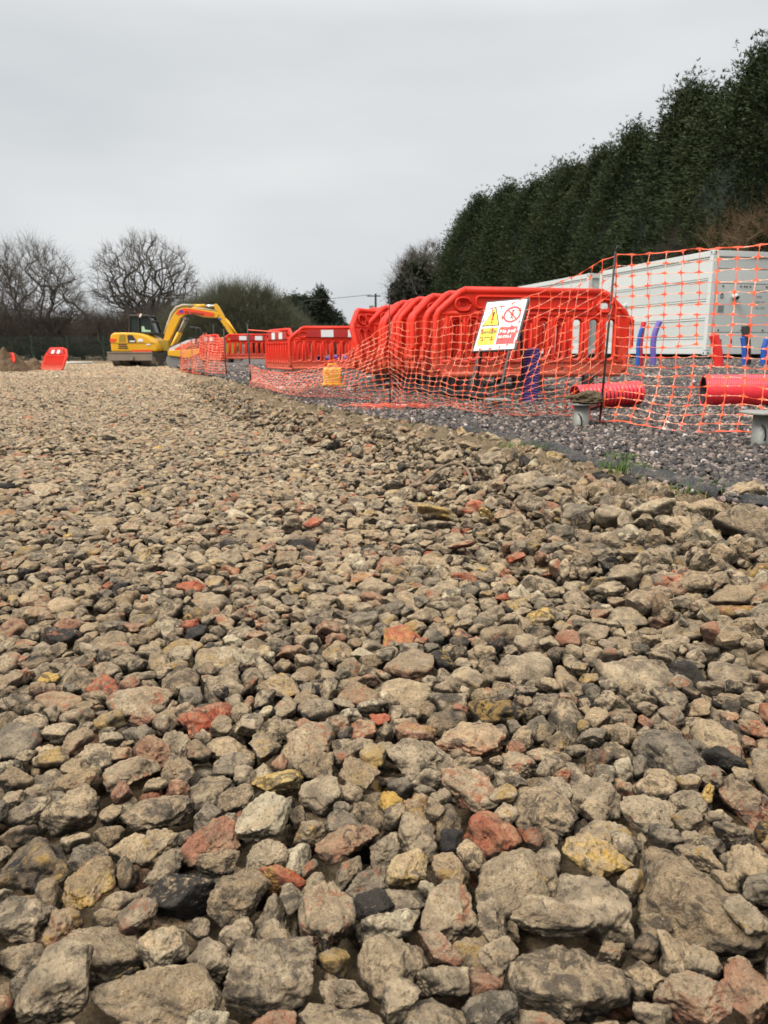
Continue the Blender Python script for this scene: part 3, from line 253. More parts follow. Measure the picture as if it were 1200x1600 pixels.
842,1928,88,218,40,56,4,35,140,443,87,18,3,42,6,44,1572,315,98,216,294,334,29,41,1102,490,92,191,351,45,6,42,210,508,93,14,190,316,23,39,1070,1532,90,44,357,135,9,41,1428,1605,88,28,15,108,30,39,
145,805,89,140,81,329,18,37,305,1853,83,326,12,255,30,35,695,2165,94,125,7,122,3,39,1298,1368,97,335,23,112,19,41,2172,1268,92,354,179,32,4,39,615,1388,85,36,327,291,3,49,
1752,1290,88,335,203,53,23,38,1568,1152,84,5,341,180,5,37,2093,1252,82,21,13,187,17,35,2073,235,92,65,156,10,7,37,2102,55,100,230,355,280,30,43,1905,1348,95,357,188,307,30,35,
1078,1312,79,103,0,276,22,38,1642,0,85,314,37,104,3,38,278,1643,78,32,5,29,25,35,1328,170,96,0,342,296,1,39,440,1875,93,326,359,115,9,41,688,215,97,140,6,70,23,47,1498,515,95,358,354,141,15,41,
325,758,96,41,340,342,30,41,550,1808,89,349,140,264,1,39,1940,1762,104,211,21,299,16,46,1690,430,86,12,332,45,12,35,2128,940,95,42,205,25,8,44,1640,893,88,325,334,196,10,45,
18,552,92,344,351,221,10,45,1650,1868,91,342,188,10,5,49,1990,1455,100,198,355,348,21,45,690,482,83,21,354,181,14,39,1492,15,102,343,3,147,25,46,2175,1973,102,348,348,163,19,45,
1290,1782,94,350,155,301,8,40,292,227,86,39,12,111,13,39,1378,2045,94,177,11,314,5,44,370,55,89,71,5,2,15,35,137,1862,94,344,343,167,1,35,880,120,92,328,23,92,25,42,1688,1478,97,6,172,283,0,38,
1052,622,99,55,12,85,30,39,340,1068,90,329,222,98,2,42,970,1815,95,145,47,12,9,42,208,1720,96,339,328,323,23,45,510,660,97,220,350,346,27,49,1775,838,91,359,179,296,6,46,2102,908,92,335,188,338,31,36,
648,1900,97,15,170,284,14,36,242,1398,84,70,348,350,30,33,725,2045,95,317,357,269,26,36,180,1835,91,1,356,225,23,33,430,55,85,171,24,59,18,33,2158,1813,82,25,26,85,14,34,702,1578,82,331,350,102,10,44,
235,1990,91,354,2,137,10,35,1170,665,91,334,350,168,8,41,2088,1870,82,0,288,263,22,33,932,1905,94,17,347,341,10,47,820,1205,88,23,344,333,19,36,1568,1445,91,356,359,25,2,33,
598,693,96,306,20,305,12,37,1105,822,91,271,351,279,6,42,1052,447,84,102,320,41,6,42,1890,107,95,35,339,189,0,46,1610,928,87,357,201,32,5,38,1845,275,90,336,333,92,23,36,1425,352,86,359,164,338,21,33,
1748,1753,92,20,46,181,3,39,1225,1008,89,2,179,7,11,40,1382,978,98,351,13,87,20,46,883,453,101,171,348,351,20,43,742,1522,86,310,2,224,12,38,73,370,68,316,298,90,5,33,1558,1018,91,338,354,277,4,42,
1410,1390,101,30,150,1,16,43,165,1155,100,5,7,274,21,44,2045,730,94,167,357,263,26,47,80,1575,89,330,342,105,15,38,1830,930,83,42,4,193,26,37,575,280,83,173,5,2,26,33,1925,30,94,120,6,258,12,37,
1790,70,96,6,166,290,26,46,1058,245,97,33,170,331,5,38,1950,1983,79,148,25,345,24,33,865,1830,91,208,353,53,0,36,1488,1258,89,342,183,314,14,35,110,598,101,24,355,339,10,48,
1088,382,93,180,353,13,10,41,28,1295,89,355,32,26,26,40,2125,1998,97,8,153,334,22,35,555,1580,81,50,205,300,9,38,1960,1272,98,230,6,357,16,42,145,285,85,95,239,49,10,39,805,1725,99,354,16,144,26,46,
1375,710,92,26,181,45,27,44,710,272,83,356,184,51,13,33,1285,375,81,349,162,31,17,36,838,945,86,216,3,120,25,36,1342,1720,93,210,334,46,14,35,1510,1895,81,17,328,333,9,33,1328,1125,84,28,222,319,0,45,
2168,155,99,6,339,104,6,50,468,417,83,318,39,199,22,37,202,2062,94,336,176,348,11,42,300,1680,99,336,165,344,19,37,938,700,76,45,15,137,10,36,1022,1308,101,124,15,10,17,44,
1588,23,92,184,355,321,16,45,1805,1635,98,0,357,276,14,40,1875,1785,94,37,30,43,11,36,1838,77,88,30,42,352,8,35,668,420,72,273,15,284,23,41,652,1138,99,349,26,65,22,37,500,338,91,24,321,205,9,47,
722,983,68,38,316,244,16,33,338,842,98,76,337,52,30,39,145,1658,97,329,344,291,4,42,2042,402,96,341,14,319,19,42,395,2155,80,83,161,340,0,33,1912,1700,100,16,4,0,5,38,1710,1035,91,351,163,66,11,43,
240,895,101,150,344,13,16,43,888,2030,81,0,195,350,20,36,528,1908,100,11,349,185,3,39,2005,838,93,345,153,34,9,38,1105,175,92,327,182,12,25,36,1830,893,93,10,141,90,9,45,2050,1302,93,8,2,189,7,35,
928,1708,90,0,357,353,5,34,1162,305,100,131,6,325,27,42,1072,1835,88,349,352,245,19,33,1440,1022,90,7,316,230,0,42,1630,1748,90,6,37,21,31,33,425,1330,100,13,155,21,18,45,990,1438,98,8,359,180,20,43,
1480,1985,84,157,55,58,18,33,878,1612,90,269,336,277,9,36,2160,2065,96,328,194,354,6,37,2180,1428,85,318,215,330,22,38,58,1755,90,116,39,290,9,41,1682,177,95,29,204,26,0,40,
413,608,93,330,343,311,11,36,1282,1258,94,349,5,205,19,41,422,2175,93,348,143,264,14,37,73,320,89,47,6,34,8,33,1000,2162,90,357,25,262,25,41,1928,532,104,164,20,2,10,50,1032,740,88,317,167,23,4,33,
795,1290,96,200,5,20,21,40,1705,1340,92,224,16,255,28,35,972,568,88,211,352,318,11,33,1390,828,88,356,337,10,25,38,355,1775,98,40,335,41,9,40,1900,1295,84,17,45,32,10,33,1912,703,90,314,42,255,28,40,
143,2005,89,74,207,39,1,33,105,1082,94,355,322,321,11,33,1662,1938,83,68,308,52,26,39,342,700,69,264,322,133,16,33,2198,998,100,347,2,243,23,46,1432,492,94,14,58,245,8,38,1208,1225,94,350,164,56,1,33,
1640,2135,83,312,341,311,8,33,1460,685,88,29,142,92,9,40,1325,1845,90,149,25,303,5,42,1958,258,99,20,178,306,8,42,975,1940,93,13,186,334,26,40,868,943,98,9,351,55,27,41,655,870,96,3,168,46,8,42,
478,2080,88,14,24,264,17,33,40,415,82,359,50,299,11,41,1668,1623,100,358,334,308,12,38,812,1623,92,31,339,159,18,42,120,852,92,159,7,61,6,36,90,18,90,336,154,358,11,36,662,522,81,38,146,329,16,37,
1915,238,88,322,21,192,27,38,872,1545,90,21,23,117,3,38,403,1045,93,21,327,57,22,39,480,1312,83,288,358,308,5,33,1822,2073,84,9,358,56,14,41,740,2188,102,319,343,227,25,46,
1060,1933,92,311,2,229,11,41,1700,753,83,90,117,15,2,34,25,1203,93,334,7,7,19,33,22,2128,98,44,18,117,13,39,1750,1695,92,64,342,29,16,36,1540,275,95,327,14,208,25,46,145,1015,97,350,6,16,10,43,
235,1440,94,48,14,213,15,41,1540,2093,85,137,5,292,9,33,65,580,93,29,28,292,4,36,1422,1193,78,21,311,322,5,33,180,1628,94,60,0,106,31,33,90,1422,92,20,356,77,18,38,812,1453,86,325,0,268,1,33,
1595,2013,83,22,316,149,6,35,1270,1878,88,357,51,341,12,38,1745,1925,93,346,137,254,9,42,218,638,92,175,0,281,5,38,218,82,95,347,339,12,23,38,912,893,100,195,2,277,30,40,1840,582,97,207,21,65,22,37,
1780,1140,87,302,182,345,5,33,1330,42,86,256,19,240,27,38,35,710,100,220,1,72,14,40,1490,920,83,14,7,130,25,33,1848,2145,82,48,177,0,25,43,195,1590,94,11,347,305,12,37,828,1025,93,343,153,13,3,34,
598,252,90,312,186,323,17,36,692,1898,95,9,7,173,17,38,1698,260,105,11,26,311,18,41,1235,1545,102,337,177,11,23,41,1260,298,16,104,22,2,16,37,1218,1652,94,132,9,127,5,42,1145,2140,91,340,89,243,29,35,
2142,492,88,198,13,288,10,33,1262,75,99,357,4,268,19,45,1998,340,91,236,333,295,3,39,2058,1900,84,216,33,317,25,34,842,1115,86,348,345,132,27,33,315,2125,99,314,325,353,9,46,85,473,84,31,318,177,3,39,
780,798,90,173,35,14,3,36,750,2093,100,325,351,266,15,43,1525,1693,77,3,35,287,25,33,1765,437,99,195,13,63,20,33,1100,2185,80,318,356,104,29,34,1082,720,101,337,158,89,10,46,
1990,1515,83,25,301,96,28,33,415,1502,88,346,180,318,11,40,662,733,100,201,11,100,27,41,143,30,98,171,346,85,27,43,162,120,94,218,8,307,22,35,1045,290,94,170,11,273,18,33,
2040,1428,96,191,355,350,21,37,233,1092,94,29,1,89,24,43,2095,1328,93,352,193,338,7,36,1478,2138,96,13,3,346,16,43,265,1875,98,201,12,63,8,37,1175,2182,85,44,18,234,14,36,652,1412,93,312,351,123,9,42,
918,210,91,11,9,159,4,39,1325,1332,96,120,355,3,9,36,585,1000,100,66,148,14,28,39,695,582,89,7,176,275,30,33,2110,1520,89,6,336,12,30,33,370,245,77,336,354,235,25,33,12,258,93,183,359,64,2,35,
338,1563,92,0,171,309,19,41,1655,382,100,163,30,324,10,46,42,825,95,206,11,81,28,40,572,1092,107,316,13,166,12,37,22,2033,100,15,326,96,0,34,2095,1698,90,96,294,20,3,37,1590,880,81,359,182,62,16,33,
642,1643,94,38,331,203,0,45,738,650,93,158,333,330,19,33,1752,1528,97,49,357,138,20,33,825,55,103,253,3,4,5,41,400,215,96,318,339,35,20,38,702,1750,97,343,359,73,15,40,55,1155,97,356,157,53,7,39,
1495,1380,100,340,18,64,20,38,1390,1205,94,343,2,272,20,33,1708,925,87,344,3,65,26,43,165,2145,87,105,351,253,20,35,1772,602,101,355,346,163,25,43,1193,515,91,9,170,61,26,33,520,910,97,29,175,7,16,37,
393,770,92,266,343,145,31,35,1713,58,89,317,347,268,11,43,1725,2148,68,237,27,304,4,33,2180,570,80,52,54,327,28,33,278,1968,92,0,17,326,23,33,2115,1478,94,149,6,26,5,41,1973,1068,88,178,356,326,10,33,
1635,1905,88,340,14,121,25,38,2188,1833,97,15,10,199,15,39,985,1062,94,26,4,323,21,38,2135,1913,99,329,17,239,5,46,418,520,96,167,354,329,20,44,685,1272,91,134,341,53,2,39,708,530,87,189,17,6,4,36,
1135,1753,96,3,27,244,26,43,538,948,99,313,189,4,27,38,105,1992,106,195,35,305,18,39,1388,1672,97,352,204,333,23,39,1340,1563,87,352,13,245,2,36,1693,870,80,203,352,323,20,34,
1668,1300,95,13,14,341,18,33,1555,495,91,210,343,41,23,33,1458,288,93,25,48,335,8,41,2020,2030,89,31,359,76,1,34,712,102,98,6,340,261,6,46,1963,822,93,30,10,318,30,38,635,203,98,167,351,15,11,41,
355,1968,88,26,72,214,2,37,465,255,93,356,171,338,2,36,572,1218,98,26,194,308,14,37,1750,270,106,10,13,333,15,38,1800,698,101,338,349,214,9,43,395,643,95,127,32,356,14,40,1810,1773,87,1,153,251,13,36,
240,120,95,14,177,346,11,40,387,447,84,114,356,330,27,33,288,1418,98,337,350,126,20,42,1798,1595,100,15,189,12,16,33,1612,1222,98,7,356,250,18,40,225,795,102,207,11,304,10,41,
137,648,96,152,324,293,12,33,97,1178,95,164,343,55,26,33,460,1102,100,144,348,291,23,43,1340,848,85,2,25,354,9,33,1980,1895,95,357,183,309,30,43,1700,355,101,338,11,279,26,35,
115,1940,96,342,149,272,4,36,1375,222,93,56,220,35,8,33,1250,2192,97,164,10,55,10,43,1185,608,94,290,29,245,0,38,735,193,88,29,311,268,0,33,157,2093,92,161,348,28,11,33,805,358,96,334,22,142,19,40,
1203,1708,87,17,342,351,6,33,835,875,102,65,42,307,13,37,1410,1435,93,120,59,64,23,34,1828,1678,95,25,0,15,3,33,758,1450,89,322,323,165,31,33,1902,1102,78,192,339,301,15,33,1828,500,97,49,15,93,15,33,
1478,85,101,52,358,222,11,38,968,35,92,177,15,53,3,34,1072,1045,94,226,349,348,17,38,562,825,95,176,309,0,3,33,1478,1508,94,304,11,80,31,35,2130,1100,104,11,3,319,7,40,348,1412,96,6,175,321,19,33,
1460,955,95,9,200,80,14,36,405,1898,95,10,23,249,29,35,478,883,94,340,247,273,13,35,1035,122,89,223,7,88,1,33,1985,1588,89,2,340,65,12,33,1795,2142,86,22,334,96,18,33,1980,87,92,39,191,359,21,37,
1580,648,97,14,137,42,18,33,1562,1885,88,130,11,335,31,33,172,923,97,1,355,347,20,37,1652,1198,92,4,170,49,6,35,108,1810,94,298,16,74,0,38,1402,1768,97,27,207,340,23,43,2080,1398,89,339,338,149,1,33,
628,2102,103,33,13,188,17,39,1775,933,83,210,321,34,21,35,258,1290,97,17,319,111,18,39,1868,538,100,358,341,153,10,37,2093,1595,94,13,167,85,30,38,1165,1885,93,328,5,25,9,33,
705,978,104,12,17,354,27,33,1915,588,97,11,195,285,27,38,845,1165,93,347,339,154,28,33,208,1975,97,313,116,261,22,33,2093,1793,95,304,320,38,11,40,908,1318,97,6,6,331,4,39,
2082,322,95,262,346,123,31,35,345,2190,101,112,120,1,28,39,1878,320,94,24,139,316,3,33,1280,610,100,23,181,45,30,38,1713,990,90,66,335,143,7,34,1975,2168,98,353,157,339,3,40,152,1705,93,66,1,45,17,33,
930,822,98,7,172,75,13,38,1308,512,95,196,13,331,14,34,1092,880,89,7,172,292,16,38,503,1548,96,53,167,355,0,41,753,1378,95,39,6,16,15,37,1715,1600,106,3,159,37,9,40,1060,1983,97,26,332,252,18,42,
32,975,97,142,10,318,3,35,1028,68,86,29,18,13,14,33,880,1933,93,4,21,161,1,33,298,1535,93,339,159,321,25,41,1958,335,101,9,12,319,18,40,1892,2073,88,61,340,328,3,36,1480,1232,104,4,190,22,16,42,
1670,663,101,330,15,21,23,38,562,163,95,326,186,6,27,39,1422,1515,93,19,34,16,18,33,1325,2168,98,2,191,331,23,39,2007,628,90,3,347,40,23,33,1430,760,89,9,139,0,9,33,1560,2020,88,350,19,301,16,39,
1300,148,96,49,141,28,13,37,300,703,97,12,359,25,7,39,608,53,92,341,2,280,1,33,1922,140,93,329,7,356,25,34,1108,1168,97,6,335,98,0,40,1120,1525,106,333,184,319,5,39,1725,1260,96,350,264,123,29,34,
565,2073,99,93,17,288,9,35,218,1150,102,131,344,71,25,46,1868,878,90,16,11,81,24,33,605,1818,92,136,358,305,4,40,2192,895,98,2,352,305,6,41,1450,2192,104,189,16,338,16,40,2160,1515,97,185,25,23,18,38,
1518,800,98,346,108,344,22,38,1228,290,99,205,346,22,26,37,1590,1368,101,359,162,24,10,40,1008,2110,87,31,135,75,16,33,1115,560,98,330,326,14,23,37,1625,160,98,101,23,90,15,38,
1410,2115,98,44,17,237,14,38,1162,1458,102,298,337,84,9,37,985,385,98,346,186,76,16,35,748,1835,97,172,0,91,27,39,1768,227,98,4,186,284,5,33,475,2038,92,155,34,318,20,34,820,1340,98,176,359,38,19,38,
850,1658,96,359,25,236,21,40,672,1208,96,6,201,339,11,43,1695,572,105,6,175,335,14,39,5,1342,88,29,158,295,16,33,1548,1418,97,195,7,280,11,34,32,1560,94,120,344,124,12,33,1118,232,104,338,1,84,20,40,
1628,1510,100,16,357,138,16,35,728,893,102,9,165,357,0,35,435,1745,93,358,233,89,11,39,1038,893,91,46,16,310,8,36,482,290,89,4,40,126,27,33,208,1900,101,4,331,325,3,37,698,622,96,244,33,79,28,35,
338,1022,100,12,22,249,27,42,12,15,101,181,344,286,7,35,258,207,84,25,145,295,4,35,832,1488,92,124,21,22,12,37,1412,135,93,315,318,350,20,39,1258,683,92,32,207,2,23,33,505,225,93,323,338,338,15,40,
238,1625,99,192,350,14,8,39,798,1410,93,41,153,336,22,33,982,1720,103,21,349,250,5,39,1518,1100,97,25,198,72,8,37,2055,858,93,9,349,252,13,33,2095,1065,98,10,17,107,10,38,
1168,2000,88,340,18,186,14,33,928,723,90,61,1,283,27,34,1270,1120,99,165,349,298,19,37,2100,143,94,347,337,230,19,38,925,1142,91,45,314,158,0,42,650,1485,85,55,342,80,5,33,
1010,2038,92,40,355,327,13,33,572,318,89,268,29,103,13,37,1115,948,87,328,4,153,0,36,1838,163,98,354,2,131,25,39,708,1698,91,331,357,276,23,33,578,80,94,322,201,311,15,34,1380,1038,94,1,346,268,1,33,
985,1775,99,27,33,343,18,33,2108,1868,101,3,19,150,26,33,650,285,99,200,358,262,21,42,190,808,98,316,325,38,10,34,522,1822,96,134,10,49,14,36,515,435,95,17,29,46,16,43,525,575,94,11,171,354,8,38,
1115,1905,98,198,349,58,19,40,1435,1975,93,192,349,71,1,39,2135,402,86,88,316,341,22,35,1768,112,96,183,355,17,6,38,1198,1040,89,19,178,355,22,36,1535,413,103,70,338,209,17,33,
1010,1085,89,1,30,104,8,33,1122,913,84,188,337,50,16,33,928,1390,94,341,355,188,27,37,2040,460,102,16,357,272,10,42,1730,1790,86,357,179,57,15,33,998,1162,94,175,7,48,1,39,875,678,91,14,336,195,13,33,
552,1645,86,344,187,57,13,36,1765,1833,93,340,194,54,16,35,2042,1565,92,15,206,335,3,33,1400,310,92,34,45,124,0,35,2000,130,96,208,343,29,14,37,1482,1158,102,207,350,255,15,41,
1245,1318,95,17,157,276,9,37,528,1180,94,17,11,281,28,33,2020,2068,86,67,14,110,11,33,1590,560,95,26,342,231,26,33,170,1898,104,5,193,323,7,33,393,1115,89,131,5,297,6,37,2052,2007,99,193,340,55,14,42,
268,1205,97,171,356,5,5,36,792,2082,96,29,6,101,24,40,1588,1793,94,342,22,42,26,36,1890,498,103,353,33,130,8,39,100,112,96,42,160,299,6,37,875,880,98,26,144,12,16,33,608,413,74,9,47,161,6,33,
1605,1002,92,212,4,0,6,37,1200,1515,109,342,17,276,20,41,2158,1048,106,343,173,348,27,39,1572,1610,99,23,329,201,22,38,575,1893,109,22,350,177,5,42,1148,1415,85,270,342,264,8,26,
915,605,59,69,21,142,1,28,812,530,81,348,350,38,19,22,1458,150,87,103,356,199,6,26,812,292,74,137,345,29,30,24,1322,1242,97,339,13,246,19,31,390,960,90,25,38,132,1,26,1535,868,92,45,187,18,28,26,
310,1095,84,102,329,9,16,26,885,582,75,89,334,77,8,23,2007,1155,89,345,346,167,4,28,1738,785,91,183,1,270,14,30,958,1538,73,307,4,297,1,29,375,1670,95,354,231,298,29,25,1330,772,88,342,169,336,21,28,
530,1430,77,28,15,43,27,24,660,2135,103,0,0,47,19,33,80,1390,83,51,328,330,30,28,1028,822,85,313,5,69,26,33,1545,1480,90,342,227,319,28,26,880,342,91,354,8,91,19,25,878,82,94,315,140,310,12,30,
1213,2015,90,216,2,57,22,28,678,785,90,152,336,35,5,30,1905,855,89,332,344,306,17,28,1852,1542,87,108,296,98,9,26,200,1320,76,119,13,75,15,23,1382,2170,101,2,176,352,19,31,725,1985,95,11,193,354,0,27,
750,1878,87,153,33,42,25,28,8,473,78,161,344,345,31,24,982,2198,84,152,347,277,3,26,223,1250,90,168,9,279,27,29,1135,780,81,317,46,63,28,25,2102,1668,68,338,308,51,26,29,1060,1350,88,343,47,235,20,25,
242,1045,83,347,17,296,8,27,1795,1048,79,347,160,5,9,27,1678,2058,82,352,225,29,6,27,570,1265,88,44,1,338,16,29,1622,112,89,168,19,287,9,28,442,440,86,295,359,237,9,30,1140,3,85,345,327,288,30,27,
638,1065,98,40,40,231,17,29,1745,2045,65,214,317,325,9,28,720,1352,89,67,219,62,2,27,858,1765,92,145,350,51,2,29,815,2130,94,269,214,336,9,31,15,1070,96,31,187,27,12,26,2180,1720,84,158,316,323,12,27,
450,2010,87,5,308,340,31,25,508,1728,83,17,321,63,30,27,1372,1810,88,2,156,42,7,25,1105,683,78,11,132,330,10,26,778,200,87,358,176,42,8,27,2170,210,86,200,354,102,4,28,340,2027,93,16,174,321,16,31,
308,490,98,218,354,356,15,31,872,1465,91,343,356,283,6,29,395,1385,84,0,202,0,15,22,1865,1672,98,214,13,97,13,34,1030,410,78,124,352,62,4,22,268,993,79,289,10,265,23,29,735,1038,99,241,340,248,17,27,
473,1690,78,248,348,261,6,24,628,2035,99,320,193,331,25,28,600,618,88,46,18,292,4,30,508,75,89,126,2,76,13,25,1910,1913,63,40,359,262,25,24,1095,58,85,163,7,327,6,26,2060,2140,92,147,329,285,12,28,
1225,745,89,326,6,19,0,26,2120,222,80,40,16,167,6,24,2152,608,87,3,180,0,25,31,100,1508,87,352,10,44,10,29,440,1178,85,358,143,4,30,24,1505,1805,84,12,17,102,9,29,1032,1252,93,38,357,138,13,31,
308,810,99,21,199,26,26,31,1158,413,88,337,25,40,9,28,200,1415,84,345,126,22,19,25,280,330,87,277,42,228,0,23,15,1943,102,197,357,358,16,34,1892,1680,82,38,342,152,25,24,1062,3,81,343,186,314,0,27,
2172,1185,89,256,156,3,7,22,1258,1625,85,359,75,322,30,26,958,193,87,212,5,101,22,24,495,25,92,40,8,287,24,31,2045,30,96,336,358,4,19,26,1342,440,78,304,215,39,11,23,602,822,91,18,311,357,9,26,
1000,453,89,12,21,76,17,26,1875,413,96,142,358,256,7,24,2188,770,85,190,344,300,27,26,315,1950,79,289,208,330,22,28,545,1958,100,33,214,359,8,29,1458,1342,93,34,30,284,0,28,
1205,690,91,13,354,139,10,26,180,298,91,120,3,275,28,29,245,1800,96,344,19,7,1,29,1410,1870,91,346,181,296,5,28,1172,2120,84,353,337,304,22,26,1978,1305,95,124,344,296,6,30,
645,2192,97,9,142,258,11,30,1880,1508,77,27,18,91,11,22,30,1435,88,348,206,302,23,28,2047,1935,79,21,5,65,31,26,2145,798,95,42,188,334,16,28,270,1472,86,12,50,355,25,29,2088,678,85,20,181,330,29,22,
335,720,92,173,358,79,27,28,718,1793,95,9,318,320,9,30,652,778,91,300,350,60,1,23,240,2055,85,341,25,320,26,27,85,200,82,138,305,300,16,25,198,540,82,295,183,347,27,23,1190,1252,97,192,359,324,7,28,
568,488,87,16,192,59,14,27,12,437,82,7,198,317,11,33,1725,1953,86,7,154,26,18,25,1658,2160,84,160,303,41,29,25,1230,1985,87,27,117,296,31,24,1910,1740,99,358,2,60,18,28,1463,520,82,74,10,84,23,24,
1342,970,96,213,315,67,14,28,565,1552,73,72,354,357,0,23,842,207,84,341,344,125,11,26,2005,238,93,338,4,250,20,29,97,2150,91,33,344,17,24,29,2140,685,88,341,4,81,28,26,1965,2025,91,345,353,159,1,29,
370,463,96,21,7,142,5,28,428,1555,86,330,197,347,24,27,2068,348,85,207,22,33,27,22,143,1102,100,167,30,340,10,32,952,1782,86,2,232,272,21,22,860,1065,92,0,4,35,1,32,1768,2180,85,13,316,31,18,25,
795,30,99,313,338,290,1,29,1768,1492,104,337,48,189,3,29,570,1540,79,343,9,300,10,22,1630,1775,84,17,343,41,2,25,585,1672,85,352,359,63,8,30,1098,1068,93,355,38,6,21,30,1488,635,68,133,311,287,9,29,
822,1963,90,302,356,194,1,26,1028,163,92,359,12,132,5,28,1475,1693,87,136,341,80,4,24,2160,285,81,336,322,280,14,25,1575,1270,77,56,221,333,6,23,898,2158,77,28,346,157,15,24,
778,965,103,276,0,81,13,30,750,1232,86,24,128,260,3,23,1632,1625,82,79,18,167,1,22,1655,45,83,207,17,23,0,28,1225,575,8,160,7,318,28,22,442,723,93,197,349,44,30,30,1258,365,68,309,218,342,23,22,
938,1218,93,170,8,323,23,30,180,1520,92,324,143,81,18,32,1710,105,91,9,334,279,22,27,2095,608,85,181,357,331,0,27,182,2005,94,3,359,190,19,29,1165,542,86,27,34,257,23,22,548,1042,95,129,341,54,9,26,
1178,1635,100,167,326,359,16,30,630,138,81,300,31,163,8,25,2042,155,96,22,356,85,14,29,1262,995,87,14,352,142,28,28,1195,1175,80,43,349,55,11,25,1812,850,79,4,195,81,15,23,
1250,920,86,293,57,354,20,28,1378,895,95,9,8,350,3,29,1670,455,91,105,29,306,28,28,1660,860,60,68,57,118,9,25,1828,625,97,171,2,329,21,30,545,270,90,33,352,166,13,25,755,910,93,295,58,302,12,23,
883,1382,90,357,179,63,24,22,1970,1940,89,302,168,13,12,29,2135,1215,97,242,24,31,5,27,1465,842,95,330,165,23,0,26,878,560,88,254,313,274,25,30,922,433,79,320,301,154,26,23,320,200,86,35,341,56,13,27,
1508,1882,96,181,18,33,1,31,473,102,83,157,353,31,11,22,1602,628,93,279,13,57,20,29,905,1538,91,20,339,11,25,30,692,930,89,56,333,117,2,23,73,518,87,251,26,134,13,27,1898,1918,77,24,167,283,3,27,
1648,700,86,66,28,123,16,23,572,890,90,313,357,353,16,26,1435,1632,70,221,354,345,8,23,1170,165,97,31,15,320,27,34,52,25,86,352,356,34,21,25,1983,1250,95,333,329,14,11,29,1642,528,91,135,59,301,31,25,
1615,1438,102,18,2,69,18,31,1203,1915,88,203,335,301,23,25,1585,1260,91,349,346,180,17,26,1120,1568,100,337,151,85,13,28,50,2007,102,326,2,65,25,28,1392,518,96,187,346,306,5,28,
482,825,68,2,324,156,30,25,2110,1360,87,0,348,126,27,26,213,160,89,357,359,149,27,28,808,1108,96,169,340,340,7,27,1970,1822,98,14,145,356,9,33,788,1860,77,347,46,59,6,25,1122,1238,91,17,216,103,3,29,
1498,290,90,162,28,344,0,25,2018,8,102,356,334,308,30,31,1365,1943,86,163,15,284,4,29,278,2178,93,74,41,136,23,26,1305,1648,96,158,347,86,3,29,1983,2088,89,344,350,342,17,25,
1320,203,90,117,329,3,27,26,965,1522,88,343,14,83,27,28,1288,730,88,152,334,280,4,25,1368,252,89,284,330,286,16,30,1445,1778,86,329,19,65,30,24,430,1600,89,23,11,20,29,22,
1728,1560,104,213,329,302,14,25,1832,1255,81,348,79,93,30,24,1943,1015,84,32,110,43,22,24,1380,82,92,255,333,247,14,26,1320,1760,92,57,321,201,16,24,1265,300,44,131,354,25,8,22,
865,1322,91,13,343,320,10,27,295,1168,87,11,207,276,15,28,1370,933,97,163,21,349,4,33,532,612,90,22,35,188,8,31,458,385,90,211,0,351,14,27,360,18,81,356,286,175,16,22,2168,50,99,175,28,27,0,28,
1875,1540,101,208,354,285,10,28,488,828,81,28,12,35,5,23,1203,1780,84,142,296,327,18,25,208,338,86,336,15,261,0,25,1165,638,90,8,355,175,5,22,2055,1242,91,321,178,49,21,25,380,1200,85,22,2,62,13,24,
792,125,88,20,183,347,25,27,210,720,94,333,356,201,23,27,295,1260,56,17,55,18,22,23,130,2175,93,192,289,354,31,27,2195,492,90,325,145,275,1,31,133,1418,93,343,185,61,24,30,1215,923,71,37,354,2,11,24,
2073,1563,88,312,22,273,24,25,610,168,94,18,13,260,14,28,920,602,82,324,26,51,22,23,2068,1182,98,165,0,325,30,29,565,1728,84,174,342,348,25,26,1703,1868,83,97,321,106,12,22,
1792,495,100,193,352,36,14,26,70,1092,94,164,67,21,8,24,2125,1255,96,188,341,34,15,34,363,880,99,166,18,282,5,31,1922,928,78,341,261,299,19,24,1400,1015,91,20,333,260,28,28,
1640,1355,71,338,328,46,3,22,2035,1790,95,3,185,322,28,26,965,2025,12,355,241,227,9,25,1650,1155,87,84,8,349,5,23,1388,610,70,124,32,28,13,25,1362,20,98,337,11,237,19,28,
1785,1213,90,176,342,287,23,24,1672,1365,99,354,191,13,27,30,1750,898,85,178,341,340,19,29,680,395,73,310,18,333,19,22,1428,1485,90,279,359,32,25,28,1662,1740,97,117,2,268,17,28,
1395,1978,88,346,27,27,20,26,2132,1815,95,178,347,303,7,25,578,1488,90,16,22,81,29,22,1912,1432,96,352,329,130,8,26,2000,592,95,34,226,295,2,28,1492,943,91,336,342,65,25,26,
795,1198,88,330,357,205,19,22,50,1725,86,346,220,41,23,24,2135,2110,98,358,11,112,15,30,985,1605,91,210,341,308,26,25,275,655,76,58,323,73,11,23,185,1008,95,11,199,323,26,27,
408,2132,94,356,40,307,16,29,2195,2150,96,101,3,239,17,27,425,155,87,142,40,307,10,27,1932,2010,86,29,201,346,8,25,1920,628,86,219,353,294,20,23,1240,1400,94,31,148,79,22,27,
2007,1575,90,165,25,286,25,30,665,42,93,167,325,26,0,27,1965,413,92,357,10,69,21,24,1980,688,90,0,351,245,6,28,1840,1885,92,22,353,158,3,25,1478,1723,95,13,11,297,26,29,365,2068,87,27,237,85,6,29,
540,110,94,36,12,30,31,24,1388,683,89,24,145,322,28,27,1740,1672,99,32,18,250,20,27,1175,572,97,351,345,289,25,29,732,1895,93,295,322,4,11,26,500,730,100,176,341,5,27,27,2035,590,89,287,171,14,8,24,
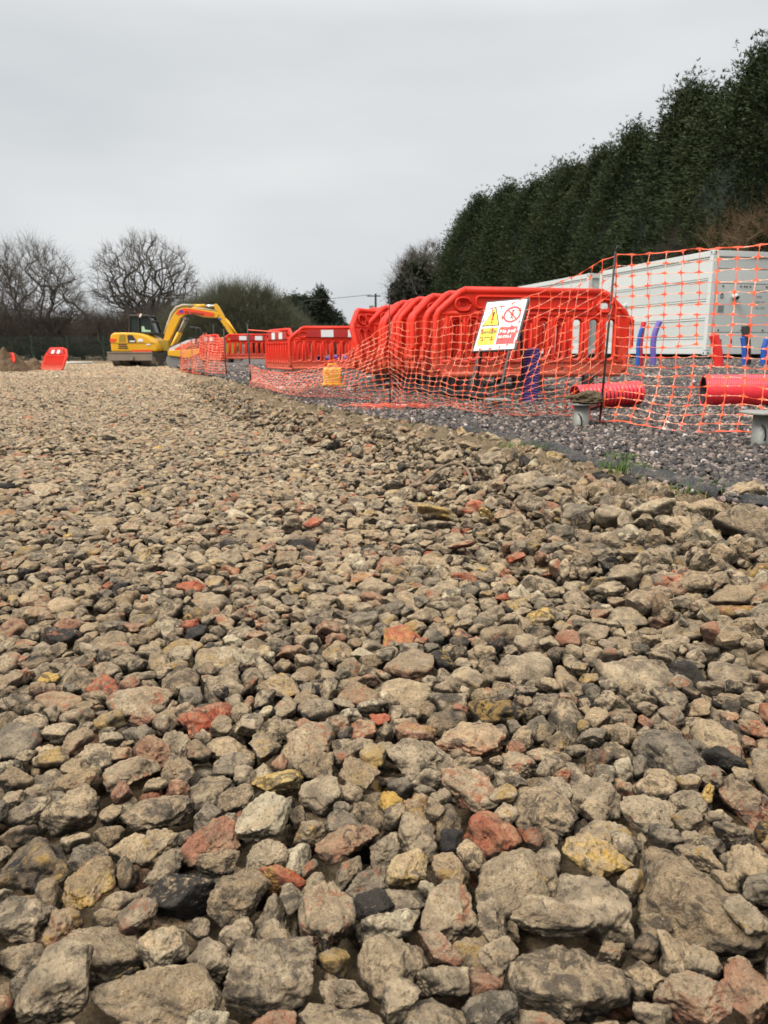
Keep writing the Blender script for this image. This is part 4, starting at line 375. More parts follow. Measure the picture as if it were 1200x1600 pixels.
1152,900,87,126,358,0,15,29,2005,1055,84,330,309,331,9,22,1035,582,93,320,359,162,14,23,1782,180,93,183,342,299,5,27,1780,1410,88,309,42,109,27,24,1608,1925,92,0,184,288,24,30,
832,1698,92,201,27,46,11,29,1985,653,91,307,348,279,26,27,]
# ------------------------------------------------------------------ layout helpers
def ray(px, py):
    cx = (px-600)/F; cy = (800-py)/F
    return cx, math.cos(PITCH)+cy*math.sin(PITCH), -math.sin(PITCH)+cy*math.cos(PITCH)
def ground(px, py, z=0.):
    x, y, zz = ray(px, py); t = (z-CH)/zz
    return x*t, y*t
def at(px, py, Y):
    x, y, z = ray(px, py); t = Y/y
    return Vector((x*t, Y, CH+z*t))
BY = np.array([-3, 1.2, 1.8, 2.36, 3.4, 4.81, 5.8, 7.8, 11, 15.4, 27, 60, 400.])
BX = np.array([3.2, 1.78, 1.5, 1.22, .98, .60, .05, -.8, -1.8, -3.2, -7, -17, -120.])
def sdist(x, y): return (np.asarray(x)-np.interp(y, BY, BX))*.95
def sm(a, b, x):
    t = np.clip((np.asarray(x, float)-a)/(b-a), 0, 1); return t*t*(3-2*t)
def Hr(x, y):                                   # surface of the rubble yard and the bank beside it
    s = sdist(x, y); x = np.asarray(x, float); y = np.asarray(y, float)
    w = np.interp(y, [2, 4, 6, 40], [.55, .75, .8, 1.0])
    h = .135*sm(-w-.25, -.12, s)*(1-.75*sm(14, 24, y))
    h = h+.012*np.sin(x*1.9+.6*y)*np.sin(y*1.3-x*.4)*sm(2.2, 4, y)
    return h-.35*sm(.3, 1.0, s)
def Hg(x, y):
    s = sdist(x, y)
    return .155+np.interp(s, [-1, 0, 1, 2, 14, 30], [.0, .0, .035, .065, .27, .30])+.006*np.sin(np.asarray(x)*3.1)*np.sin(np.asarray(y)*2.3)

# ------------------------------------------------------------------ object helpers
def tag(o, label=None, cat=None, group=None, kind=None):
    if label: o['label'] = label
    if cat: o['category'] = cat
    if group: o['group'] = group
    if kind: o['kind'] = kind
    return o
def thing(name, label, cat, loc=(0, 0, 0), rz=0., group=None):
    o = bpy.data.objects.new(name, None); COL.objects.link(o); o.empty_display_size = .2
    o.location = loc; o.rotation_euler = (0, 0, rz)
    return tag(o, label, cat, group)
def dup(root, loc=None, rot=None, label=None, group=None, scale=None):
    r = root.copy(); COL.objects.link(r)
    if loc is not None: r.location = loc
    if rot is not None: r.rotation_euler = rot
    if scale is not None: r.scale = scale
    if label: r['label'] = label
    if group: r['group'] = group
    for ch in list(root.children):
        c = ch.copy(); COL.objects.link(c); c.parent = r
        for g in ch.children:
            d = g.copy(); COL.objects.link(d); d.parent = c
    return r
def mesh_np(name, V, Fc, mat=None, smooth=False, fmat=None, attr=None):
    """V (n,3), Fc (m,k) arrays of same-size faces"""
    m = bpy.data.meshes.new(name); V = np.asarray(V, np.float32); Fc = np.asarray(Fc, np.int32)
    n, k = Fc.shape
    m.vertices.add(len(V)); m.vertices.foreach_set('co', V.ravel())
    m.loops.add(n*k); m.loops.foreach_set('vertex_index', Fc.ravel())
    m.polygons.add(n); m.polygons.foreach_set('loop_start', np.arange(0, n*k, k, dtype=np.int32))
    try: m.polygons.foreach_set('loop_total', np.full(n, k, np.int32))
    except Exception: pass
    if fmat is not None: m.polygons.foreach_set('material_index', np.asarray(fmat, np.int32))
    m.polygons.foreach_set('use_smooth', np.full(n, bool(smooth)))
    if mat is not None:
        for q in (mat if isinstance(mat, (list, tuple)) else [mat]): m.materials.append(q)
    if attr is not None:
        a = m.attributes.new('rnd', 'FLOAT', 'POINT'); a.data.foreach_set('value', np.asarray(attr, np.float32))
    m.update(calc_edges=True)
    return m
def link(name, me, parent=None):
    o = bpy.data.objects.new(name, me); COL.objects.link(o)
    if parent is not None: o.parent = parent
    return o
class MB:
    def __init__(s): s.v = []; s.f = []
    def add(s, vs, fs):
        b = len(s.v); s.v += [tuple(q) for q in vs]; s.f += [tuple(b+i for i in q) for q in fs]; return s
    def box(s, c, d, R=None):
        vs = [Vector((d[0]/2*i, d[1]/2*j, d[2]/2*k)) for i in (-1, 1) for j in (-1, 1) for k in (-1, 1)]
        if R is not None: vs = [R @ q for q in vs]
        return s.add([q+Vector(c) for q in vs], [(0, 1, 3, 2), (4, 6, 7, 5), (0, 4, 5, 1), (2, 3, 7, 6), (0, 2, 6, 4), (1, 5, 7, 3)])
    def tube(s, pts, r, n=8, cap=True):
        pts = [Vector(p) for p in pts]; rr = r if isinstance(r, (list, tuple)) else [r]*len(pts)
        rings = []; up = None
        for i, p in enumerate(pts):
            d = (pts[min(i+1, len(pts)-1)]-pts[max(i-1, 0)]).normalized()
            if up is None: up = Vector((0, 0, 1)) if abs(d.z) < .9 else Vector((1, 0, 0))
            a = d.cross(up).normalized(); b = a.cross(d).normalized(); up = b
            rings.append([p+rr[i]*(math.cos(t)*a+math.sin(t)*b) for t in [2*PI*k/n for k in range(n)]])
        vs = [q for g in rings for q in g]
        fs = [(i*n+k, i*n+(k+1) % n, (i+1)*n+(k+1) % n, (i+1)*n+k) for i in range(len(pts)-1) for k in range(n)]
        if cap: fs += [tuple(range(n-1, -1, -1)), tuple((len(pts)-1)*n+k for k in range(n))]
        return s.add(vs, fs)
    def prism(s, prof, y0, y1):                 # profile in (x,z), extruded along y
        n = len(prof)
        vs = [(x, y0, z) for x, z in prof]+[(x, y1, z) for x, z in prof]
        return s.add(vs, [tuple(range(n)), tuple(range(2*n-1, n-1, -1))]+[(i, i+n, (i+1) % n+n, (i+1) % n) for i in range(n)])
    def beam(s, p0, p1, w, h):
        p0 = Vector(p0); p1 = Vector(p1); d = (p1-p0); L = d.length; d.normalize()
        up = Vector((0, 0, 1)) if abs(d.z) < .95 else Vector((0, 1, 0))
        a = d.cross(up).normalized(); b = a.cross(d)
        R = Matrix((d, a, b)).transposed()
        return s.box((p0+p1)/2, (L, w, h), R)
    def build(s, name, mat, parent=None, smooth=False, bevel=0, xf=None, seg=2):
        m = bpy.data.meshes.new(name)
        vs = s.v if xf is None else [tuple(xf @ Vector(q)) for q in s.v]
        m.from_pydata(vs, [], s.f)
        bm = bmesh.new(); bm.from_mesh(m); bmesh.ops.recalc_face_normals(bm, faces=bm.faces); bm.to_mesh(m); bm.free()
        if mat is not None: m.materials.append(mat)
        if smooth: m.shade_smooth()
        o = link(name, m, parent)
        if bevel:
            b = o.modifiers.new('bevel', 'BEVEL'); b.width = bevel; b.segments = seg; b.limit_method = 'ANGLE'; b.angle_limit = math.radians(35)
            for p in m.polygons: p.use_smooth = True
            e = o.modifiers.new('wn', 'WEIGHTED_NORMAL'); e.keep_sharp = False
        return o

# ------------------------------------------------------------------ materials
class NT:
    def __init__(s, name):
        s.m = bpy.data.materials.new(name); s.m.use_nodes = True; s.t = s.m.node_tree; s.n = s.t.nodes
        s.b = s.n['Principled BSDF']; s.l = s.t.links
    def node(s, typ, ins={}, **kw):
        q = s.n.new(typ)
        for k, v in kw.items(): setattr(q, k, v)
        for k, v in ins.items(): s.put(q.inputs[k], v)
        return q
    def put(s, inp, v):
        if isinstance(v, bpy.types.NodeSocket): s.l.new(v, inp)
        elif isinstance(v, bpy.types.Node): s.l.new(v.outputs[0], inp)
        else:
            if isinstance(v, (tuple, list)) and len(v) == 3 and inp.type == 'RGBA': v = (*v, 1)
            inp.default_value = v
    def noise(s, scale, detail=4, rough=.55, vec=None, dist=0.):
        q = s.node('ShaderNodeTexNoise', {'Scale': scale, 'Detail': detail, 'Roughness': rough, 'Distortion': dist})
        if vec is not None: s.put(q.inputs['Vector'], vec)
        return q.outputs['Fac']
    def ramp(s, fac, pts, interp='LINEAR'):
        q = s.node('ShaderNodeValToRGB'); s.put(q.inputs['Fac'], fac); e = q.color_ramp; e.interpolation = interp
        while len(e.elements) < len(pts): e.elements.new(.5)
        for el, (p, c) in zip(e.elements, pts):
            el.position = p; el.color = (c, c, c, 1) if isinstance(c, (int, float)) else (*c, 1)
        return q.outputs['Color']
    def mix(s, f, a, b, mode='MIX'):
        q = s.node('ShaderNodeMix', data_type='RGBA', blend_type=mode)
        s.put(q.inputs[0], f); s.put(q.inputs[6], a); s.put(q.inputs[7], b); return q.outputs[2]
    def math(s, op, a, b=0., c=0.):
        q = s.node('ShaderNodeMath', operation=op); s.put(q.inputs[0], a); s.put(q.inputs[1], b); s.put(q.inputs[2], c); return q.outputs[0]
    def bump(s, h, strength=.5, dist=.01, normal=None):
        q = s.node('ShaderNodeBump', {'Strength': strength, 'Distance': dist}); s.put(q.inputs['Height'], h)
        if normal is not None: s.put(q.inputs['Normal'], normal)
        return q.outputs['Normal']
    def fin(s, col=None, rough=None, normal=None, **kw):
        if col is not None: s.put(s.b.inputs['Base Color'], col)
        if rough is not None: s.put(s.b.inputs['Roughness'], rough)
        if normal is not None: s.put(s.b.inputs['Normal'], normal)
        for k, v in kw.items(): s.put(s.b.inputs[k], v)
        return s.m
def pos(t): return t.node('ShaderNodeNewGeometry').outputs['Position']
def objc(t): return t.node('ShaderNodeTexCoord').outputs['Object']

def paint(name, col, rough=.45, dirt=.25, dirtcol=(.16, .12, .08), scale=6., bump=.05, metallic=0., var=.06, spec=.5, world=False, low=0.):
    t = NT(name); v = pos(t) if world else objc(t)
    n1 = t.noise(scale, 5, .6, v); n2 = t.noise(scale*9, 3, .6, v)
    c = t.mix(t.ramp(n1, [(.3, 0.), (.7, 1.)]), tuple(q*(1-var) for q in col), tuple(min(1, q*(1+var)) for q in col))
    d = t.ramp(t.math('MULTIPLY', n1, n2), [(.22, 0.), (.42, 1.)])
    if low:      # mud splashed up from the ground, and pale scuffs
        z = t.node('ShaderNodeSeparateXYZ', {0: v}).outputs['Z']; zz = t.math('SUBTRACT', 1., t.math('MULTIPLY', z, 1/low))
        sp = t.ramp(t.math('ADD', t.math('MULTIPLY', zz, .35), t.noise(38, 5, .7, v)), [(.56, 0.), (.74, 1.)])
        c = t.mix(t.math('MULTIPLY', sp, .55), c, (.33, .22, .13))
        sc2 = t.ramp(t.noise(14, 6, .75, v, 1.5), [(.60, 0.), (.68, 1.)]); c = t.mix(t.math('MULTIPLY', sc2, .22), c, (.85, .33, .22))
    c = t.mix(t.math('MULTIPLY', d, dirt), c, dirtcol)
    r = t.math('ADD', t.math('MULTIPLY', d, .25), rough)
    return t.fin(c, r, t.bump(n2, bump, .01), Metallic=metallic, **{'Specular IOR Level': spec})

MUD = (.205, .148, .088)
def stone_mat(name, base, base2, coat, use_attr, speck=(.38, .33, .25), dark=False):
    t = NT(name); g = t.node('ShaderNodeNewGeometry'); P = g.outputs['Position']
    rnd = t.node('ShaderNodeAttribute', attribute_name='rnd').outputs['Fac'] if use_attr else t.node('ShaderNodeObjectInfo').outputs['Random']
    vec = t.node('ShaderNodeVectorMath', {0: P}, operation='ADD')
    cb = t.node('ShaderNodeCombineXYZ', {0: t.math('MULTIPLY', rnd, 7.), 1: t.math('MULTIPLY', rnd, 31.), 2: t.math('MULTIPLY', rnd, 13.)})
    t.put(vec.inputs[1], cb.outputs[0]); v = vec.outputs[0]
    n1 = t.noise(22, 5, .62, v, .4); n2 = t.noise(75, 6, .68, v); n3 = t.noise(330, 4, .7, v); n4 = t.noise(9, 2, .5, v)
    c = t.mix(t.ramp(n1, [(.38, 0.), (.62, 1.)]), base, base2)
    # smeared dried mud: more on upward faces and where the noise is high
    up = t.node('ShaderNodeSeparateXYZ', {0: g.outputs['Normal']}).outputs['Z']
    m = t.math('ADD', t.math('MULTIPLY', up, .28), t.math('ADD', n2, t.math('MULTIPLY', n4, .55)))
    rn = t.math('SUBTRACT', t.math('FRACT', t.math('MULTIPLY', rnd, 17.3)), .5)
    m = t.math('ADD', m, t.math('MULTIPLY', rn, .52))
    mf = t.math('MULTIPLY', t.ramp(t.math('MULTIPLY', m, .6), [((1.28-coat*.46)*.6, 0.), ((1.42-coat*.44)*.6, 1.)]), .93)
    tone = t.math('FRACT', t.math('MULTIPLY', rnd, 91.7))
    mud = t.mix(tone, (.23, .168, .100), (.60, .465, .30))
    mud = t.mix(t.ramp(t.math('FRACT', t.math('MULTIPLY', rnd, 53.1)), [(.0, .0), (.5, 0.), (1., .8)]), mud, (.38, .32, .235))
    mud = t.mix(t.ramp(n3, [(.35, 0.), (.7, 1.)]), t.mix(.42, mud, (.08, .052, .03)), t.mix(.32, mud, (.72, .58, .40)))
    c = t.mix(mf, c, mud)
    # stains: tarmac smears, rust and ochre patches on some stones
    r2 = t.math('FRACT', t.math('MULTIPLY', rnd, 37.9)); stc = t.mix(t.math('GREATER_THAN', r2, .72), (.040, .035, .030), t.mix(t.math('GREATER_THAN', r2, .87), (.36, .12, .055), (.44, .29, .09)))
    stm = t.ramp(t.math('ADD', t.noise(34, 5, .7, v, .8), t.math('MULTIPLY', t.math('FRACT', t.math('MULTIPLY', rnd, 71.3)), .14)), [(.60, 0.), (.69, 1.)])
    c = t.mix(t.math('MULTIPLY', stm, .72), c, stc)
    # grit: pale aggregate specks, dark pores and painted shade darkening the flanks
    vo = t.node('ShaderNodeTexVoronoi', {'Scale': 150., 'Vector': v}, feature='F1')
    sp = t.math('MULTIPLY', t.math('LESS_THAN', vo.outputs['Distance'], .2), t.math('GREATER_THAN', t.math('FRACT', t.math('MULTIPLY', vo.outputs['Color'], 5.)), .62))
    c = t.mix(t.math('MULTIPLY', sp, .65), c, speck)
    pore = t.ramp(t.noise(170, 4, .65, v), [(.33, 1.), (.43, 0.)])
    c = t.mix(t.math('MULTIPLY', pore, .42), c, (.035, .026, .018))
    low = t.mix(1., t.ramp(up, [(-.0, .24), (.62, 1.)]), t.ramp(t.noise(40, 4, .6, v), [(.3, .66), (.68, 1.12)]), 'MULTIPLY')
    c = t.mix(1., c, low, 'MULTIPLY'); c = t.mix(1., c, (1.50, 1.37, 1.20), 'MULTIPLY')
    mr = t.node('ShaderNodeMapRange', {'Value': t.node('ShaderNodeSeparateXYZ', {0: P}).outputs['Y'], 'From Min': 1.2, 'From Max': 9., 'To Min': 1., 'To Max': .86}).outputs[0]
    cb2 = t.node('ShaderNodeCombineXYZ', {0: mr, 1: mr, 2: mr}).outputs[0]; c = t.mix(1., c, cb2, 'MULTIPLY')      # painted gradient: stone brightness lowered in the colour further out
    h = t.math('ADD', t.math('MULTIPLY', n2, 1.5), t.math('ADD', t.math('MULTIPLY', n3, .55), t.math('MULTIPLY', pore, -.25)))
    return t.fin(c, t.math('ADD', .62, t.math('MULTIPLY', n1, .3)), t.bump(h, 1., .016), **{'Specular IOR Level': .35})
STONE = {}
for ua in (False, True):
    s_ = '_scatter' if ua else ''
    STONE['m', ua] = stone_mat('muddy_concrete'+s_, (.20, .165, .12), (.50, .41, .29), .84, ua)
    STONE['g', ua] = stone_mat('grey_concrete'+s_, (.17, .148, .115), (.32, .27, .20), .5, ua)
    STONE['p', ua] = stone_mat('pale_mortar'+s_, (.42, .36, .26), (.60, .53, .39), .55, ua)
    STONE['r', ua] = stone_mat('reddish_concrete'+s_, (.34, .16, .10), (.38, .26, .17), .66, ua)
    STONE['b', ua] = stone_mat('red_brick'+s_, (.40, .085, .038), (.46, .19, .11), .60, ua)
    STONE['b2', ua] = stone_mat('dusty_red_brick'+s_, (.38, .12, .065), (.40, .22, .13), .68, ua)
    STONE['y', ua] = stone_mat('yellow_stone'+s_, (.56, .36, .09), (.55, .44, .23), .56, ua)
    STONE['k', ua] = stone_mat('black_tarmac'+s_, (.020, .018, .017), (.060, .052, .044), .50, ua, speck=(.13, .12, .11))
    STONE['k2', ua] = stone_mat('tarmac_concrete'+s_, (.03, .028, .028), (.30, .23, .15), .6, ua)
# ------------------------------------------------------------------ stones
_ICO = {}
def ico(level):
    if level not in _ICO:
        bm = bmesh.new(); bmesh.ops.create_icosphere(bm, subdivisions=level, radius=1.0)
        bm.verts.ensure_lookup_table()
        v = np.array([x.co[:] for x in bm.verts]); f = np.array([[q.index for q in p.verts] for p in bm.faces]); bm.free()
        v /= np.linalg.norm(v, axis=1)[:, None]; _ICO[level] = (v, f)
    return _ICO[level]
NPR = 32
def stone_radius(k, u):
    r = np.random.RandomState(900+k)
    n = r.randn(12, 3); n /= np.linalg.norm(n, axis=1)[:, None]
    n[1] = -n[0]+r.randn(3)*.18; n[3] = -n[2]+r.randn(3)*.25; n /= np.linalg.norm(n, axis=1)[:, None]
    d = .62+.34*r.rand(12); d[0] = .55+.15*r.rand(); d[1] = .55+.15*r.rand()
    dots = u@n.T
    q = np.where(dots > .05, d/np.maximum(dots, .05), 9.)
    p = 16.0+26*r.rand()*(k % 3 != 0)
    q = np.minimum(q, 1.4); q = np.hstack([q, np.full((len(u), 1), 1.14)])
    return (q**(-p)).sum(1)**(-1/p)
def stone_dims(k):
    r = np.random.RandomState(500+k)
    return np.array([1.0+.34*r.rand(), .86+.22*r.rand(), .70+.26*r.rand()])
_SV = {}
def stone_verts(k, level, rough=1.):
    if (k, level) in _SV: return _SV[k, level]
    u, f = ico(level); rad = stone_radius(k, u)
    v = u*rad[:, None]*stone_dims(k); v = v/(v.max(0)-v.min(0)).mean()
    amp = {1: 0, 2: .03, 3: .06, 4: .078, 5: .078}[level]
    if amp:
        off = Vector((k*3.7, k*1.3, 2.))
        dn = np.empty(len(v))
        for i, q in enumerate(v):
            p = Vector(q)
            a = noise.noise(p*3.2+off)
            if level >= 3: a += .55*noise.noise(p*7.5+off)
            if level >= 4: a += .42*noise.noise(p*15+off)-.25*max(0., 1-abs(noise.noise(p*4.5-off))/.07)
            if level >= 5: a += .26*noise.noise(p*34+off)
            dn[i] = a
        v = v+u*(amp*dn)[:, None]
    _SV[k, level] = (v, f); return v, f
def qmats(q):
    w, x, y, z = q.T
    return np.stack([np.stack([1-2*(y*y+z*z), 2*(x*y-w*z), 2*(x*z+w*y)], -1), np.stack([2*(x*y+w*z), 1-2*(x*x+z*z), 2*(y*z-w*x)], -1), np.stack([2*(x*z-w*y), 2*(y*z+w*x), 1-2*(x*x+y*y)], -1)], 1)
raw = np.array(PACK, float).reshape(-1, 8); N0 = len(raw)
spos = raw[:, 0:3]/1000.+np.array([-1.1, .45, -.112])
sq = np.array([Euler([math.radians(a) for a in r]).to_quaternion()[:] for r in raw[:, 3:6]])
sk = raw[:, 6].astype(int); ssz = raw[:, 7]/1000.
HEROES = [ 
(1080,1400,190,215,'m'),(810,1375,150,115,'m'),(850,1275,100,105,'m'),(1050,1180,110,100,'g'),(260,1550,215,110,'m'),
(885,1545,185,110,'m'),(935,1345,100,75,'y'),(940,1425,115,110,'m'),(540,1320,100,65,'r'),(1170,1265,80,90,'ry'),
(1020,1270,95,70,'p'),(320,1128,90,55,'b'),(625,1000,60,40,'b'),(640,1045,80,55,'r'),(440,1225,75,50,'y'),
(137,1375,75,90,'y2'),(60,1340,110,90,'k2'),(250,1270,115,70,'m'),(115,1270,85,75,'m'),(15,1165,80,60,'g'),
(1000,1060,130,90,'m'),(820,1040,90,100,'m'),(735,1235,100,75,'p'),(480,1165,95,80,'m'),(370,1410,95,80,'m'),
(330,1320,90,80,'r'),(410,1290,80,85,'p'),(1165,1560,80,110,'r'),(1080,1565,110,80,'r'),(420,1520,140,110,'m'),
(620,1505,110,110,'m'),(100,1550,110,110,'m'),(855,1465,140,70,'m'),(700,1430,85,100,'m'),(735,1160,110,55,'b2'),
(775,1110,90,50,'k'),(435,1075,70,45,'k'),(510,1440,90,100,'m'),(1165,1470,70,60,'m'),(40,1440,90,70,'m'),(205,1210,80,60,'m'),(660,1190,110,70,'m'),(225,1100,100,55,'m')]
def hero_pose(i):
    px, py, w, h, t = HEROES[i]
    x, y, zz = ray(px, py); dep = (-.02-CH)/zz; lw = w/F*dep; lh = h/F*dep; y = y*dep
    a = math.atan2(CH, y); lz = .66*min(lw, lh*1.1)
    ly = max((lh-lz*math.cos(a)*.55)/math.sin(a), lw*.55)
    return lw, min(ly, lw*1.35), lz
NH = len(HEROES)
TYPES = ['m', 'g', 'p', 'r', 'b', 'b2', 'y', 'k', 'k2']
def pick_types(n, rs, far=False):
    p = [.63, .15, .05, .065, .003, .012, .007, .036, .052] if not far else [.69, .125, .075, .045, .004, .012, .005, .02, .03]
    return rs.choice(len(TYPES), n, p=np.array(p)/sum(p))
rs0 = np.random.RandomState(21)
stype = pick_types(N0, rs0)
# odd-coloured stones where the photograph has them (nearest packed stone takes the colour)
SPOT = [(268, 800, 'b'), (165, 845, 'b'), (280, 970, 'b'), (170, 1075, 'b'), (425, 1360, 'b'), 
        (305, 985, 'k'), (210, 1265, 'k'), (700, 1290, 'k'), (600, 1385, 'k'), (255, 1075, 'm'), (400, 1030, 'p'), (1190, 1060, 'r'), (1160, 975, 'r'), (600, 1240, 'y'), (650, 1330, 'y'),
        (1100, 1210, 'k'), (1130, 1180, 'k'), (740, 1040, 'p'), (590, 1075, 'r'), (980, 1190, 'p'), (30, 1290, 'k2'), (240, 1340, 'm'), (1060, 1040, 'k'), (1070, 1075, 'k2'), (860, 1150, 'k2'), (700, 1110, 'k2')]
LH = np.zeros(N0)
for (px, py, tt) in SPOT:
    gx, gy = ground(px, py, -.01)
    if not (-1.1 < gx < 1.1 and .45 < gy < 2.65): continue
    d = (spos[:, 0]-gx)**2+(spos[:, 1]-gy)**2-(ssz*.3)**2+(spos[:, 2] < -.055)*.01
    d[:NH] += 1; stype[int(np.argmin(d))] = TYPES.index(tt)
for i in range(NH): stype[i] = TYPES.index(HEROES[i][4] if HEROES[i][4] != 'ry' and HEROES[i][4] != 'y2' else {'ry': 'b2', 'y2': 'y'}[HEROES[i][4]])

def scatter_mesh(k, q, loc, scl, ty, rnd, level):
    """one merged mesh (lists) of stones that share no data"""
    Vs = []; Fs = []; Ms = []; As = []; base = 0
    for kk in np.unique(k):
        ix = np.nonzero(k == kk)[0]; v, f = stone_verts(int(kk), level)
        R = qmats(q[ix])
        W = np.einsum('nij,vj->nvi', R, v)*scl[ix][:, None, None]+loc[ix][:, None, :]
        n = len(v); Vs.append(W.reshape(-1, 3))
        Fs.append((f[None]+(np.arange(len(ix))*n)[:, None, None]+base).reshape(-1, 3)); base += n*len(ix)
        Ms.append(np.repeat(ty[ix], len(f))); As.append(np.repeat(rnd[ix], n))
    return np.concatenate(Vs), np.concatenate(Fs), np.concatenate(Ms), np.concatenate(As)

# visible tests for the camera's surroundings (a margin all round so other viewpoints hold up)
def near_view(x, y, m=.6): return (np.abs(x) < .56*y+m) & (y > .1)

# 300 most visible single stones -------------------------------------------------
wx, wy, wz = spos.T
wz = wz+Hr(wx, wy)
sz_all = ssz.copy()
for i in range(NH): sz_all[i] = np.mean(hero_pose(i))
dist2 = wx**2+wy**2+CH**2
inview = (np.abs(wx) < .5*(wy*.979+.13)+.02) & (wy > .60)
score = sz_all**2/dist2*inview*np.clip((spos[:, 2]+sz_all*.35+.045)/.03, .02, 1)
score[:NH] = 9
order = np.argsort(-score); single = order[:262]
is_single = np.zeros(N0, bool); is_single[single] = True
TN = {'m': ('broken_stone', 'mud coated broken concrete stone among the foreground rubble', 'mud coated stones in the foreground rubble'),
      'g': ('broken_stone', 'grey broken concrete stone with less mud, among the foreground rubble', 'grey concrete stones in the foreground rubble'),
      'p': ('broken_stone', 'pale mortar-coloured stone among the foreground rubble', 'pale stones in the foreground rubble'),
      'r': ('broken_stone', 'dull reddish brown stone among the foreground rubble', 'reddish stones in the foreground rubble'),
      'b': ('brick_fragment', 'bright red brick fragment lying among the foreground rubble', 'red brick fragments in the foreground rubble'),
      'b2': ('brick_fragment', 'red brick fragment smeared with mud, among the foreground rubble', 'muddy brick fragments in the foreground rubble'),
      'y': ('broken_stone', 'small yellow ochre stone among the foreground rubble', 'yellow stones in the foreground rubble'),
      'k': ('tarmac_lump', 'black tarmac lump lying among the foreground rubble', 'black tarmac lumps in the foreground rubble'),
      'k2': ('tarmac_lump', 'stone half black tarmac and half mud, in the foreground rubble', 'tarmac stained stones in the foreground rubble')}
HL = {0: 'largest slab of muddy concrete, blunt wedge shape at the lower right', 1: 'broad flat topped muddy stone left of the yellow ochre stone', 2: 'flat angular muddy stone just above the broad flat topped one',
      3: 'grey brown blocky stone high above the largest slab at the right', 4: 'wide low muddy boulder at the bottom edge, left of centre', 5: 'wide muddy boulder at the bottom edge below the yellow ochre stone',
      6: 'yellow ochre pitted stone beside the largest muddy slab', 7: 'muddy block directly below the yellow ochre stone', 8: 'smooth reddish brown stone lying alone near the picture centre bottom',
      9: 'red and yellow brick chunk at the right edge above the largest slab', 10: 'pale squared stone left of the red and yellow brick chunk', 11: 'orange red brick piece, brightest in the left foreground',
      12: 'split bright red brick lump in the middle of the rubble', 13: 'rounded reddish stone just below the split bright red brick lump', 14: 'pale yellow stone in the left centre of the foreground',
      15: 'yellowish rounded stone near the left edge', 16: 'large stone streaked with black tarmac at the left edge', 17: 'flat pointed muddy stone above the streaked left edge stone',
      19: 'flat blue grey stone cut by the left edge of view', 20: 'triangular muddy slab lying above the grey brown blocky stone', 21: 'upright muddy slab between the split red brick and the triangular slab',
      22: 'pale squared stone above the broad flat topped muddy stone', 26: 'pale knobbly stone below the pale yellow stone', 27: 'mud smeared red brick at the bottom right corner',
      28: 'mud smeared red brick next to the bottom right corner brick', 29: 'big lumpy stone at the bottom edge right of the wide low boulder', 34: 'broken dusty brick slab split across, above the pale squared stone',
      35: 'flat black tarmac lump right of centre below the split red brick', 36: 'black tarmac lump left of centre near the orange red brick piece'}
_pm = {}
def proto(k, ty, level=5):
    if (k, ty, level) not in _pm:
        b = ('b', k, level)
        if b not in _pm:
            v, f = stone_verts(k, level); _pm[b] = mesh_np('stone_shape', v, f, None, True)
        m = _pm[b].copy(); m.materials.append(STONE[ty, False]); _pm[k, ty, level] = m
    return _pm[k, ty, level]
for i in single:
    i = int(i); ty = TYPES[stype[i]]; nm, lb, gr = TN[ty]
    lv = 5 if dist2[i] < 2.2 else 4
    o = link(nm, proto(int(sk[i]), ty, lv)); o.rotation_mode = 'QUATERNION'; o.rotation_quaternion = sq[i]
    o.location = (wx[i], wy[i], wz[i])
    if i < NH:
        v, f = stone_verts(int(sk[i]), 3); e = v.max(0)-v.min(0); d = hero_pose(i); o.scale = [d[j]/e[j] for j in range(3)]
        if i in HL: lb = HL[i]; gr = None
    else: o.scale = (ssz[i],)*3
    tag(o, lb, {'broken_stone': 'stone', 'brick_fragment': 'brick', 'tarmac_lump': 'tarmac lump'}[nm], gr)

# bigger grey chunks heaped on the slope at the right --------------------------------
EXTRA = [(1128, 880, 125, 90, 'g'), (1168, 822, 105, 75, 'g'), (1040, 850, 75, 62, 'g'), (985, 848, 62, 56, 'g'), (1075, 838, 80, 60, 'm'), (1030, 800, 70, 45, 'p'), (955, 810, 70, 48, 'm'),
         (905, 805, 60, 42, 'g'), (873, 835, 52, 38, 'g'), (1100, 800, 62, 40, 'm'), (1155, 775, 70, 42, 'm'), (1010, 880, 55, 45, 'p'), (930, 850, 58, 44, 'g'), (900, 868, 50, 30, 'r'), (838, 790, 60, 34, 'm'), (1190, 900, 70, 55, 'y'),
         (1055, 905, 55, 32, 'b'), (980, 905, 70, 45, 'm'), (820, 755, 66, 34, 'm'), (770, 720, 50, 26, 'm'), (860, 760, 60, 30, 'g'), (700, 715, 44, 22, 'm'), (735, 700, 40, 20, 'g'),
         (1190, 845, 60, 50, 'g'), (1090, 912, 70, 40, 'm'), (800, 822, 52, 30, 'm'), (685, 803, 58, 27, 'y'), (490, 818, 30, 16, 'b'), (733, 800, 28, 16, 'b'), (805, 872, 34, 14, 'b'), (720, 852, 44, 15, 'b2'), (950, 880, 40, 24, 'k2'), (1150, 930, 90, 40, 'm'), (625, 775, 50, 18, 'm'), (485, 705, 30, 7, 'p')]
EL = {0: 'largest grey chunk heaped on the slope at the right edge', 1: 'large grey chunk just above the largest one at the right edge', 2: 'dark angular grey chunk left of the large grey chunks', 16: 'flat bright red brick piece below the heap of grey chunks',
      26: 'flat yellow stone in the middle distance of the rubble', 27: 'bright red brick fragment in the left middle distance', 34: 'thin white flat stone far off near the netting'}
rsx = np.random.RandomState(5)
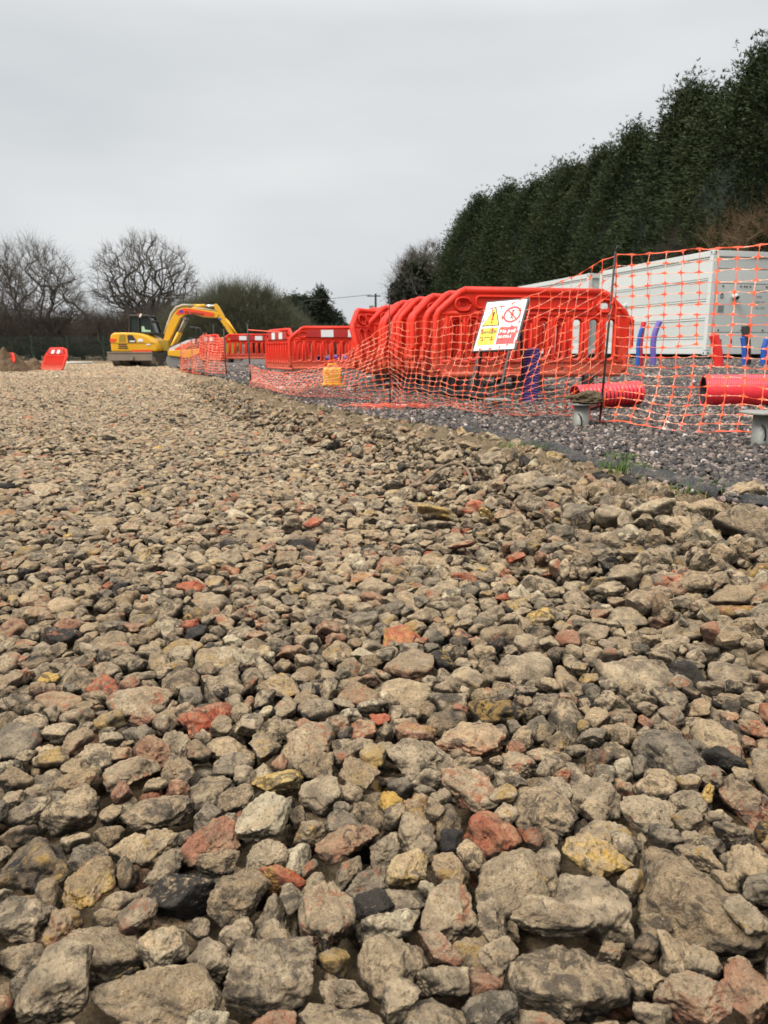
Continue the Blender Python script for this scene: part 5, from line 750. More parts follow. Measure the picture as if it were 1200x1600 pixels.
for i, (px, py, w, h, ty) in enumerate(EXTRA):
    x, y, zz = ray(px, py); z = 0.02
    for _ in range(6):
        t = (z-CH)/zz; z = float(Hr(x*t, y*t))+.015
    t = (z-CH)/zz; X, Y = x*t, y*t; dep = t; k = int(rsx.randint(NPR))
    v, f = stone_verts(k, 3); e = v.max(0)-v.min(0); lw = w/F*dep; lz = max(.6*min(lw, h/F*dep*1.2), .35*lw*.5); ly = lw*rsx.uniform(.7, 1.05)
    nm, lb, gr = TN[ty]
    o = link(nm, proto(k, ty, 4)); o.scale = (lw/e[0], ly/e[1], lz/e[2]*1.2); o.rotation_euler = (rsx.uniform(-.2, .3), rsx.uniform(-.3, .3), rsx.uniform(-.5, .5))
    o.location = (X, Y, z+lz*.05)
    lb = lb.replace('the foreground rubble', 'the rubble heaped up the slope'); gr = gr.replace('the foreground rubble', 'the rubble heaped up the slope')
    if i in EL: lb = EL[i]; gr = None
    tag(o, lb, {'broken_stone': 'stone', 'brick_fragment': 'brick', 'tarmac_lump': 'tarmac lump'}[nm], gr)

# all the other stones: one object ----------------------------------------------
parts = []; base = 0
rsr = np.random.RandomState(77)
def keep_stones(x, y, margin):
    s = sdist(x, y); w = np.interp(y, [2, 3.4, 5, 9, 14, 40], [.10, .26, .38, .40, .25, .25])
    return s < -w+margin
def add_batch(k, q, loc, scl, ty, level):
    global base
    if not len(k): return
    V, Fc, M, A = scatter_mesh(k, q, loc, scl, ty, rsr.rand(len(k)), level)
    parts.append((V, Fc+base, M, A, np.full(len(Fc), level >= 4))); base += len(V)
for ti in range(-14, 8):
    for tj in range(-1, 20):
        ox, oy = 2.2*ti, 2.2*tj
        if oy-.5 > 42: continue
        x = spos[:, 0]+ox; y = spos[:, 1]+oy
        # beyond the first tiles stones are turned and shifted a little so that no pattern repeats
        jit = rsr.uniform(-.012, .012, (N0, 2)) if (ti, tj) != (0, 0) else np.zeros((N0, 2))
        x = x+jit[:, 0]; y = y+jit[:, 1]
        m = near_view(x, y) & keep_stones(x, y, rsr.uniform(-.25, .12, N0)) & (sz_all > .001)
        if (ti, tj) == (0, 0): m &= ~is_single
        if not m.any(): continue
        d = np.hypot(x, y)
        for lo, hi, lev, smin in ((0, 3.0, 4, 0), (3.0, 6.0, 3, 0), (6.0, 12., 2, .022), (12., 21., 1, .040), (21, 46, 1, .062)):
            mm = m & (d >= lo) & (d < hi) & (sz_all >= smin)
            if (ti, tj) == (0, 0) and lev == 4: mm = mm & (spos[:, 2]+sz_all*.45 > -.05)
            ix = np.nonzero(mm)[0]
            if not len(ix): continue
            sc = sz_all[ix]*(1. if lo < 12 else 1.12)*(1.45 if lo >= 21 else 1.)
            zf = spos[ix, 2]
            ty = stype[ix] if (ti, tj) == (0, 0) else pick_types(len(ix), rsr, True)
            loc = np.stack([x[ix], y[ix], zf+Hr(x[ix], y[ix])], 1)
            q = sq[ix]
            add_batch(sk[ix], q, loc, sc, ty, lev)
# loose stones strewn over the soil bank
n = 3600; yy = 1.6+14*rsr.rand(n)**1.5; ss = -rsr.uniform(.02, .75, n); xx = np.interp(yy, BY, BX)+ss/.95
kk = rsr.randint(0, NPR, n); q = rsr.randn(n, 4); q /= np.linalg.norm(q, axis=1)[:, None]; sc = np.clip(np.exp(rsr.randn(n)*.5)*.034, .012, .075)
add_batch(kk, q, np.stack([xx, yy, Hr(xx, yy)+.004], 1), sc, pick_types(n, rsr), 3)
V = np.concatenate([p[0] for p in parts]); Fc = np.concatenate([p[1] for p in parts]); M = np.concatenate([p[2] for p in parts]); A = np.concatenate([p[3] for p in parts])
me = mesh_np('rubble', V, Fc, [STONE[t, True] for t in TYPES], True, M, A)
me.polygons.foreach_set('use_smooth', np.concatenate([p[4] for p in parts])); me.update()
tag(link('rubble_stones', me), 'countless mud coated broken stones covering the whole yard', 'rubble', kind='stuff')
print('rubble verts', len(V)); del parts, V, Fc, M, A, me

# ------------------------------------------------------------------ ground sheets
def grid_sheet(name, xs, ys, hf, mat, keep=None, sub=0.):
    X, Y = np.meshgrid(xs, ys, indexing='ij'); Z = hf(X, Y)
    nx, ny = X.shape; V = np.stack([X, Y, Z], -1).reshape(-1, 3)
    a = np.arange(nx*ny).reshape(nx, ny)
    Fq = np.stack([a[:-1, :-1], a[1:, :-1], a[1:, 1:], a[:-1, 1:]], -1).reshape(-1, 4)
    if keep is not None:
        c = V[Fq].mean(1); Fq = Fq[keep(c[:, 0], c[:, 1])]
    return tag(link(name, mesh_np(name, V, Fq, mat, True)), kind='structure')
def soil_mat(name, c1, c2, c3, sc=1., bump=.6):
    t = NT(name); P = pos(t)
    a = t.noise(3*sc, 6, .6, P); b = t.noise(28*sc, 6, .7, P); c = t.noise(160*sc, 3, .7, P)
    col = t.mix(t.ramp(a, [(.35, 0.), (.65, 1.)]), c1, c2); col = t.mix(t.ramp(b, [(.4, 0.), (.7, 1.)]), col, c3)
    col = t.mix(t.ramp(c, [(.3, .55), (.6, 0.)]), col, (.05, .035, .022))
    return t.fin(col, .9, t.bump(t.math('ADD', b, t.math('MULTIPLY', c, .3)), bump, .02), **{'Specular IOR Level': .2})
def spaced(a, b, d0, gr, neg=False):
    o = [a]; d = d0
    while o[-1] < b: o.append(o[-1]+d); d *= gr
    return np.array(o)
yard_mat = soil_mat('yard_mud', (.12, .08, .042), (.19, .132, .073), (.30, .22, .13))
ys = np.concatenate([[-300, -60, -10, -2], spaced(-1.5, 700, .06, 1.018)])
xp = spaced(0, 700, .06, 1.03); xs = np.concatenate([-xp[::-1], xp[1:]])
def Hyard(X, Y):
    d = np.hypot(X, Y); s = sdist(X, Y)
    bare = (1-keep_stones(X, Y, 0.))*(s < .3)
    base_ = Hr(X, Y)-.078*sm(22, 12, d)*(1-bare)-.02*sm(12, 30, d)
    nz = np.vectorize(lambda x, y: noise.noise(Vector((x*9, y*9, 0)))+.6*noise.noise(Vector((x*23, y*23, 3))))(X, Y)
    base_ = base_+nz*.016*sm(14, 8, d)
    base_ = base_+np.where(d > 12, .03*np.sin(X*.7)*np.sin(Y*.5+X*.2)*sm(12, 24, d), 0)
    return np.where(s > 1.2, np.minimum(base_, -.3), base_)*1.0
grid_sheet('ground', xs, ys, Hyard, yard_mat)

# soil bank between rubble and gravel (finer, lumpier)
bank_mat = soil_mat('bank_soil', (.13, .085, .045), (.21, .145, .082), (.36, .27, .17), 2.2, 1.)
yb = spaced(1.2, 26, .014, 1.006); sb = np.linspace(-1.0, .14, 80)
Yb, Sb = np.meshgrid(yb, sb, indexing='ij'); Xb = np.interp(Yb, BY, BX)+Sb/.95
Zb = Hr(Xb, Yb)
lump = np.vectorize(lambda x, y: noise.fractal(Vector((x*7, y*7, 1)), .55, 2.1, 6)+.8*abs(noise.noise(Vector((x*16, y*16, 5))))+.3*noise.noise(Vector((x*45, y*45, 2))))(Xb, Yb)
wb = np.interp(Yb, [2, 3.4, 5, 9, 14, 40], [.10, .26, .38, .40, .25, .25])
cover = sm(-wb-.25, -wb+.08, Sb)
Zb = Zb-.075+cover*.075-.05*sm(-.02, .10, Sb)+lump*.045*np.clip(cover, .1, 1)*(.25+.75*sm(.05, -.14, Sb))*sm(30, 8, Yb)
Vb = np.stack([Xb, Yb, Zb], -1).reshape(-1, 3); ix = np.arange(Vb.shape[0]).reshape(Xb.shape)
Fb = np.stack([ix[:-1, :-1], ix[:-1, 1:], ix[1:, 1:], ix[1:, :-1]], -1).reshape(-1, 4)
tag(link('soil_bank', mesh_np('soil_bank', Vb, Fb, bank_mat, True)), kind='structure')
def bankz(x, y): return float(Hr(x, y))

# gravel bed sheet and stones
def gravel_mat(name, attr):
    t = NT(name); g = t.node('ShaderNodeNewGeometry'); P = g.outputs['Position']
    if attr:
        r = t.node('ShaderNodeAttribute', attribute_name='rnd').outputs['Fac']; c = t.noise(90, 4, .6, P)
    else:
        vo = t.node('ShaderNodeTexVoronoi', {'Scale': 26., 'Vector': P}); r = t.node('ShaderNodeSeparateColor', {0: vo.outputs['Color']}).outputs[0]; c = t.noise(40, 4, .6, P)
    col = t.ramp(r, [(0., (.022, .019, .018)), (.25, (.050, .042, .038)), (.52, (.090, .072, .061)), (.74, (.15, .118, .094)), (.87, (.28, .21, .16)), (.95, (.36, .25, .20)), (1., (.52, .48, .45))])
    col = t.mix(t.ramp(c, [(.35, .45), (.65, 0.)]), col, (.05, .045, .045))
    if attr: nrm = t.bump(c, .5, .006)
    else: nrm = t.bump(t.math('MULTIPLY', vo.outputs['Distance'], -1.), 1., .03)
    return t.fin(col, .72, nrm, **{'Specular IOR Level': .4})
gx = np.linspace(-.10, 1., 2)
yg = spaced(-2, 420, .12, 1.02); sg = np.concatenate([[.02], spaced(.1, 400, .12, 1.06)])
Yg, Sg = np.meshgrid(yg, sg, indexing='ij'); Xg = np.interp(Yg, BY, BX)+Sg/.95; Zg = Hg(Xg, Yg)-.016-.035*(Sg < .05)
Vg = np.stack([Xg, Yg, Zg], -1).reshape(-1, 3); ix = np.arange(Vg.shape[0]).reshape(Xg.shape)
Fg = np.stack([ix[:-1, :-1], ix[:-1, 1:], ix[1:, 1:], ix[1:, :-1]], -1).reshape(-1, 4)
tag(link('gravel_bed', mesh_np('gravel_bed', Vg, Fg, gravel_mat('gravel_sheet', False), True)), kind='structure')
parts = []; base = 0
rsg = np.random.RandomState(9)
for (y0, y1, dens, size, lev) in ((1.6, 5.2, 3000, .0205, 2), (5.2, 9.0, 2000, .024, 1), (9.0, 26., 420, .048, 1)):
    xw = .54*y1+2.0+8; n = int(dens*(y1-y0)*xw)
    y = rsg.uniform(y0, y1, n); x = rsg.uniform(.54*y1+.5-xw, .54*y1+.5, n)
    s = sdist(x, y); m = (s > rsg.uniform(-.05, .06, n)) & (x < .54*y+.5) & (x > -.56*y-.3) & (s < 17)
    x = x[m]; y = y[m]; n = len(x)
    sc = size*np.exp(rsg.randn(n)*.28); q = rsg.randn(n, 4)*np.array([1, .5, .5, 1]); q /= np.linalg.norm(q, axis=1)[:, None]
    k = rsg.randint(0, NPR, n); z = Hg(x, y)+rsg.uniform(-.014, .004, n)+.003
    Vv, Ff, Mm, Aa = scatter_mesh(k, q, np.stack([x, y, z], 1), sc, np.zeros(n, int), rsg.rand(n), lev)
    parts.append((Vv, Ff+base, Aa)); base += len(Vv)
me = mesh_np('gravel', np.concatenate([p[0] for p in parts]), np.concatenate([p[1] for p in parts]), gravel_mat('gravel_stone', True), False, None, np.concatenate([p[2] for p in parts]))
tag(link('gravel', me), 'loose purple grey crushed gravel spread under barriers and ducts', 'gravel', kind='stuff')
print('gravel verts', base); del parts, me

# black membrane edge
rub = paint('membrane_fabric', (.018, .019, .020), .8, .8, (.15, .12, .085), 14, .3, world=True)
def membrane(y0, y1, label, seed):
    r = np.random.RandomState(seed); ysm = np.arange(y0, y1, .02); V = []; 
    for y in ysm:
        x = float(np.interp(y, BY, BX)); w = .036+.022*noise.noise(Vector((y*2.2, seed, 0))); e = sm(y0, y0+.15, y)*sm(y1, y1-.15, y)
        lift = .018+.02*noise.noise(Vector((y*3.3, seed, 4))); o_ = .09*noise.noise(Vector((y*1.9, seed, 9)))+.03*noise.noise(Vector((y*6, seed, 9)))
        z = float(Hg(x+.05, y))
        for u in np.linspace(-1, 1, 9):
            V.append((x+.01+o_+u*w*(.3+.7*float(e)), y+.01*noise.noise(Vector((y*6, u*2, 1))), z-.004+.020*(1-abs(u)**1.5)+lift*(u+1)*.3+.022*noise.noise(Vector((y*13, u*2.2, 2)))+.010*noise.noise(Vector((y*34, u*5, 7)))))
    n = len(ysm); a = np.arange(n*9).reshape(n, 9); Fq = np.stack([a[:-1, :-1], a[1:, :-1], a[1:, 1:], a[:-1, 1:]], -1).reshape(-1, 4)
    o = link('membrane_edge', mesh_np('membrane_edge', V, Fq, rub, True)); so = o.modifiers.new('thick', 'SOLIDIFY'); so.thickness = .004
    tag(o, label, 'membrane')
membrane(2.62, 4.95, 'long torn black ground membrane edge between soil bank and gravel', 1)
membrane(2.02, 2.56, 'short flap of black ground membrane at the right edge', 6)

# grass and dead straw on the bank
def leaf_mat(name, c1, c2, rough=.6, sc=30, trans=0.):
    t = NT(name); P = pos(t); n = t.noise(sc, 3, .6, P)
    return t.fin(t.mix(t.ramp(n, [(.35, 0.), (.65, 1.)]), c1, c2), rough, **{'Specular IOR Level': .25})
def blades(name, cents, per, h, w, mat, lean, seed):
    r = np.random.RandomState(seed); V = []; Fq = []; n = 0
    for (cx, cy, rad, hh) in cents:
        for _ in range(int(per*hh*max(rad, .04)/.06)):
            a = r.uniform(0, 2*PI); d = rad*math.sqrt(r.rand()); x = cx+math.cos(a)*d*1.3; y = cy+math.sin(a)*d; z = bankz(x, y)+.006+.01*hh
            L = h*hh*r.uniform(.5, 1.3); b = r.uniform(0, 2*PI); le = r.uniform(.1, lean)*L; c, s_ = math.cos(b), math.sin(b); ww = w*r.uniform(.7, 1.3)
            V += [(x-s_*ww, y+c*ww, z), (x+s_*ww, y-c*ww, z), (x+c*le*.45+s_*ww*.7, y+s_*le*.45-c*ww*.7, z+L*.6), (x+c*le*.45-s_*ww*.7, y+s_*le*.45+c*ww*.7, z+L*.6),
                  (x+c*le+s_*ww*.15, y+s_*le, z+max(L*.95-le*.45, .004)), (x+c*le-s_*ww*.15, y+s_*le, z+max(L*.95-le*.45, .004))]
            Fq += [(n, n+1, n+2, n+3), (n+3, n+2, n+4, n+5)]; n += 6
    return link(name, mesh_np(name, V, Fq, mat))
def gp(px, py, z=.15): 
    g = ground(px, py, z); return g[0], g[1]
gc = []
for px, py, r_, h_ in [(832, 702, .05, .8), (985, 738, .05, 1.), (958, 720, .04, 1.), (1010, 745, .05, .6), (662, 664, .05, .6), (690, 668, .04, .6), (1105, 768, .05, .7), (1060, 757, .06, .4), (880, 712, .05, .3), (760, 688, .05, .4),
                       (520, 638, .12, .6), (495, 634, .1, .5), (560, 645, .1, .4), (410, 600, .2, .8), (440, 608, .2, .7), (385, 592, .2, .7), (470, 622, .15, .6)]: gc.append((*gp(px, py), r_, h_))
gc = [(x+random.uniform(-.5, .5)*r_*2, y+random.uniform(-.5, .5)*r_*2, r_*random.uniform(.7, 2.2), h_*random.uniform(.4, 1.1)) for x, y, r_, h_ in gc for _ in range(3)]
tag(blades('bank_grass', gc, 75, .052, .0022, leaf_mat('grass_blade', (.045, .095, .015), (.10, .16, .03)), .8, 3), 'short green grass tufts sprouting along the soil bank', 'grass', kind='stuff')
gc = []; r_ = np.random.RandomState(8)
for _ in range(260):
    y = r_.uniform(2.1, 11); s = -abs(r_.randn())*.22*min(1, y/4)-.04; x = float(np.interp(y, BY, BX))+s; gc.append((x, y, .07, r_.uniform(.3, .9)))
tag(blades('dead_straw', gc, 15, .055, .0012, leaf_mat('straw_blade', (.20, .135, .065), (.30, .22, .11)), 1.6, 5), 'matted dead straw and roots on the soil bank', 'straw', kind='stuff')
# ------------------------------------------------------------------ plastics and metals
RED = paint('red_barrier_plastic', (.70, .026, .008), .42, .25, (.36, .07, .03), 3.5, .08, var=.10, spec=.3, low=.55)
RED2 = paint('dull_red_plastic', (.62, .035, .02), .45, .35, (.28, .14, .08), 3.5, .08, var=.10)
BRD = paint('red_reflective', (.45, .022, .018), .35, .25, scale=5)
WRF = paint('white_reflective', (.78, .78, .76), .3, .25, (.45, .38, .3), 9)
BLK = paint('black_rubber', (.022, .022, .024), .7, .4, (.12, .09, .06), 8)
BST = paint('black_steel', (.02, .018, .017), .5, .35, (.12, .05, .025), 20)

def extrude_shape(name, outline, holes, depth, bev, mat, parent):
    cu = bpy.data.curves.new(name, 'CURVE'); cu.dimensions = '2D'; cu.fill_mode = 'BOTH'; cu.extrude = depth/2-bev; cu.bevel_depth = bev; cu.bevel_resolution = 2
    for pl in [outline]+holes:
        sp = cu.splines.new('POLY'); sp.points.add(len(pl)-1)
        for p, q in zip(sp.points, pl): p.co = (q[0], q[1], 0, 1)
        sp.use_cyclic_u = True
    tmp = bpy.data.objects.new('tmp', cu); COL.objects.link(tmp); bpy.context.view_layer.update()
    me = bpy.data.meshes.new_from_object(tmp.evaluated_get(bpy.context.evaluated_depsgraph_get())); bpy.data.objects.remove(tmp)
    me.transform(Matrix.Rotation(PI/2, 4, 'X')); me.materials.clear(); me.materials.append(mat)
    me.shade_smooth()
    o = link(name, me, parent)
    b = o.modifiers.new('edge', 'EDGE_SPLIT'); b.split_angle = math.radians(40)
    return o
def rrect(cx, cy, w, h, r, n=4):
    pts = []
    for sx, sy, a0 in ((1, 1, 0), (-1, 1, PI/2), (-1, -1, PI), (1, -1, 3*PI/2)):
        for k in range(n+1):
            a = a0+PI/2*k/n; pts.append((cx+sx*(w/2-r)+r*math.cos(a), cy+sy*(h/2-r)+r*math.sin(a)))
    return pts
def offs(pl, z): return [(p[0], z, p[1]) for p in pl]
def barrier(label, loc, rz, mat=RED, board=False, group=None, feet=True):
    t = thing('safety_barrier', label, 'barrier', loc, rz, group)
    ol = [(-.98, .25), (-.93, .20), (.93, .20), (.98, .25), (.98, .74), (.965, .785), (.76, .955), (.71, .975), (-.71, .975), (-.76, .955), (-.965, .785), (-.98, .74)]
    holes = [rrect(s*.73, .855, .12, .08, .038) for s in (-1, 1)]
    cxs = [-.80+.178*k for k in range(10)]
    for c in cxs: holes.append(rrect(c, .545, .104, .385, .040))
    holes += [rrect(s*.30, .262, .07, .05, .012) for s in (-1, 1)]
    extrude_shape('body', ol, holes, .034, .012, mat, t)
    rb = MB()
    for c in cxs:                                           # moulded rims and uprights standing proud of the panel
        rr = rrect(c, .545, .118, .398, .050, 3); rr.append(rr[0])
        for y in (-.020, .020): rb.tube(offs(rr, y), .010, 6)
    for c in [-.89+.178*k for k in range(11)]: rb.tube([(c, 0, .345), (c, 0, .77)], .021, 8)
    rb.tube([(-.97, 0, .335), (.97, 0, .335)], .027, 8); rb.tube([(-.95, 0, .775), (.95, 0, .775)], .027, 8); rb.tube([(-.93, 0, .218), (.93, 0, .218)], .030, 8)
    for s in (-1, 1):
        for y in (-.028, .028): rr = rrect(s*.73, .855, .155, .115, .055, 3); rr.append(rr[0]); rb.tube(offs(rr, y), .013, 6)
        rb.tube([(s*.975, 0, .235), (s*.985, 0, .28), (s*.985, 0, .74), (s*.96, 0, .79), (s*.755, 0, .96), (s*.70, 0, .982)], .035, 9)
        rb.tube([(s*.93, 0, .72), (s*.86, 0, .78), (s*.74, 0, .775)], .016, 6)
    rb.tube([(-.71, 0, .982), (.71, 0, .982)], .035, 9)
    rb.build('rib', mat, t, bevel=0, smooth=True)
    if board:
        b = MB().box((0, -.040, .875), (1.30, .012, .145)).build('reflective_board', BRD, t, bevel=.003)
        for k in (-1, 1): MB().box((k*.26, -.0485, .875), (.24, .003, .135)).build('white_panel', WRF, b)
    else:
        rr = rrect(0, .875, 1.20, .105, .03, 3); rr.append(rr[0]); m2 = MB()
        for y in (-.024, .024): m2.tube(offs(rr, y), .012, 6)
        m2.build('panel_rim', mat, t, smooth=True)
    # linking hook at the end
    hk = MB(); hk.beam((.97, 0, .77), (1.055, 0, .70), .04, .05); hk.beam((1.05, 0, .715), (1.055, 0, .47), .030, .034); hk.build('hook', mat, t, bevel=.008)
    MB().box((-1.01, 0, .42), (.04, .06, .12)).build('link_socket', mat, t, bevel=.008)
    if feet:
        for s in (-.6, .6):
            f = MB(); f.box((s, 0, .03), (.13, .46, .055)); f.box((s, 0, .13), (.10, .09, .16)); f.build('foot', BLK, t, bevel=.012)
    return t
def gz(x, y): return float(Hg(x, y))
GS = 'red barriers stacked upright behind the netting'
stack = [] 
front = barrier('front red plastic barrier of the upright stack, full face showing beside the danger sign', (0, 0, 0), 0)
def put(o, lx, ly, rz, lab=None, tilt=0., dz=0., cx=None):
    """lx, ly: where the barrier's left end stands"""
    c, s = math.cos(rz), math.sin(rz); X, Y = lx+c*1.0, ly+s*1.0
    o.location = (X, Y, gz(X, Y)+dz); o.rotation_euler = (tilt, 0, rz)
    if lab: o['label'] = lab
    return o
front.scale = (.965, 1, 1); put(front, .435, 7.30, math.radians(11))
ORD = ['second', 'third', 'fourth', 'fifth', 'sixth', 'seventh', 'eighth']
angs = [33, 38, 42, 37, 45, 40, 47]
for i in range(7):
    o = dup(front); put(o, .42-.072*(i+1)-.01*(i % 2), 7.34+.27*(i+1), math.radians(angs[i]), 'red plastic barrier, %s back from the front of the upright stack' % ORD[i], tilt=math.radians([2, -2, 3, 0, 2, -1, 2][i])); o['group'] = GS
front['group'] = GS
LSt = 'barriers standing end on at the left of the stack'
for i, (px, Y, a, tl, lb) in enumerate([(548, 10.6, 22, 0, 'red barrier furthest left in the end-on cluster beside the striped barriers'), (560, 10.2, 26, 3, 'red barrier second from the left in the end-on cluster'), (572, 9.8, 30, -3, 'red barrier third from the left in the end-on cluster, overlapping the next'),
                                ]):
    o = dup(front); p = at(px, 560, Y); put(o, p.x, p.y, math.radians(a), lb, math.radians(tl)); o['group'] = LSt
# one leaning over askew
o = dup(front); p = at(572, 560, 9.35); put(o, p.x, p.y, math.radians(62), 'red barrier tipped sideways against the end of the big stack', math.radians(-17)); o['group'] = LSt
# striped corner group further left
bd = barrier('red and white striped barrier facing the yard, left of the end-on cluster', (0, 0, 0), 0, RED, True, None, False)
p = at(452, 560, 15.2); put(bd, p.x, p.y, math.radians(6), dz=-.10)
GB = 'red and white striped barriers round the trench'
bd['group'] = GB
o = dup(bd); p = at(420, 560, 17.0); put(o, p.x, p.y, math.radians(-66), 'striped barrier standing nearly end on at the corner of the trench guard', dz=-.10); o.location.x = at(437, 560, 16.2).x; o.location.y = 16.2
o = dup(bd); p = at(448, 560, 17.6); put(o, p.x, p.y, math.radians(10), 'striped barrier behind the corner of the trench guard, mostly hidden', dz=-.10)
o = dup(bd); p = at(346, 560, 26.2); put(o, p.x, p.y, math.radians(3), 'distant striped barrier just right of the digger bucket, facing the yard')
o = dup(bd); p = at(332, 560, 25.6); put(o, p.x-.6, p.y+.9, math.radians(-58), 'distant striped barrier turned nearly end on beside the digger bucket')
o = dup(bd); p = at(420, 560, 26.9); put(o, p.x, p.y, math.radians(4), 'distant striped barrier behind the corner of the trench guard')
# far left ones
o = dup(bd, group='barriers by the soil heap'); o.location = (*at(75, 560, 27.4).xy, -.17); o.rotation_euler = (math.radians(-22), 0, math.radians(-47)); o['label'] = 'red barrier leaning over to the right of the soil heap'
o = dup(bd, group='barriers by the soil heap'); q = at(74, 560, 28.2); o.location = (q.x, q.y+.1, -.15); o.rotation_euler = (math.radians(-19), 0, math.radians(-50)); o['label'] = 'second red barrier nested behind the leaning one near the soil heap'
o = dup(bd, group='barriers by the soil heap'); q = at(-8, 560, 26.5); o.location = (q.x-.25, q.y, -.25); o.rotation_euler = (math.radians(-30), 0, math.radians(-35)); o['label'] = 'red barrier cut by the left edge of the picture, left of the soil heap'

# ------------------------------------------------------------------ netting
def net_mat(name='orange_netting', c1=(.84, .085, .025), c2=(.92, .15, .055)):
    t = NT(name); P = pos(t); n = t.noise(5, 3, .6, P)
    c = t.mix(t.ramp(n, [(.35, 0.), (.65, 1.)]), c1, c2)
    return t.fin(c, .24, None, **{'Specular IOR Level': .8})
NET = net_mat(); NETP = net_mat('painted_sheen_netting', (.90, .24, .12), (.95, .52, .36))  # second material paints the sky's sheen on thin strands as a paler colour
def netting(name, cols, rows, Pf, parent, seed, wn=.0115, wm=.0026):
    """Pf(u,v) -> point; ribbons between nodes, wide at the nodes, woven as one sheet"""
    r = np.random.RandomState(seed)
    G = np.array([[Pf(i/(cols-1), j/(rows-1)) for j in range(rows)] for i in range(cols)], float)
    G += r.randn(*G.shape)*.0035
    T = np.zeros((cols, rows, 3)); T[1:-1] = G[2:]-G[:-2]; T[0] = G[1]-G[0]; T[-1] = G[-1]-G[-2]
    U = np.zeros((cols, rows, 3)); U[:, 1:-1] = G[:, 2:]-G[:, :-2]; U[:, 0] = G[:, 1]-G[:, 0]; U[:, -1] = G[:, -1]-G[:, -2]
    nz_ = lambda A: A/np.maximum(np.linalg.norm(A, axis=-1, keepdims=True), 1e-6)
    T = nz_(T); U = nz_(U)
    V = []; Fq = []; FM = []
    prof = [(0, 1.0), (.16, .55), (.30, 0), (.5, 0), (.70, 0), (.84, .55), (1, 1.0)]
    def strand(a, b, sa, sb, w0, w1, tw, bow, pale=0):
        n0 = len(V)
        nrm = np.cross(b-a, (sa+sb)/2); nrm /= max(np.linalg.norm(nrm), 1e-6)
        for (t, k) in prof:
            p = a*(1-t)+b*t+bow*math.sin(PI*t); s_ = sa*(1-t)+sb*t
            if k == 0: s_ = s_*math.cos(tw)+nrm*math.sin(tw)
            w = w1+(w0-w1)*k
            V.append(p-s_*w/2); V.append(p+s_*w/2)
        for k in range(len(prof)-1): Fq.append((n0+2*k, n0+2*k+1, n0+2*k+3, n0+2*k+2)); FM.append(pale if 1 <= k <= 4 else 0)
    for i in range(cols):
        for j in range(rows):
            if i < cols-1:
                b = r.randn(3)*.0035; b[2] -= .002
                edge = j == rows-1 or j == 0
                strand(G[i, j], G[i+1, j], U[i, j], U[i+1, j], wn*(1.1 if not edge else 1.), wm*(1.0 if not edge else 2.2), r.uniform(-.9, .9), b, 1 if (r.rand() < .75 and not edge) else 0)
            if j < rows-1:
                strand(G[i, j], G[i, j+1], T[i, j], T[i, j+1], wn*1.15, wm*1.5, r.uniform(-.5, .5), r.randn(3)*.002, 1 if r.rand() < .25 else 0)
    me = mesh_np(name, np.array(V), np.array(Fq), [NET, NETP], False, FM)
    o = link(name, me, parent); so = o.modifiers.new('thick', 'SOLIDIFY'); so.thickness = .0018; so.offset = 0
    return o
def post(p0, p1, parent, r=.007):
    m = MB().tube([p0, p1], r, 8); m.tube([Vector(p1), Vector(p1)+Vector((.01, 0, .03)), Vector(p1)+Vector((.035, .0, .03))], r*.8, 6)
    return m.build('post', BST, parent, smooth=True)
def lerp(a, b, t): return a+(b-a)*t
# near run: from the leaning post out past the right edge, and from the post back along the stack
P0b = Vector((1.395, 5.0, gz(1.4, 5.0))); P0t = at(963, 398, 5.02); PRt = Vector((3.15, 3.22, 1.27)); PRb = Vector((3.1, 3.2, gz(3.1, 3.2)))
P1b = Vector((.055, 6.75, gz(.05, 6.7))); P1t = Vector((.045, 6.72, 1.10))
P2b = Vector((-1.80, 10.55, gz(-1.7, 10.6)-.03)); P2t = Vector((-1.83, 10.6, 1.02))
near = thing('mesh_fence', 'nearest orange mesh fence run, rising from a leaning pin to the right edge', 'mesh fence', (0, 0, 0), group=None)
post(P0b-Vector((0, 0, .1)), P0t+Vector((-.006, 0, .02)), near); post(PRb-Vector((0, 0, .1)), PRt+Vector((0, 0, .02)), near)
def netA(u, v):
    top = P0t.lerp(PRt, u); top.z -= .035*math.sin(PI*u)*1.0
    gx = lerp(P0b.x, PRb.x, u); gy = lerp(P0b.y, PRb.y, u)
    flare = .10*math.sin(min(1, u*3)*PI/2)+.02*math.sin(u*17)
    zb = gz(gx, gy)+.02
    x = lerp(gx, top.x, v)-flare*.55*(1-v)**2.; y = lerp(gy, top.y, v)-flare*1.7*(1-v)**1.6
    z = zb+(top.z-zb)*(v**1.12 if v > 0 else 0)
    fold = .02*math.sin(u*9+v*3)*math.sin(PI*v); lean = .05*math.sin(PI*v)*math.sin(u*5+1)
    return (x+fold+lean*.6, y+fold-lean*.4, z+.014*math.sin(u*21+v*5)*(1-v))
netting('netting', 24, 19, netA, near, 1)
runB = thing('mesh_fence', 'sagging orange mesh fence run draped in front of the barrier stack', 'mesh fence', (0, 0, 0))
post(P1b-Vector((0, 0, .1)), P1t, runB, .0055)
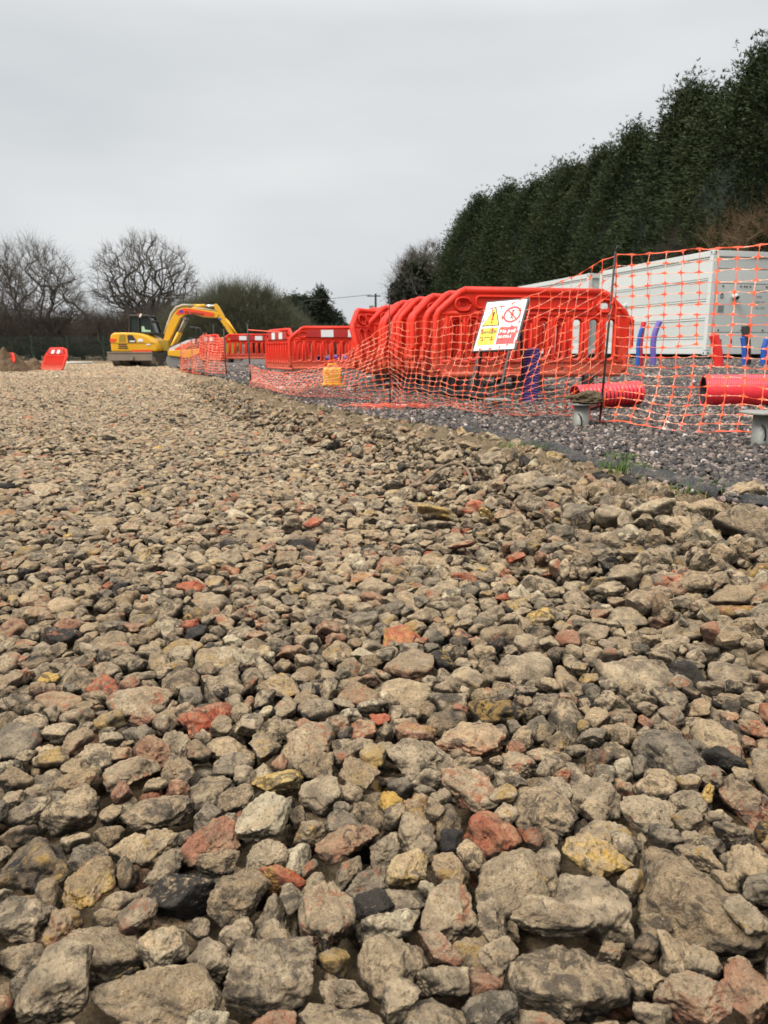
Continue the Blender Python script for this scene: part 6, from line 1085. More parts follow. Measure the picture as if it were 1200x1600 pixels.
def netB(u, v):
    tz = float(np.interp(u, [0, .12, .3, .5, .7, .85, 1], [P0t.z, 1.155, 1.03, .945, .90, .885, .90]))
    gx = lerp(P0b.x, P1b.x, u); gy = lerp(P0b.y, P1b.y, u)
    belly = .30*math.sin(PI*min(1, u*1.05))**.7*(math.sin(PI*v)**1.0)*(1-v)**.9
    tuck = .16*math.sin(PI*u)
    zb = gz(gx, gy)+.025+.02*math.sin(u*11)
    k = v**(1.0+.85*math.sin(PI*u)**.6) if v > 0 else 0
    z = zb+(tz-zb)*k
    tx = lerp(P0t.x, P1t.x, u); ty = lerp(P0t.y, P1t.y, u)
    x = lerp(gx, tx, v)-belly*.75+tuck*(1-v)**3*.4; y = lerp(gy, ty, v)-belly*.55+tuck*(1-v)**3*.5
    return (x+.012*math.sin(u*31+v*9)+.10*(1-v)*v*math.sin(PI*u), y+.015*math.sin(u*19+v*7), z+.008*math.sin(u*41))
netting('netting', 27, 19, netB, runB, 2, .0090, .0019)
runC = thing('mesh_fence', 'collapsed low orange mesh fence run in front of the striped barriers', 'mesh fence', (0, 0, 0))
post(P2b-Vector((0, 0, .1)), P2t, runC, .010)
MB().tube([(P2t.x, P2t.y, P2t.z-.08), (P2t.x+.25, P2t.y-.15, P2t.z-.10), (P2t.x+.5, P2t.y-.4, P2t.z-.12)], .008, 5).build('loose_strand', NET, runC)
def netC(u, v):
    tz = float(np.interp(u, [0, .2, .4, .6, .75, .86, 1], [.90, .66, .50, .42, .40, .42, .48]))
    gx = lerp(P1b.x, P2b.x, u); gy = lerp(P1b.y, P2b.y, u)
    belly = .34*math.sin(PI*u)**.8*math.sin(PI*v)*(1-v)**.6
    zb = gz(gx, gy)+.03+.02*math.sin(u*9)
    z = zb+(tz-zb)*(v**(1+.5*math.sin(PI*u)) if v > 0 else 0)
    return (gx-belly*.8+.02*math.sin(u*23+v*8), gy-belly*.45+.02*math.sin(u*29), z)
netting('netting', 40, 16, netC, runC, 3, .012, .0038)
# heap of slack netting at the foot of the thin post
hp = MB(); r_ = random.Random(3)
for k in range(22):
    a = r_.uniform(0, 6.28); c = Vector((.07+r_.gauss(0, .16), 6.45+r_.gauss(0, .10), gz(0, 6.5)+.02)); pts = []
    for s_ in range(7): pts.append(c+Vector((math.cos(a)*s_*.045, math.sin(a)*s_*.02, abs(.045*math.sin(s_*1.2+k))))); a += r_.gauss(0, .7)
    hp.tube(pts, .0019, 4)
tag(hp.build('slack_netting', NET, None), 'bunched slack orange netting lying at the foot of a thin black pin', 'netting')
# far run
far = thing('mesh_fence', 'distant pale orange mesh fence run wandering towards the yellow digger', 'mesh fence', (0, 0, 0))
FP = [(353, 16.3), (322, 19.3), (301, 23.0), (283, 26.5)]
fpts = []
for px, Y in FP:
    q = at(px, 570, Y); b = Vector((q.x, Y, float(Hr(q.x, Y))+.02)); fpts.append(b)
    post(b-Vector((0, 0, .1)), b+Vector((r_.uniform(-.03, .03), 0, .98)), far, .012)
for k in range(3):
    a, b = fpts[k], fpts[k+1]; hh = [(.78, .98), (.98, .9), (.9, .85)][k]
    def netF(u, v, a=a, b=b, hh=hh, k=k):
        tz = lerp(hh[0], hh[1], u)-.06*math.sin(PI*u); p = a.lerp(b, u)
        return (p.x-.10*math.sin(PI*u)*(1-v)+.03*math.sin(u*30+v*4), p.y-.12*math.sin(PI*u)*(1-v), p.z+.02+(tz)*v)
    netting('netting', 30, 15, netF, far, 10+k, .020, .008)

# ------------------------------------------------------------------ danger sign
SW = paint('sign_white', (.80, .80, .77), .35, .12, (.5, .42, .33), 10); SY = paint('sign_yellow', (.85, .66, .01), .4, .1, (.5, .4, .1), 10)
SR = paint('sign_red', (.62, .03, .03), .4, .1, (.5, .3, .25), 10); SK = paint('sign_black', (.012, .012, .012), .5, 0.)
sc_ = 1/(F/6.75*1.0)
U3 = Vector((55, -38, 3)).normalized(); V3 = Vector((25, 42, 75)); V3 = (V3-V3.dot(U3)*U3).normalized()   # right, up
N3 = U3.cross(V3).normalized()
SWd, SHt = .385, .50
sg_o = at(740, 548, 6.86)
sign = bpy.data.objects.new('warning_sign', None); COL.objects.link(sign)
tag(sign, 'white danger sign leaning on a black frame in front of the barrier stack', 'sign')
Rm = Matrix((U3, V3, N3)).transposed().to_4x4()
sign.matrix_world = Matrix.Translation(sg_o) @ Rm
def quadbox(m, x0, y0, x1, y1, z0, z1): return m.box(((x0+x1)/2, (y0+y1)/2, (z0+z1)/2), (x1-x0, y1-y0, z1-z0))
quadbox(MB(), -.018, -.012, SWd+.018, SHt+.018, -.02, -.002).build('frame', BST, sign, bevel=.003)
quadbox(MB(), 0, 0, SWd, SHt, -.0015, .002).build('panel', SW, sign)
quadbox(MB(), .018, .05, .18, .225, .0022, .004).build('yellow_block', SY, sign)
quadbox(MB(), .197, .05, .365, .225, .0022, .004).build('red_block', SR, sign)
def flat(name, pl, z, mat, parent, th=.0015):
    n = len(pl); m = MB(); m.add([(x, y, z) for x, y in pl]+[(x, y, z+th) for x, y in pl], [tuple(range(n-1, -1, -1)), tuple(range(n, 2*n))]+[(i, (i+1) % n, (i+1) % n+n, i+n) for i in range(n)])
    return m.build(name, mat, parent)
tri = flat('triangle_border', [(.016, .245), (.186, .245), (.101, .455)], .0022, SK, sign)
flat('triangle', [(.030, .254), (.172, .254), (.101, .430)], .0040, SY, sign)
flat('exclamation_mark', [(.096, .305), (.106, .305), (.111, .385), (.101, .395), (.091, .385)], .0058, SK, sign)
flat('exclamation_dot', [(.101+.009*math.cos(a), .280+.009*math.sin(a)) for a in [k*PI/5 for k in range(10)]], .0058, SK, sign)
def ring(name, cx, cy, r0, r1, z, mat, parent):
    n = 36; m = MB(); vs = []; fs = []
    for zz in (z, z+.0015):
        for r in (r0, r1): vs += [(cx+r*math.cos(2*PI*k/n), cy+r*math.sin(2*PI*k/n), zz) for k in range(n)]
    for k in range(n):
        j = (k+1) % n; fs += [(2*n+k, 3*n+k, 3*n+j, 2*n+j), (n+k, 3*n+k, 3*n+j, n+j), (k, j, 2*n+j, 2*n+k)]
    m.add(vs, fs); return m.build(name, mat, parent)
ring('prohibition_ring', .282, .350, .066, .083, .0052, SR, sign)
MB().box((.282, .350, .0058), (.15, .014, .0015), Matrix.Rotation(math.radians(-45), 3, 'Z')).build('prohibition_bar', SR, sign)
pm = MB()
flat('walking_figure', [(.277, .37), (.287, .373), (.293, .352), (.303, .342), (.300, .336), (.290, .343), (.288, .330), (.300, .305), (.296, .297), (.283, .320), (.270, .298), (.262, .301), (.277, .328), (.275, .345), (.265, .340), (.262, .346)], .0032, SK, sign)
flat('figure_head', [(.285+.010*math.cos(k*PI/5), .388+.010*math.sin(k*PI/5)) for k in range(10)], .0032, SK, sign)
def text(name, s, size, loc, mat, parent, rot=None, ext=.0006, bold=0., sx=1., align='LEFT'):
    cu = bpy.data.curves.new(name, 'FONT'); cu.body = s; cu.size = size; cu.extrude = ext; cu.offset = bold; cu.align_x = align; cu.space_character = 1.02
    tmp = bpy.data.objects.new('tmp', cu); COL.objects.link(tmp); bpy.context.view_layer.update()
    me = bpy.data.meshes.new_from_object(tmp.evaluated_get(bpy.context.evaluated_depsgraph_get())); bpy.data.objects.remove(tmp)
    me.transform(Matrix.Scale(sx, 4, (1, 0, 0)))
    me.materials.clear(); me.materials.append(mat); o = link(name, me, parent); o.location = loc
    if rot is not None: o.rotation_euler = rot
    return o
text('danger_lettering', 'DANGER!', .046, (.022, .165, .0048), SK, sign, bold=.0012, sx=.80)
text('danger_lettering', 'Site entrance', .026, (.023, .120, .0048), SK, sign, bold=.0006, sx=.95)
text('notice_lettering', 'No ped\naccess', .052, (.207, .165, .0048), SW, sign, bold=.0012, sx=.90)
lg = MB()
M_ = sign.matrix_world
for lx in (.05, SWd-.05):
    lg.beam((lx, .10, -.012), (lx+.02, -.36, -.012), .018, .018)
inv = M_.inverted()
for lx, dx in ((.03, -.06), (SWd-.02, .10)):
    a = M_ @ Vector((lx, .30, -.02)); b = Vector((a.x+dx, a.y+.30, gz(a.x, a.y))); lg.beam(inv @ a, inv @ b, .018, .018)
lg.build('leg', BST, sign)

# ------------------------------------------------------------------ ducts
def duct(name, label, p0, p1, R, mat, pitch=.024, rib=.10, cat='duct', group=None, bend=0., inner=None):
    p0 = Vector(p0); p1 = Vector(p1); L = (p1-p0).length; d = (p1-p0)/L; side = d.cross(Vector((0, 0, 1))); side = side.normalized() if side.length > .2 else Vector((1, 0, 0))
    c = p0; pts = []; rs = []; n = int(L/pitch*4)
    for i in range(n+1):
        t = i/n; pts.append(d*L*t+Vector((0, 0, 1))*bend*math.sin(PI*t)); ph = (t*L/pitch) % 1
        rs.append(R*(1-(rib if ph > .5 else 0)))
    t_ = thing(name, label, cat, p0, group=group)
    m = MB().tube(pts, rs, 28, cap=False); o = m.build('corrugated_wall', mat, t_, smooth=True); so = o.modifiers.new('thick', 'SOLIDIFY'); so.thickness = .006; so.offset = -1
    MB().tube([pts[0]+d*.0, pts[-1]], [R*.84, R*.84], 24, cap=False).build('lining', inner or BLK, t_, smooth=True)
    return t_
PINK = paint('red_duct_plastic', (.80, .030, .045), .3, .15, (.3, .14, .1), 5, .05)
PURP = paint('purple_duct_plastic', (.075, .035, .20), .35, .2, (.2, .15, .12), 5, .05)
BLUE = paint('blue_duct_plastic', (.02, .095, .42), .35, .2, (.2, .17, .14), 5, .05)
VIOL = paint('violet_duct_plastic', (.16, .11, .42), .35, .2, (.2, .17, .14), 5, .05)
REDD = paint('red_pipe_plastic', (.75, .025, .02), .35, .2, (.3, .14, .1), 5, .05)
def gpos(px, py):
    x, y, zz = ray(px, py); z = .25
    for _ in range(8): t = (z-CH)/zz; z = gz(x*t, y*t)
    return Vector((x*t, y*t, z))
a = gpos(900, 618); b = gpos(990, 616)
duct('duct_offcut', 'short red corrugated duct offcut lying behind the earth-topped steel pile', (1.475, 6.0, gz(1.5, 6.0)+.108), (2.02, 6.16, gz(2., 6.0)+.118), .094, PINK, .034, .17)
duct('duct_offcut', 'large red twin-wall duct lying on the gravel, cut by the right edge', (2.50, 6.1, gz(2.6, 6.1)+.118), (4.7, 5.75, gz(4, 5.7)+.118), .118, PINK, .016, .022)
q = at(830, 606, 6.95)
duct('duct_upright', 'dark purple corrugated duct standing upright right of the danger sign', (q.x-.005, q.y, gz(q.x, 6.95)-.03), (q.x+.015, q.y+.1, gz(q.x, 6.95)+.46), .076, PURP, .024, .12)
for i, (px, py, Y, an) in enumerate([(498, 560, 15.9, .2), (517, 559, 15.6, .5), (528, 558, 15.8, -.2)]):
    q = at(px, py, Y); duct('duct_offcut', 'small violet duct end showing low through the striped barrier', (q.x, Y+.2, q.z), (q.x+math.sin(an)*.5, Y+.9, q.z-.02), .055, VIOL, .03, .1, group='violet duct ends behind the striped barrier')
def bentpipe(name, label, parts_, cat='duct', group=None):
    """parts_: list of (colour, px0, px1, pxtop.., ) standing out of the gravel"""
    t_ = None
    for (mat, Y, R, path) in parts_:
        pts = [at(px, py, Y) for px, py in path]; g = gz(pts[0].x, Y); pts = [Vector((pts[0].x, Y, g-.12))]+pts
        if t_ is None: t_ = thing(name, label, cat, (pts[1].x, Y, g), group=group)
        # smooth
        for _ in range(2): pts = [pts[0]]+[q for a_, b_ in zip(pts[:-1], pts[1:]) for q in (a_.lerp(b_, .25), a_.lerp(b_, .75))]+[pts[-1]]
        m = MB().tube([p-Vector(t_.location) for p in pts], R, 14); m.build('pipe', mat, t_, smooth=True)
    return t_
bentpipe('cable_duct', 'paired red and blue duct bends rising beside the container, left of the violet one', [(REDD, 17.5, .055, [(1001, 562), (1000, 540), (1003, 518), (1006, 503)]), (BLUE, 17.3, .045, [(997, 562), (997, 540), (1000, 522), (1004, 511)])])
bentpipe('cable_duct', 'curved violet duct bend rising in front of the container', [(VIOL, 17.4, .062, [(1021, 562), (1020, 545), (1022, 522), (1031, 502)])])
bentpipe('cable_duct', 'single red duct bend in front of the container corner', [(REDD, 15.2, .088, [(1123, 567), (1122, 552), (1119, 537), (1115, 523)])])
bentpipe('cable_duct', 'capped black pipe standing in front of the container end', [(BLK, 16.3, .085, [(1167, 563), (1166, 530), (1165, 509)])])
bentpipe('cable_duct', 'short blue duct close beside the capped black pipe', [(BLUE, 16., .045, [(1163, 564), (1162, 540), (1160, 527)])])
bentpipe('cable_duct', 'blue and red duct pair rising at the right edge', [(BLUE, 16., .055, [(1193, 556), (1193, 545), (1198, 530)]), (REDD, 16.1, .09, [(1200, 556), (1200, 545), (1205, 532)])])
q = at(1165, 507, 16.3); 

# yellow block foot
YEL = paint('yellow_plastic', (.78, .42, .02), .45, .3, (.3, .2, .1), 8)
q = gpos(526, 601)
yb_ = thing('barrier_weight', 'yellow plastic block weight behind the collapsed netting', 'barrier weight', (q.x, 10.3, gz(q.x, 10.3)), .15)
MB().box((0, 0, .13), (.24, .20, .26)).build('body', YEL, yb_, bevel=.03); MB().tube([(-.06, 0, .25), (-.05, 0, .30), (.05, 0, .30), (.06, 0, .25)], .014, 8).build('handle', YEL, yb_, smooth=True)
MB().box((0, 0, .04), (.27, .23, .035)).build('base_rim', YEL, yb_, bevel=.01)

# ------------------------------------------------------------------ steel piles with plates
GAL = paint('galvanised_steel', (.30, .30, .27), .5, .5, (.16, .14, .10), 12, .15, metallic=.35, var=.15)
def pile(px, py, Y, h, R, plate, label, rz=0., octo=14):
    p = at(px, py, Y); g = gz(p.x, Y); t_ = thing('steel_pile', label, 'steel pile', (p.x, Y, g), rz)
    MB().tube([(0, 0, -.15), (0, 0, h)], R, octo).build('shaft', GAL, t_, smooth=True)
    MB().tube([(0, 0, h), (0, 0, h+.012)], plate, 20).build('top_plate', GAL, t_, bevel=.003)
    MB().tube([(-.035, -R-.004, h-.05), (-.02, -R-.014, h-.07), (-.01, -R-.006, h-.11), (-.015, -R-.006, h-.13)], .005, 6).build('wire_tie', BST, t_, smooth=True)
    return t_
pile(1190, 690, 3.9, .155, .052, .118, 'round steel pile with a bare flat top plate at the right edge')
pl2 = pile(908, 662, 4.95, .135, .050, .09, 'steel pile topped with a clod of earth')
pile(776, 640, 6.15, .085, .042, .105, 'short steel pile with a wide plate, below the danger sign')
pile(616, 600, 8.6, .11, .05, .10, 'steel pile half hidden behind slack netting left of the sign', )
def lumpy(name, loc, dims, mat, label, cat, seed, amp=.25, lev=5, flatb=True):
    u, f = ico(lev); V = []
    for q in u:
        p = Vector(q); a = 1+amp*noise.fractal(p*1.7+Vector((seed, 0, 0)), .8, 2.1, 5)
        v = Vector((p.x*dims[0], p.y*dims[1], p.z*dims[2]))*a
        if flatb and v.z < 0: v.z *= .25
        V.append(v)
    o = link(name, mesh_np(name, [tuple(v) for v in V], f, mat, True)); o.location = loc
    return tag(o, label, cat)
CLOD = soil_mat('clod_earth', (.17, .12, .07), (.23, .17, .10), (.29, .22, .14), 6, 1.)
x_, y_, z_ = pl2.location; lumpy('soil_clod', (x_+.02, y_, z_+.162), (.115, .09, .055), CLOD, 'clod of dry earth and grass roots sitting on a steel pile', 'soil clod', 3, .45)
# small stake of timber, root and twig
WOOD = paint('weathered_timber', (.36, .31, .25), .7, .4, (.15, .12, .09), 10)
q = ground(359, 589, .1); tm = MB().box((0, 0, .02), (.42, .09, .04)); o = tm.build('timber_offcut', WOOD, None, bevel=.004); o.location = (q[0], q[1], float(Hr(*q))+.03); o.rotation_euler = (0, .05, .9); tag(o, 'pale timber offcut lying at the end of the far netting', 'timber')
RT = paint('root_bark', (.16, .11, .07), .8, .3)
def root(name, pts, r, label, cat):
    P_ = []
    for px, py, lift in pts:
        x, y = ground(px, py, .03); P_.append(Vector((x, y, float(Hr(x, y))+lift)))
    for _ in range(2): P_ = [P_[0]]+[q for a_, b_ in zip(P_[:-1], P_[1:]) for q in (a_.lerp(b_, .25), a_.lerp(b_, .75))]+[P_[-1]]
    tag(MB().tube(P_, r, 7).build(name, RT, None, smooth=True), label, cat)
root('dead_root', [(642, 762, .03), (660, 765, .04), (690, 752, .05), (715, 752, .05), (732, 762, .04), (737, 772, .02)], .007, 'curved dead root lying on the rubble left of the soil bank', 'root')
root('dead_twig', [(95, 805, .035), (108, 812, .045), (130, 826, .04)], .006, 'short dead twig on the rubble in the left middle distance', 'twig')

# soil heap at the far left
SOILH = soil_mat('heap_earth', (.10, .06, .032), (.135, .085, .047), (.17, .11, .065), .8, 1.)
def heap(loc, dims, seed, label):
    n = 70; V = []; r_ = np.random.RandomState(seed)
    for i in range(n):
        for j in range(n):
            u = (i/(n-1)-.5)*2; v = (j/(n-1)-.5)*2; d = math.hypot(u, v)
            z = max(0, 1-d)**.85*(1+.35*noise.noise(Vector((u*3, v*3, seed))))+.06*noise.fractal(Vector((u*7, v*7, seed)), .9, 2, 4)*(d < 1)
            V.append((u*dims[0], v*dims[1], z*dims[2]-.05))
    a = np.arange(n*n).reshape(n, n); Fq = np.stack([a[:-1, :-1], a[1:, :-1], a[1:, 1:], a[:-1, 1:]], -1).reshape(-1, 4)
    o = link('soil_heap', mesh_np('soil_heap', V, Fq, SOILH, True)); o.location = loc; tag(o, label, 'soil heap')
q = at(12, 575, 26.5); heap((q.x, 26.5, -.03), (.80, 1.0, .82), 2, 'brown soil heap with a slumped peak at the far left')
q = at(42, 575, 28); heap((q.x, 28.6, -.03), (.62, .8, .52), 5, 'lower soil heap between the peaked one and the leaning barrier')
# white pipe far off
q = at(112, 565, 44); o = MB().tube([(-1.1, 0, 0), (1.1, .2, 0)], .06, 8).build('drain_pipe', paint('white_pipe', (.55, .53, .48), .5, .3), None, smooth=True); o.location = (q.x, 44, .06); tag(o, 'long pale pipe lying on the ground before the green fence', 'pipe')
# ------------------------------------------------------------------ excavator
YP = paint('digger_yellow', (.78, .40, .012), .35, .25, (.22, .15, .08), 2.5, .03, var=.08)
YD = paint('grille_yellow', (.33, .22, .015), .6, .2)
STL = paint('muddy_steel', (.20, .165, .125), .7, .5, (.28, .22, .15), 3, .2)
TRK = paint('track_rubber', (.045, .04, .034), .8, .7, (.20, .155, .10), 5, .3)
CHR = paint('chrome_rod', (.75, .75, .74), .15, .05, metallic=.9)
ORR = paint('orange_red_sticker', (.80, .07, .02), .35, .1); GRY = paint('grey_machine', (.20, .20, .19), .6, .4)
BUF = paint('hose_cover', (.42, .36, .24), .6, .3)
def glass_mat():
    t = NT('tinted_glass'); return t.fin((.035, .05, .048), .06, None, **{'Transmission Weight': .35, 'IOR': 1.3})
GLS = glass_mat()
EX, EY = float(at(215, 572, 35.1).x), 36.
ex = thing('excavator', 'yellow tracked excavator with its boom arched over to the right', 'excavator', (EX, EY, float(Hr(EX, EY))-.02))
k_ = 36./F*.955
def L(px, py): return ((px-215)*k_, (571.5-py)*k_)
hood = [L(176, 548), L(176, 526), L(178, 521), L(183, 519), L(196, 518.6), L(214, 519), L(226, 521.5), L(236, 526), L(244, 533), L(248, 541), L(248, 548)]
body = MB().prism(hood, -1.0, 1.02).build('body', YP, ex, bevel=.07)
def onbody(name, pts, mat, y=-1.012, th=.02): 
    return MB().prism([L(*p) for p in pts], y, y+th).build(name, mat, body)
onbody('side_grille', [(189.5, 532.5), (191.5, 522), (200, 522), (200.5, 532.5)], YD)
for k in range(3): onbody('vent_slot', [(188, 537.6+k*2.8), (188.6, 536.2+k*2.8), (201+k*.8, 536.2+k*2.8), (202+k*.8, 537.9+k*2.8)], BLK)
onbody('sticker', [(175.5, 533), (175.5, 528.2), (186, 528.2), (184, 533)], ORR)
onbody('black_sticker', [(204, 534), (203, 522.5), (211, 522.5), (216, 530), (216.5, 534)], BLK)
onbody('white_sticker', [(206.5, 533), (206.5, 531), (215, 531), (215, 533)], SW, -1.03)
onbody('white_sticker', [(218.5, 532.5), (220, 528), (226, 528), (228, 532.5)], SW, -1.02)
onbody('white_sticker', [(232, 538), (232, 535.8), (238.5, 535.8), (238, 538)], SW, -1.02)
onbody('sticker', [(208, 548), (207.5, 545), (240, 545), (240, 548)], ORR)
onbody('panel_seam', [(177, 534.9), (177, 534.3), (245, 534.3), (245, 534.9)], YD, -1.016)
MB().prism([L(178, 552), L(178, 548), L(246, 548), L(246, 552)], -.9, .95).build('turntable', BLK, ex)
# cab: frame posts, glass, roof
cabp = [(197, 519), (199, 492.5), (229, 492.5), (232.5, 500), (238, 519)]
cy0, cy1 = -.15, .88
MB().prism([L(198, 518), L(199.5, 494), L(228.5, 494), L(231.5, 500.5), (L(236.5, 518))], cy0+.03, cy1-.03).build('cab_glass', GLS, ex)
fr = MB()
for y in (cy0, cy1):
    q = [Vector((L(*p)[0], y, L(*p)[1])) for p in cabp]
    for a_, b_ in zip(q, q[1:]+q[:1]): fr.beam(a_, b_, .07, .075)
    c0 = L(213.5, 493); c1 = L(213, 519); fr.beam((c0[0], y, c0[1]), (c1[0], y, c1[1]), .05, .13)
for a_ in q: fr.beam((a_.x, cy0, a_.z), (a_.x, cy1, a_.z), .07, .07)
fr.build('cab_frame', BST, ex, bevel=.01)
MB().prism([L(198, 493), L(199, 490.6), L(228, 490.6), L(230, 493)], cy0-.05, cy1+.05).build('cab_roof', BST, ex, bevel=.03)
MB().prism([L(217, 517), L(216.6, 508.5), L(221, 508.5), L(222, 513.7), (L(231, 514.5)), L(231, 517)], cy0+.0, cy0+.05).build('seat_cover', paint('pale_green_fabric', (.38, .60, .45), .7, 0.), ex)
c_ = L(209.5, 489.5); MB().tube([(c_[0], .3, c_[1]-.05), (c_[0], .3, c_[1]+.03)], .06, 10).build('beacon', paint('beacon_orange', (.6, .12, .02), .3, 0.), ex)
c_ = L(217.5, 492); MB().box((c_[0], cy0-.1, c_[1]), (.07, .07, .16), Matrix.Rotation(.5, 3, 'Y')).build('work_lamp', SW, ex, bevel=.01)
# undercarriage, turned against the body
uc = Matrix.Translation((.32, 0, 0)) @ Matrix.Rotation(math.radians(-22), 4, 'Z')
def track(x0, x1, y0=-1.35, y1=1.45, h=.62):
    m = MB(); R_ = h/2; n = 12
    prof = [(y0+R_-R_*math.sin(PI*k/n), R_+R_*math.cos(PI*k/n)) for k in range(n+1)]+[(y1-R_+R_*math.sin(PI*k/n), R_-R_*math.cos(PI*k/n)) for k in range(n+1)]
    N = len(prof); vs = [(x0, y, z) for y, z in prof]+[(x1, y, z) for y, z in prof]
    m.add(vs, [tuple(range(N)), tuple(range(2*N-1, N-1, -1))]+[(i, i+N, (i+1) % N+N, (i+1) % N) for i in range(N)])
    o = m.build('track', TRK, ex, xf=uc)
    g = MB(); per = []
    P_ = [Vector((0, y, z)) for y, z in prof]; P_.append(P_[0])
    for a_, b_ in zip(P_[:-1], P_[1:]):
        d = (b_-a_).length; c = max(1, int(d/.12))
        for q in range(c): per.append((a_.lerp(b_, (q+.5)/c), (b_-a_).normalized()))
    for p, d in per:
        nr = Vector((0, -d.z, d.y)); p2 = p-nr*.0; R3 = Matrix((Vector((1, 0, 0)), d, nr)).transposed(); g.box((lerp(x0, x1, .5), p2.y, p2.z), (x1-x0+.01, .045, .07), R3)
    g.build('track_pad', TRK, o, xf=uc)
    for yy_ in (y0+R_, y1-R_): MB().tube([(x0-.02, yy_, R_), (x1+.02, yy_, R_)], R_*.55, 14).build('sprocket', STL, o, xf=uc)
    for q in range(4): yy_ = lerp(y0+.55, y1-.55, q/3); MB().tube([(x0-.012, yy_, .16), (x1+.012, yy_, .16)], .10, 10).build('roller', STL, o, xf=uc)
track(-1.02, -.60); track(.55, .97)
MB().box((0, 0, .42), (1.2, 1.3, .35)).build('undercarriage', STL, ex, xf=uc)
bl = MB(); bl.prism([(-.70, .14), (1.3, .14), (1.3, .48), (-.70, .48)], -1.98, -1.90); bl.prism([(-.70, .46), (1.3, .46), (1.3, .51), (-.70, .51)], -2.01, -1.9)
bl.add([], []); o = bl.build('blade', STL, ex, xf=Matrix.Translation((-.18, .15, .16)) @ Matrix.Rotation(math.radians(-4), 4, 'Z'), bevel=.01)
MB().beam((-.5, -1.9, .4), (-.4, -.6, .4), .14, .14).beam((.5, -1.9, .4), (.4, -.6, .4), .14, .14).build('blade_arm', STL, ex, xf=uc)
# boom
def arm2(name, pts, y0, y1, mat, bev=.02, parent=ex): return MB().prism([L(*p) for p in pts], y0, y1).build(name, mat, parent, bevel=bev)
boom = arm2('boom', [(247, 546), (249, 533), (259, 506), (268.5, 490), (276, 482.5), (284, 479.8), (292, 479.8), (316, 483), (337, 486), (341, 490), (337, 495.5), (316, 494.5), (298, 489.5), (288, 490), (279, 496), (260, 530), (254, 547)], -.16, .16, YP)
arm2('boom_sticker', [(272, 489), (277, 483.4), (285, 481), (292, 481), (314, 484.3), (333, 488.2), (333, 493.4), (316, 492.6), (298, 489.2), (288, 489.6), (276, 491)], -.176, -.166, ORR, 0, boom)
c_ = L(287, 488.9); text('boom_lettering', 'P.R. WOOLLEY', .125, (c_[0], -.182, c_[1]+.02), BLK, boom, rot=(PI/2, math.radians(7), 0), bold=.004, sx=1.05)
arm2('boom_badge', [(278.5, 487.5), (279, 484), (284, 483.5), (284.5, 487.8)], -.184, -.178, paint('badge_blue', (.03, .05, .30), .4, 0.), 0, boom)
def tb(name, pts, r, mat, y=0., parent=ex, n=10):
    return MB().tube([(L(*p)[0], y, L(*p)[1]) for p in pts], r, n).build(name, mat, parent, smooth=True)
tb('hose', [(252, 521), (258, 505), (265, 489), (273, 479.5), (283, 476), (300, 476.5)], .065, BUF, -.05)
tb('hose', [(253, 527), (249, 531), (246, 540)], .05, BLK, -.05); tb('hose', [(300, 480), (320, 482), (337, 485)], .04, BUF, -.1)
tb('boom_cylinder', [(261, 546), (266, 536), (276, 518)], .075, YP, -.22); tb('boom_cylinder', [(261, 546), (266, 536), (276, 518)], .075, YP, .22)
tb('cylinder_rod', [(275, 520), (287, 497)], .045, BUF, -.22); tb('cylinder_rod', [(275, 520), (287, 497)], .045, BUF, .22)
MB().tube([(L(287, 497)[0], -.3, L(286, 497)[1]), (L(286, 497)[0], .3, L(286, 497)[1])], .08, 10).build('pivot_pin', STL, ex)
tb('arm_cylinder', [(299, 477.5), (318, 477)], .09, YP); tb('cylinder_rod', [(317, 477), (335, 476.8)], .05, CHR)
arm2('boom_bracket', [(297, 481), (298, 475), (304, 474), (306, 482)], -.09, .09, YP)
arm = arm2('arm', [(332.5, 475), (336, 473.6), (340, 478), (346.5, 490), (354, 506), (369, 530), (371, 536), (365, 537), (357, 523), (344, 503), (336, 492)], -.13, .13, YP)
arm2('boom_badge', [(338.5, 498), (339, 495), (344.5, 496.5), (343.5, 499)], -.145, -.135, paint('badge_blue_grey', (.06, .07, .25), .4, 0.), 0, arm)
tb('bucket_cylinder', [(349, 497), (363, 519)], .07, YP, -.0); tb('cylinder_rod', [(363, 519), (371, 531)], .04, CHR)
tb('bucket_link', [(353.5, 499), (373, 529)], .035, YP, -.14)
MB().prism([L(362, 536), L(371, 532), L(380, 541), L(380, 553), L(372, 562), L(361, 562), L(367, 552), L(368, 543)], -.35, .35).build('bucket', STL, ex, bevel=.02)
MB().box((1.02, 0, .95), (.5, .5, .5)).build('boom_foot', YD, ex, bevel=.03)
tb('swing_bracket', [(250, 540), (262, 546)], .16, YP)

# ------------------------------------------------------------------ small road roller and dumper beyond
RX, RY = float(at(290, 560, 33.).x), 33.
ro = thing('road_roller', 'small yellow ride-on road roller with sloping white and red bonnet, right of the excavator', 'road roller', (RX, RY, float(Hr(RX, RY))))
kr = 33./F*.955
def Lr(px, py): return ((px-290)*kr, (568-py)*kr)
def rp(name, pts, y0, y1, mat, bev=.015): return MB().prism([Lr(*p) for p in pts], y0, y1).build(name, mat, ro, bevel=bev)
c0 = Lr(276, 557); 
for (px_, nm_) in ((274, 0), (309, 1)):
    c0 = Lr(px_, 556); MB().tube([(c0[0], -.42, .30), (c0[0], .42, .30)], .30, 24).build('drum', GRY, ro, bevel=.01)
rp('drum_frame', [(267, 548), (267, 541), (318, 537), (318, 545), (300, 552)], -.50, .50, YP)
rp('bonnet', [(268, 541), (269, 537), (298, 524.5), (310, 522.5), (311, 527), (290, 541)], -.42, .42, paint('bonnet_white', (.62, .58, .55), .4, .3))
rp('bonnet_stripe', [(277, 540), (278, 537.5), (300, 528), (304, 530), (292, 539)], -.43, -.41, ORR, 0)
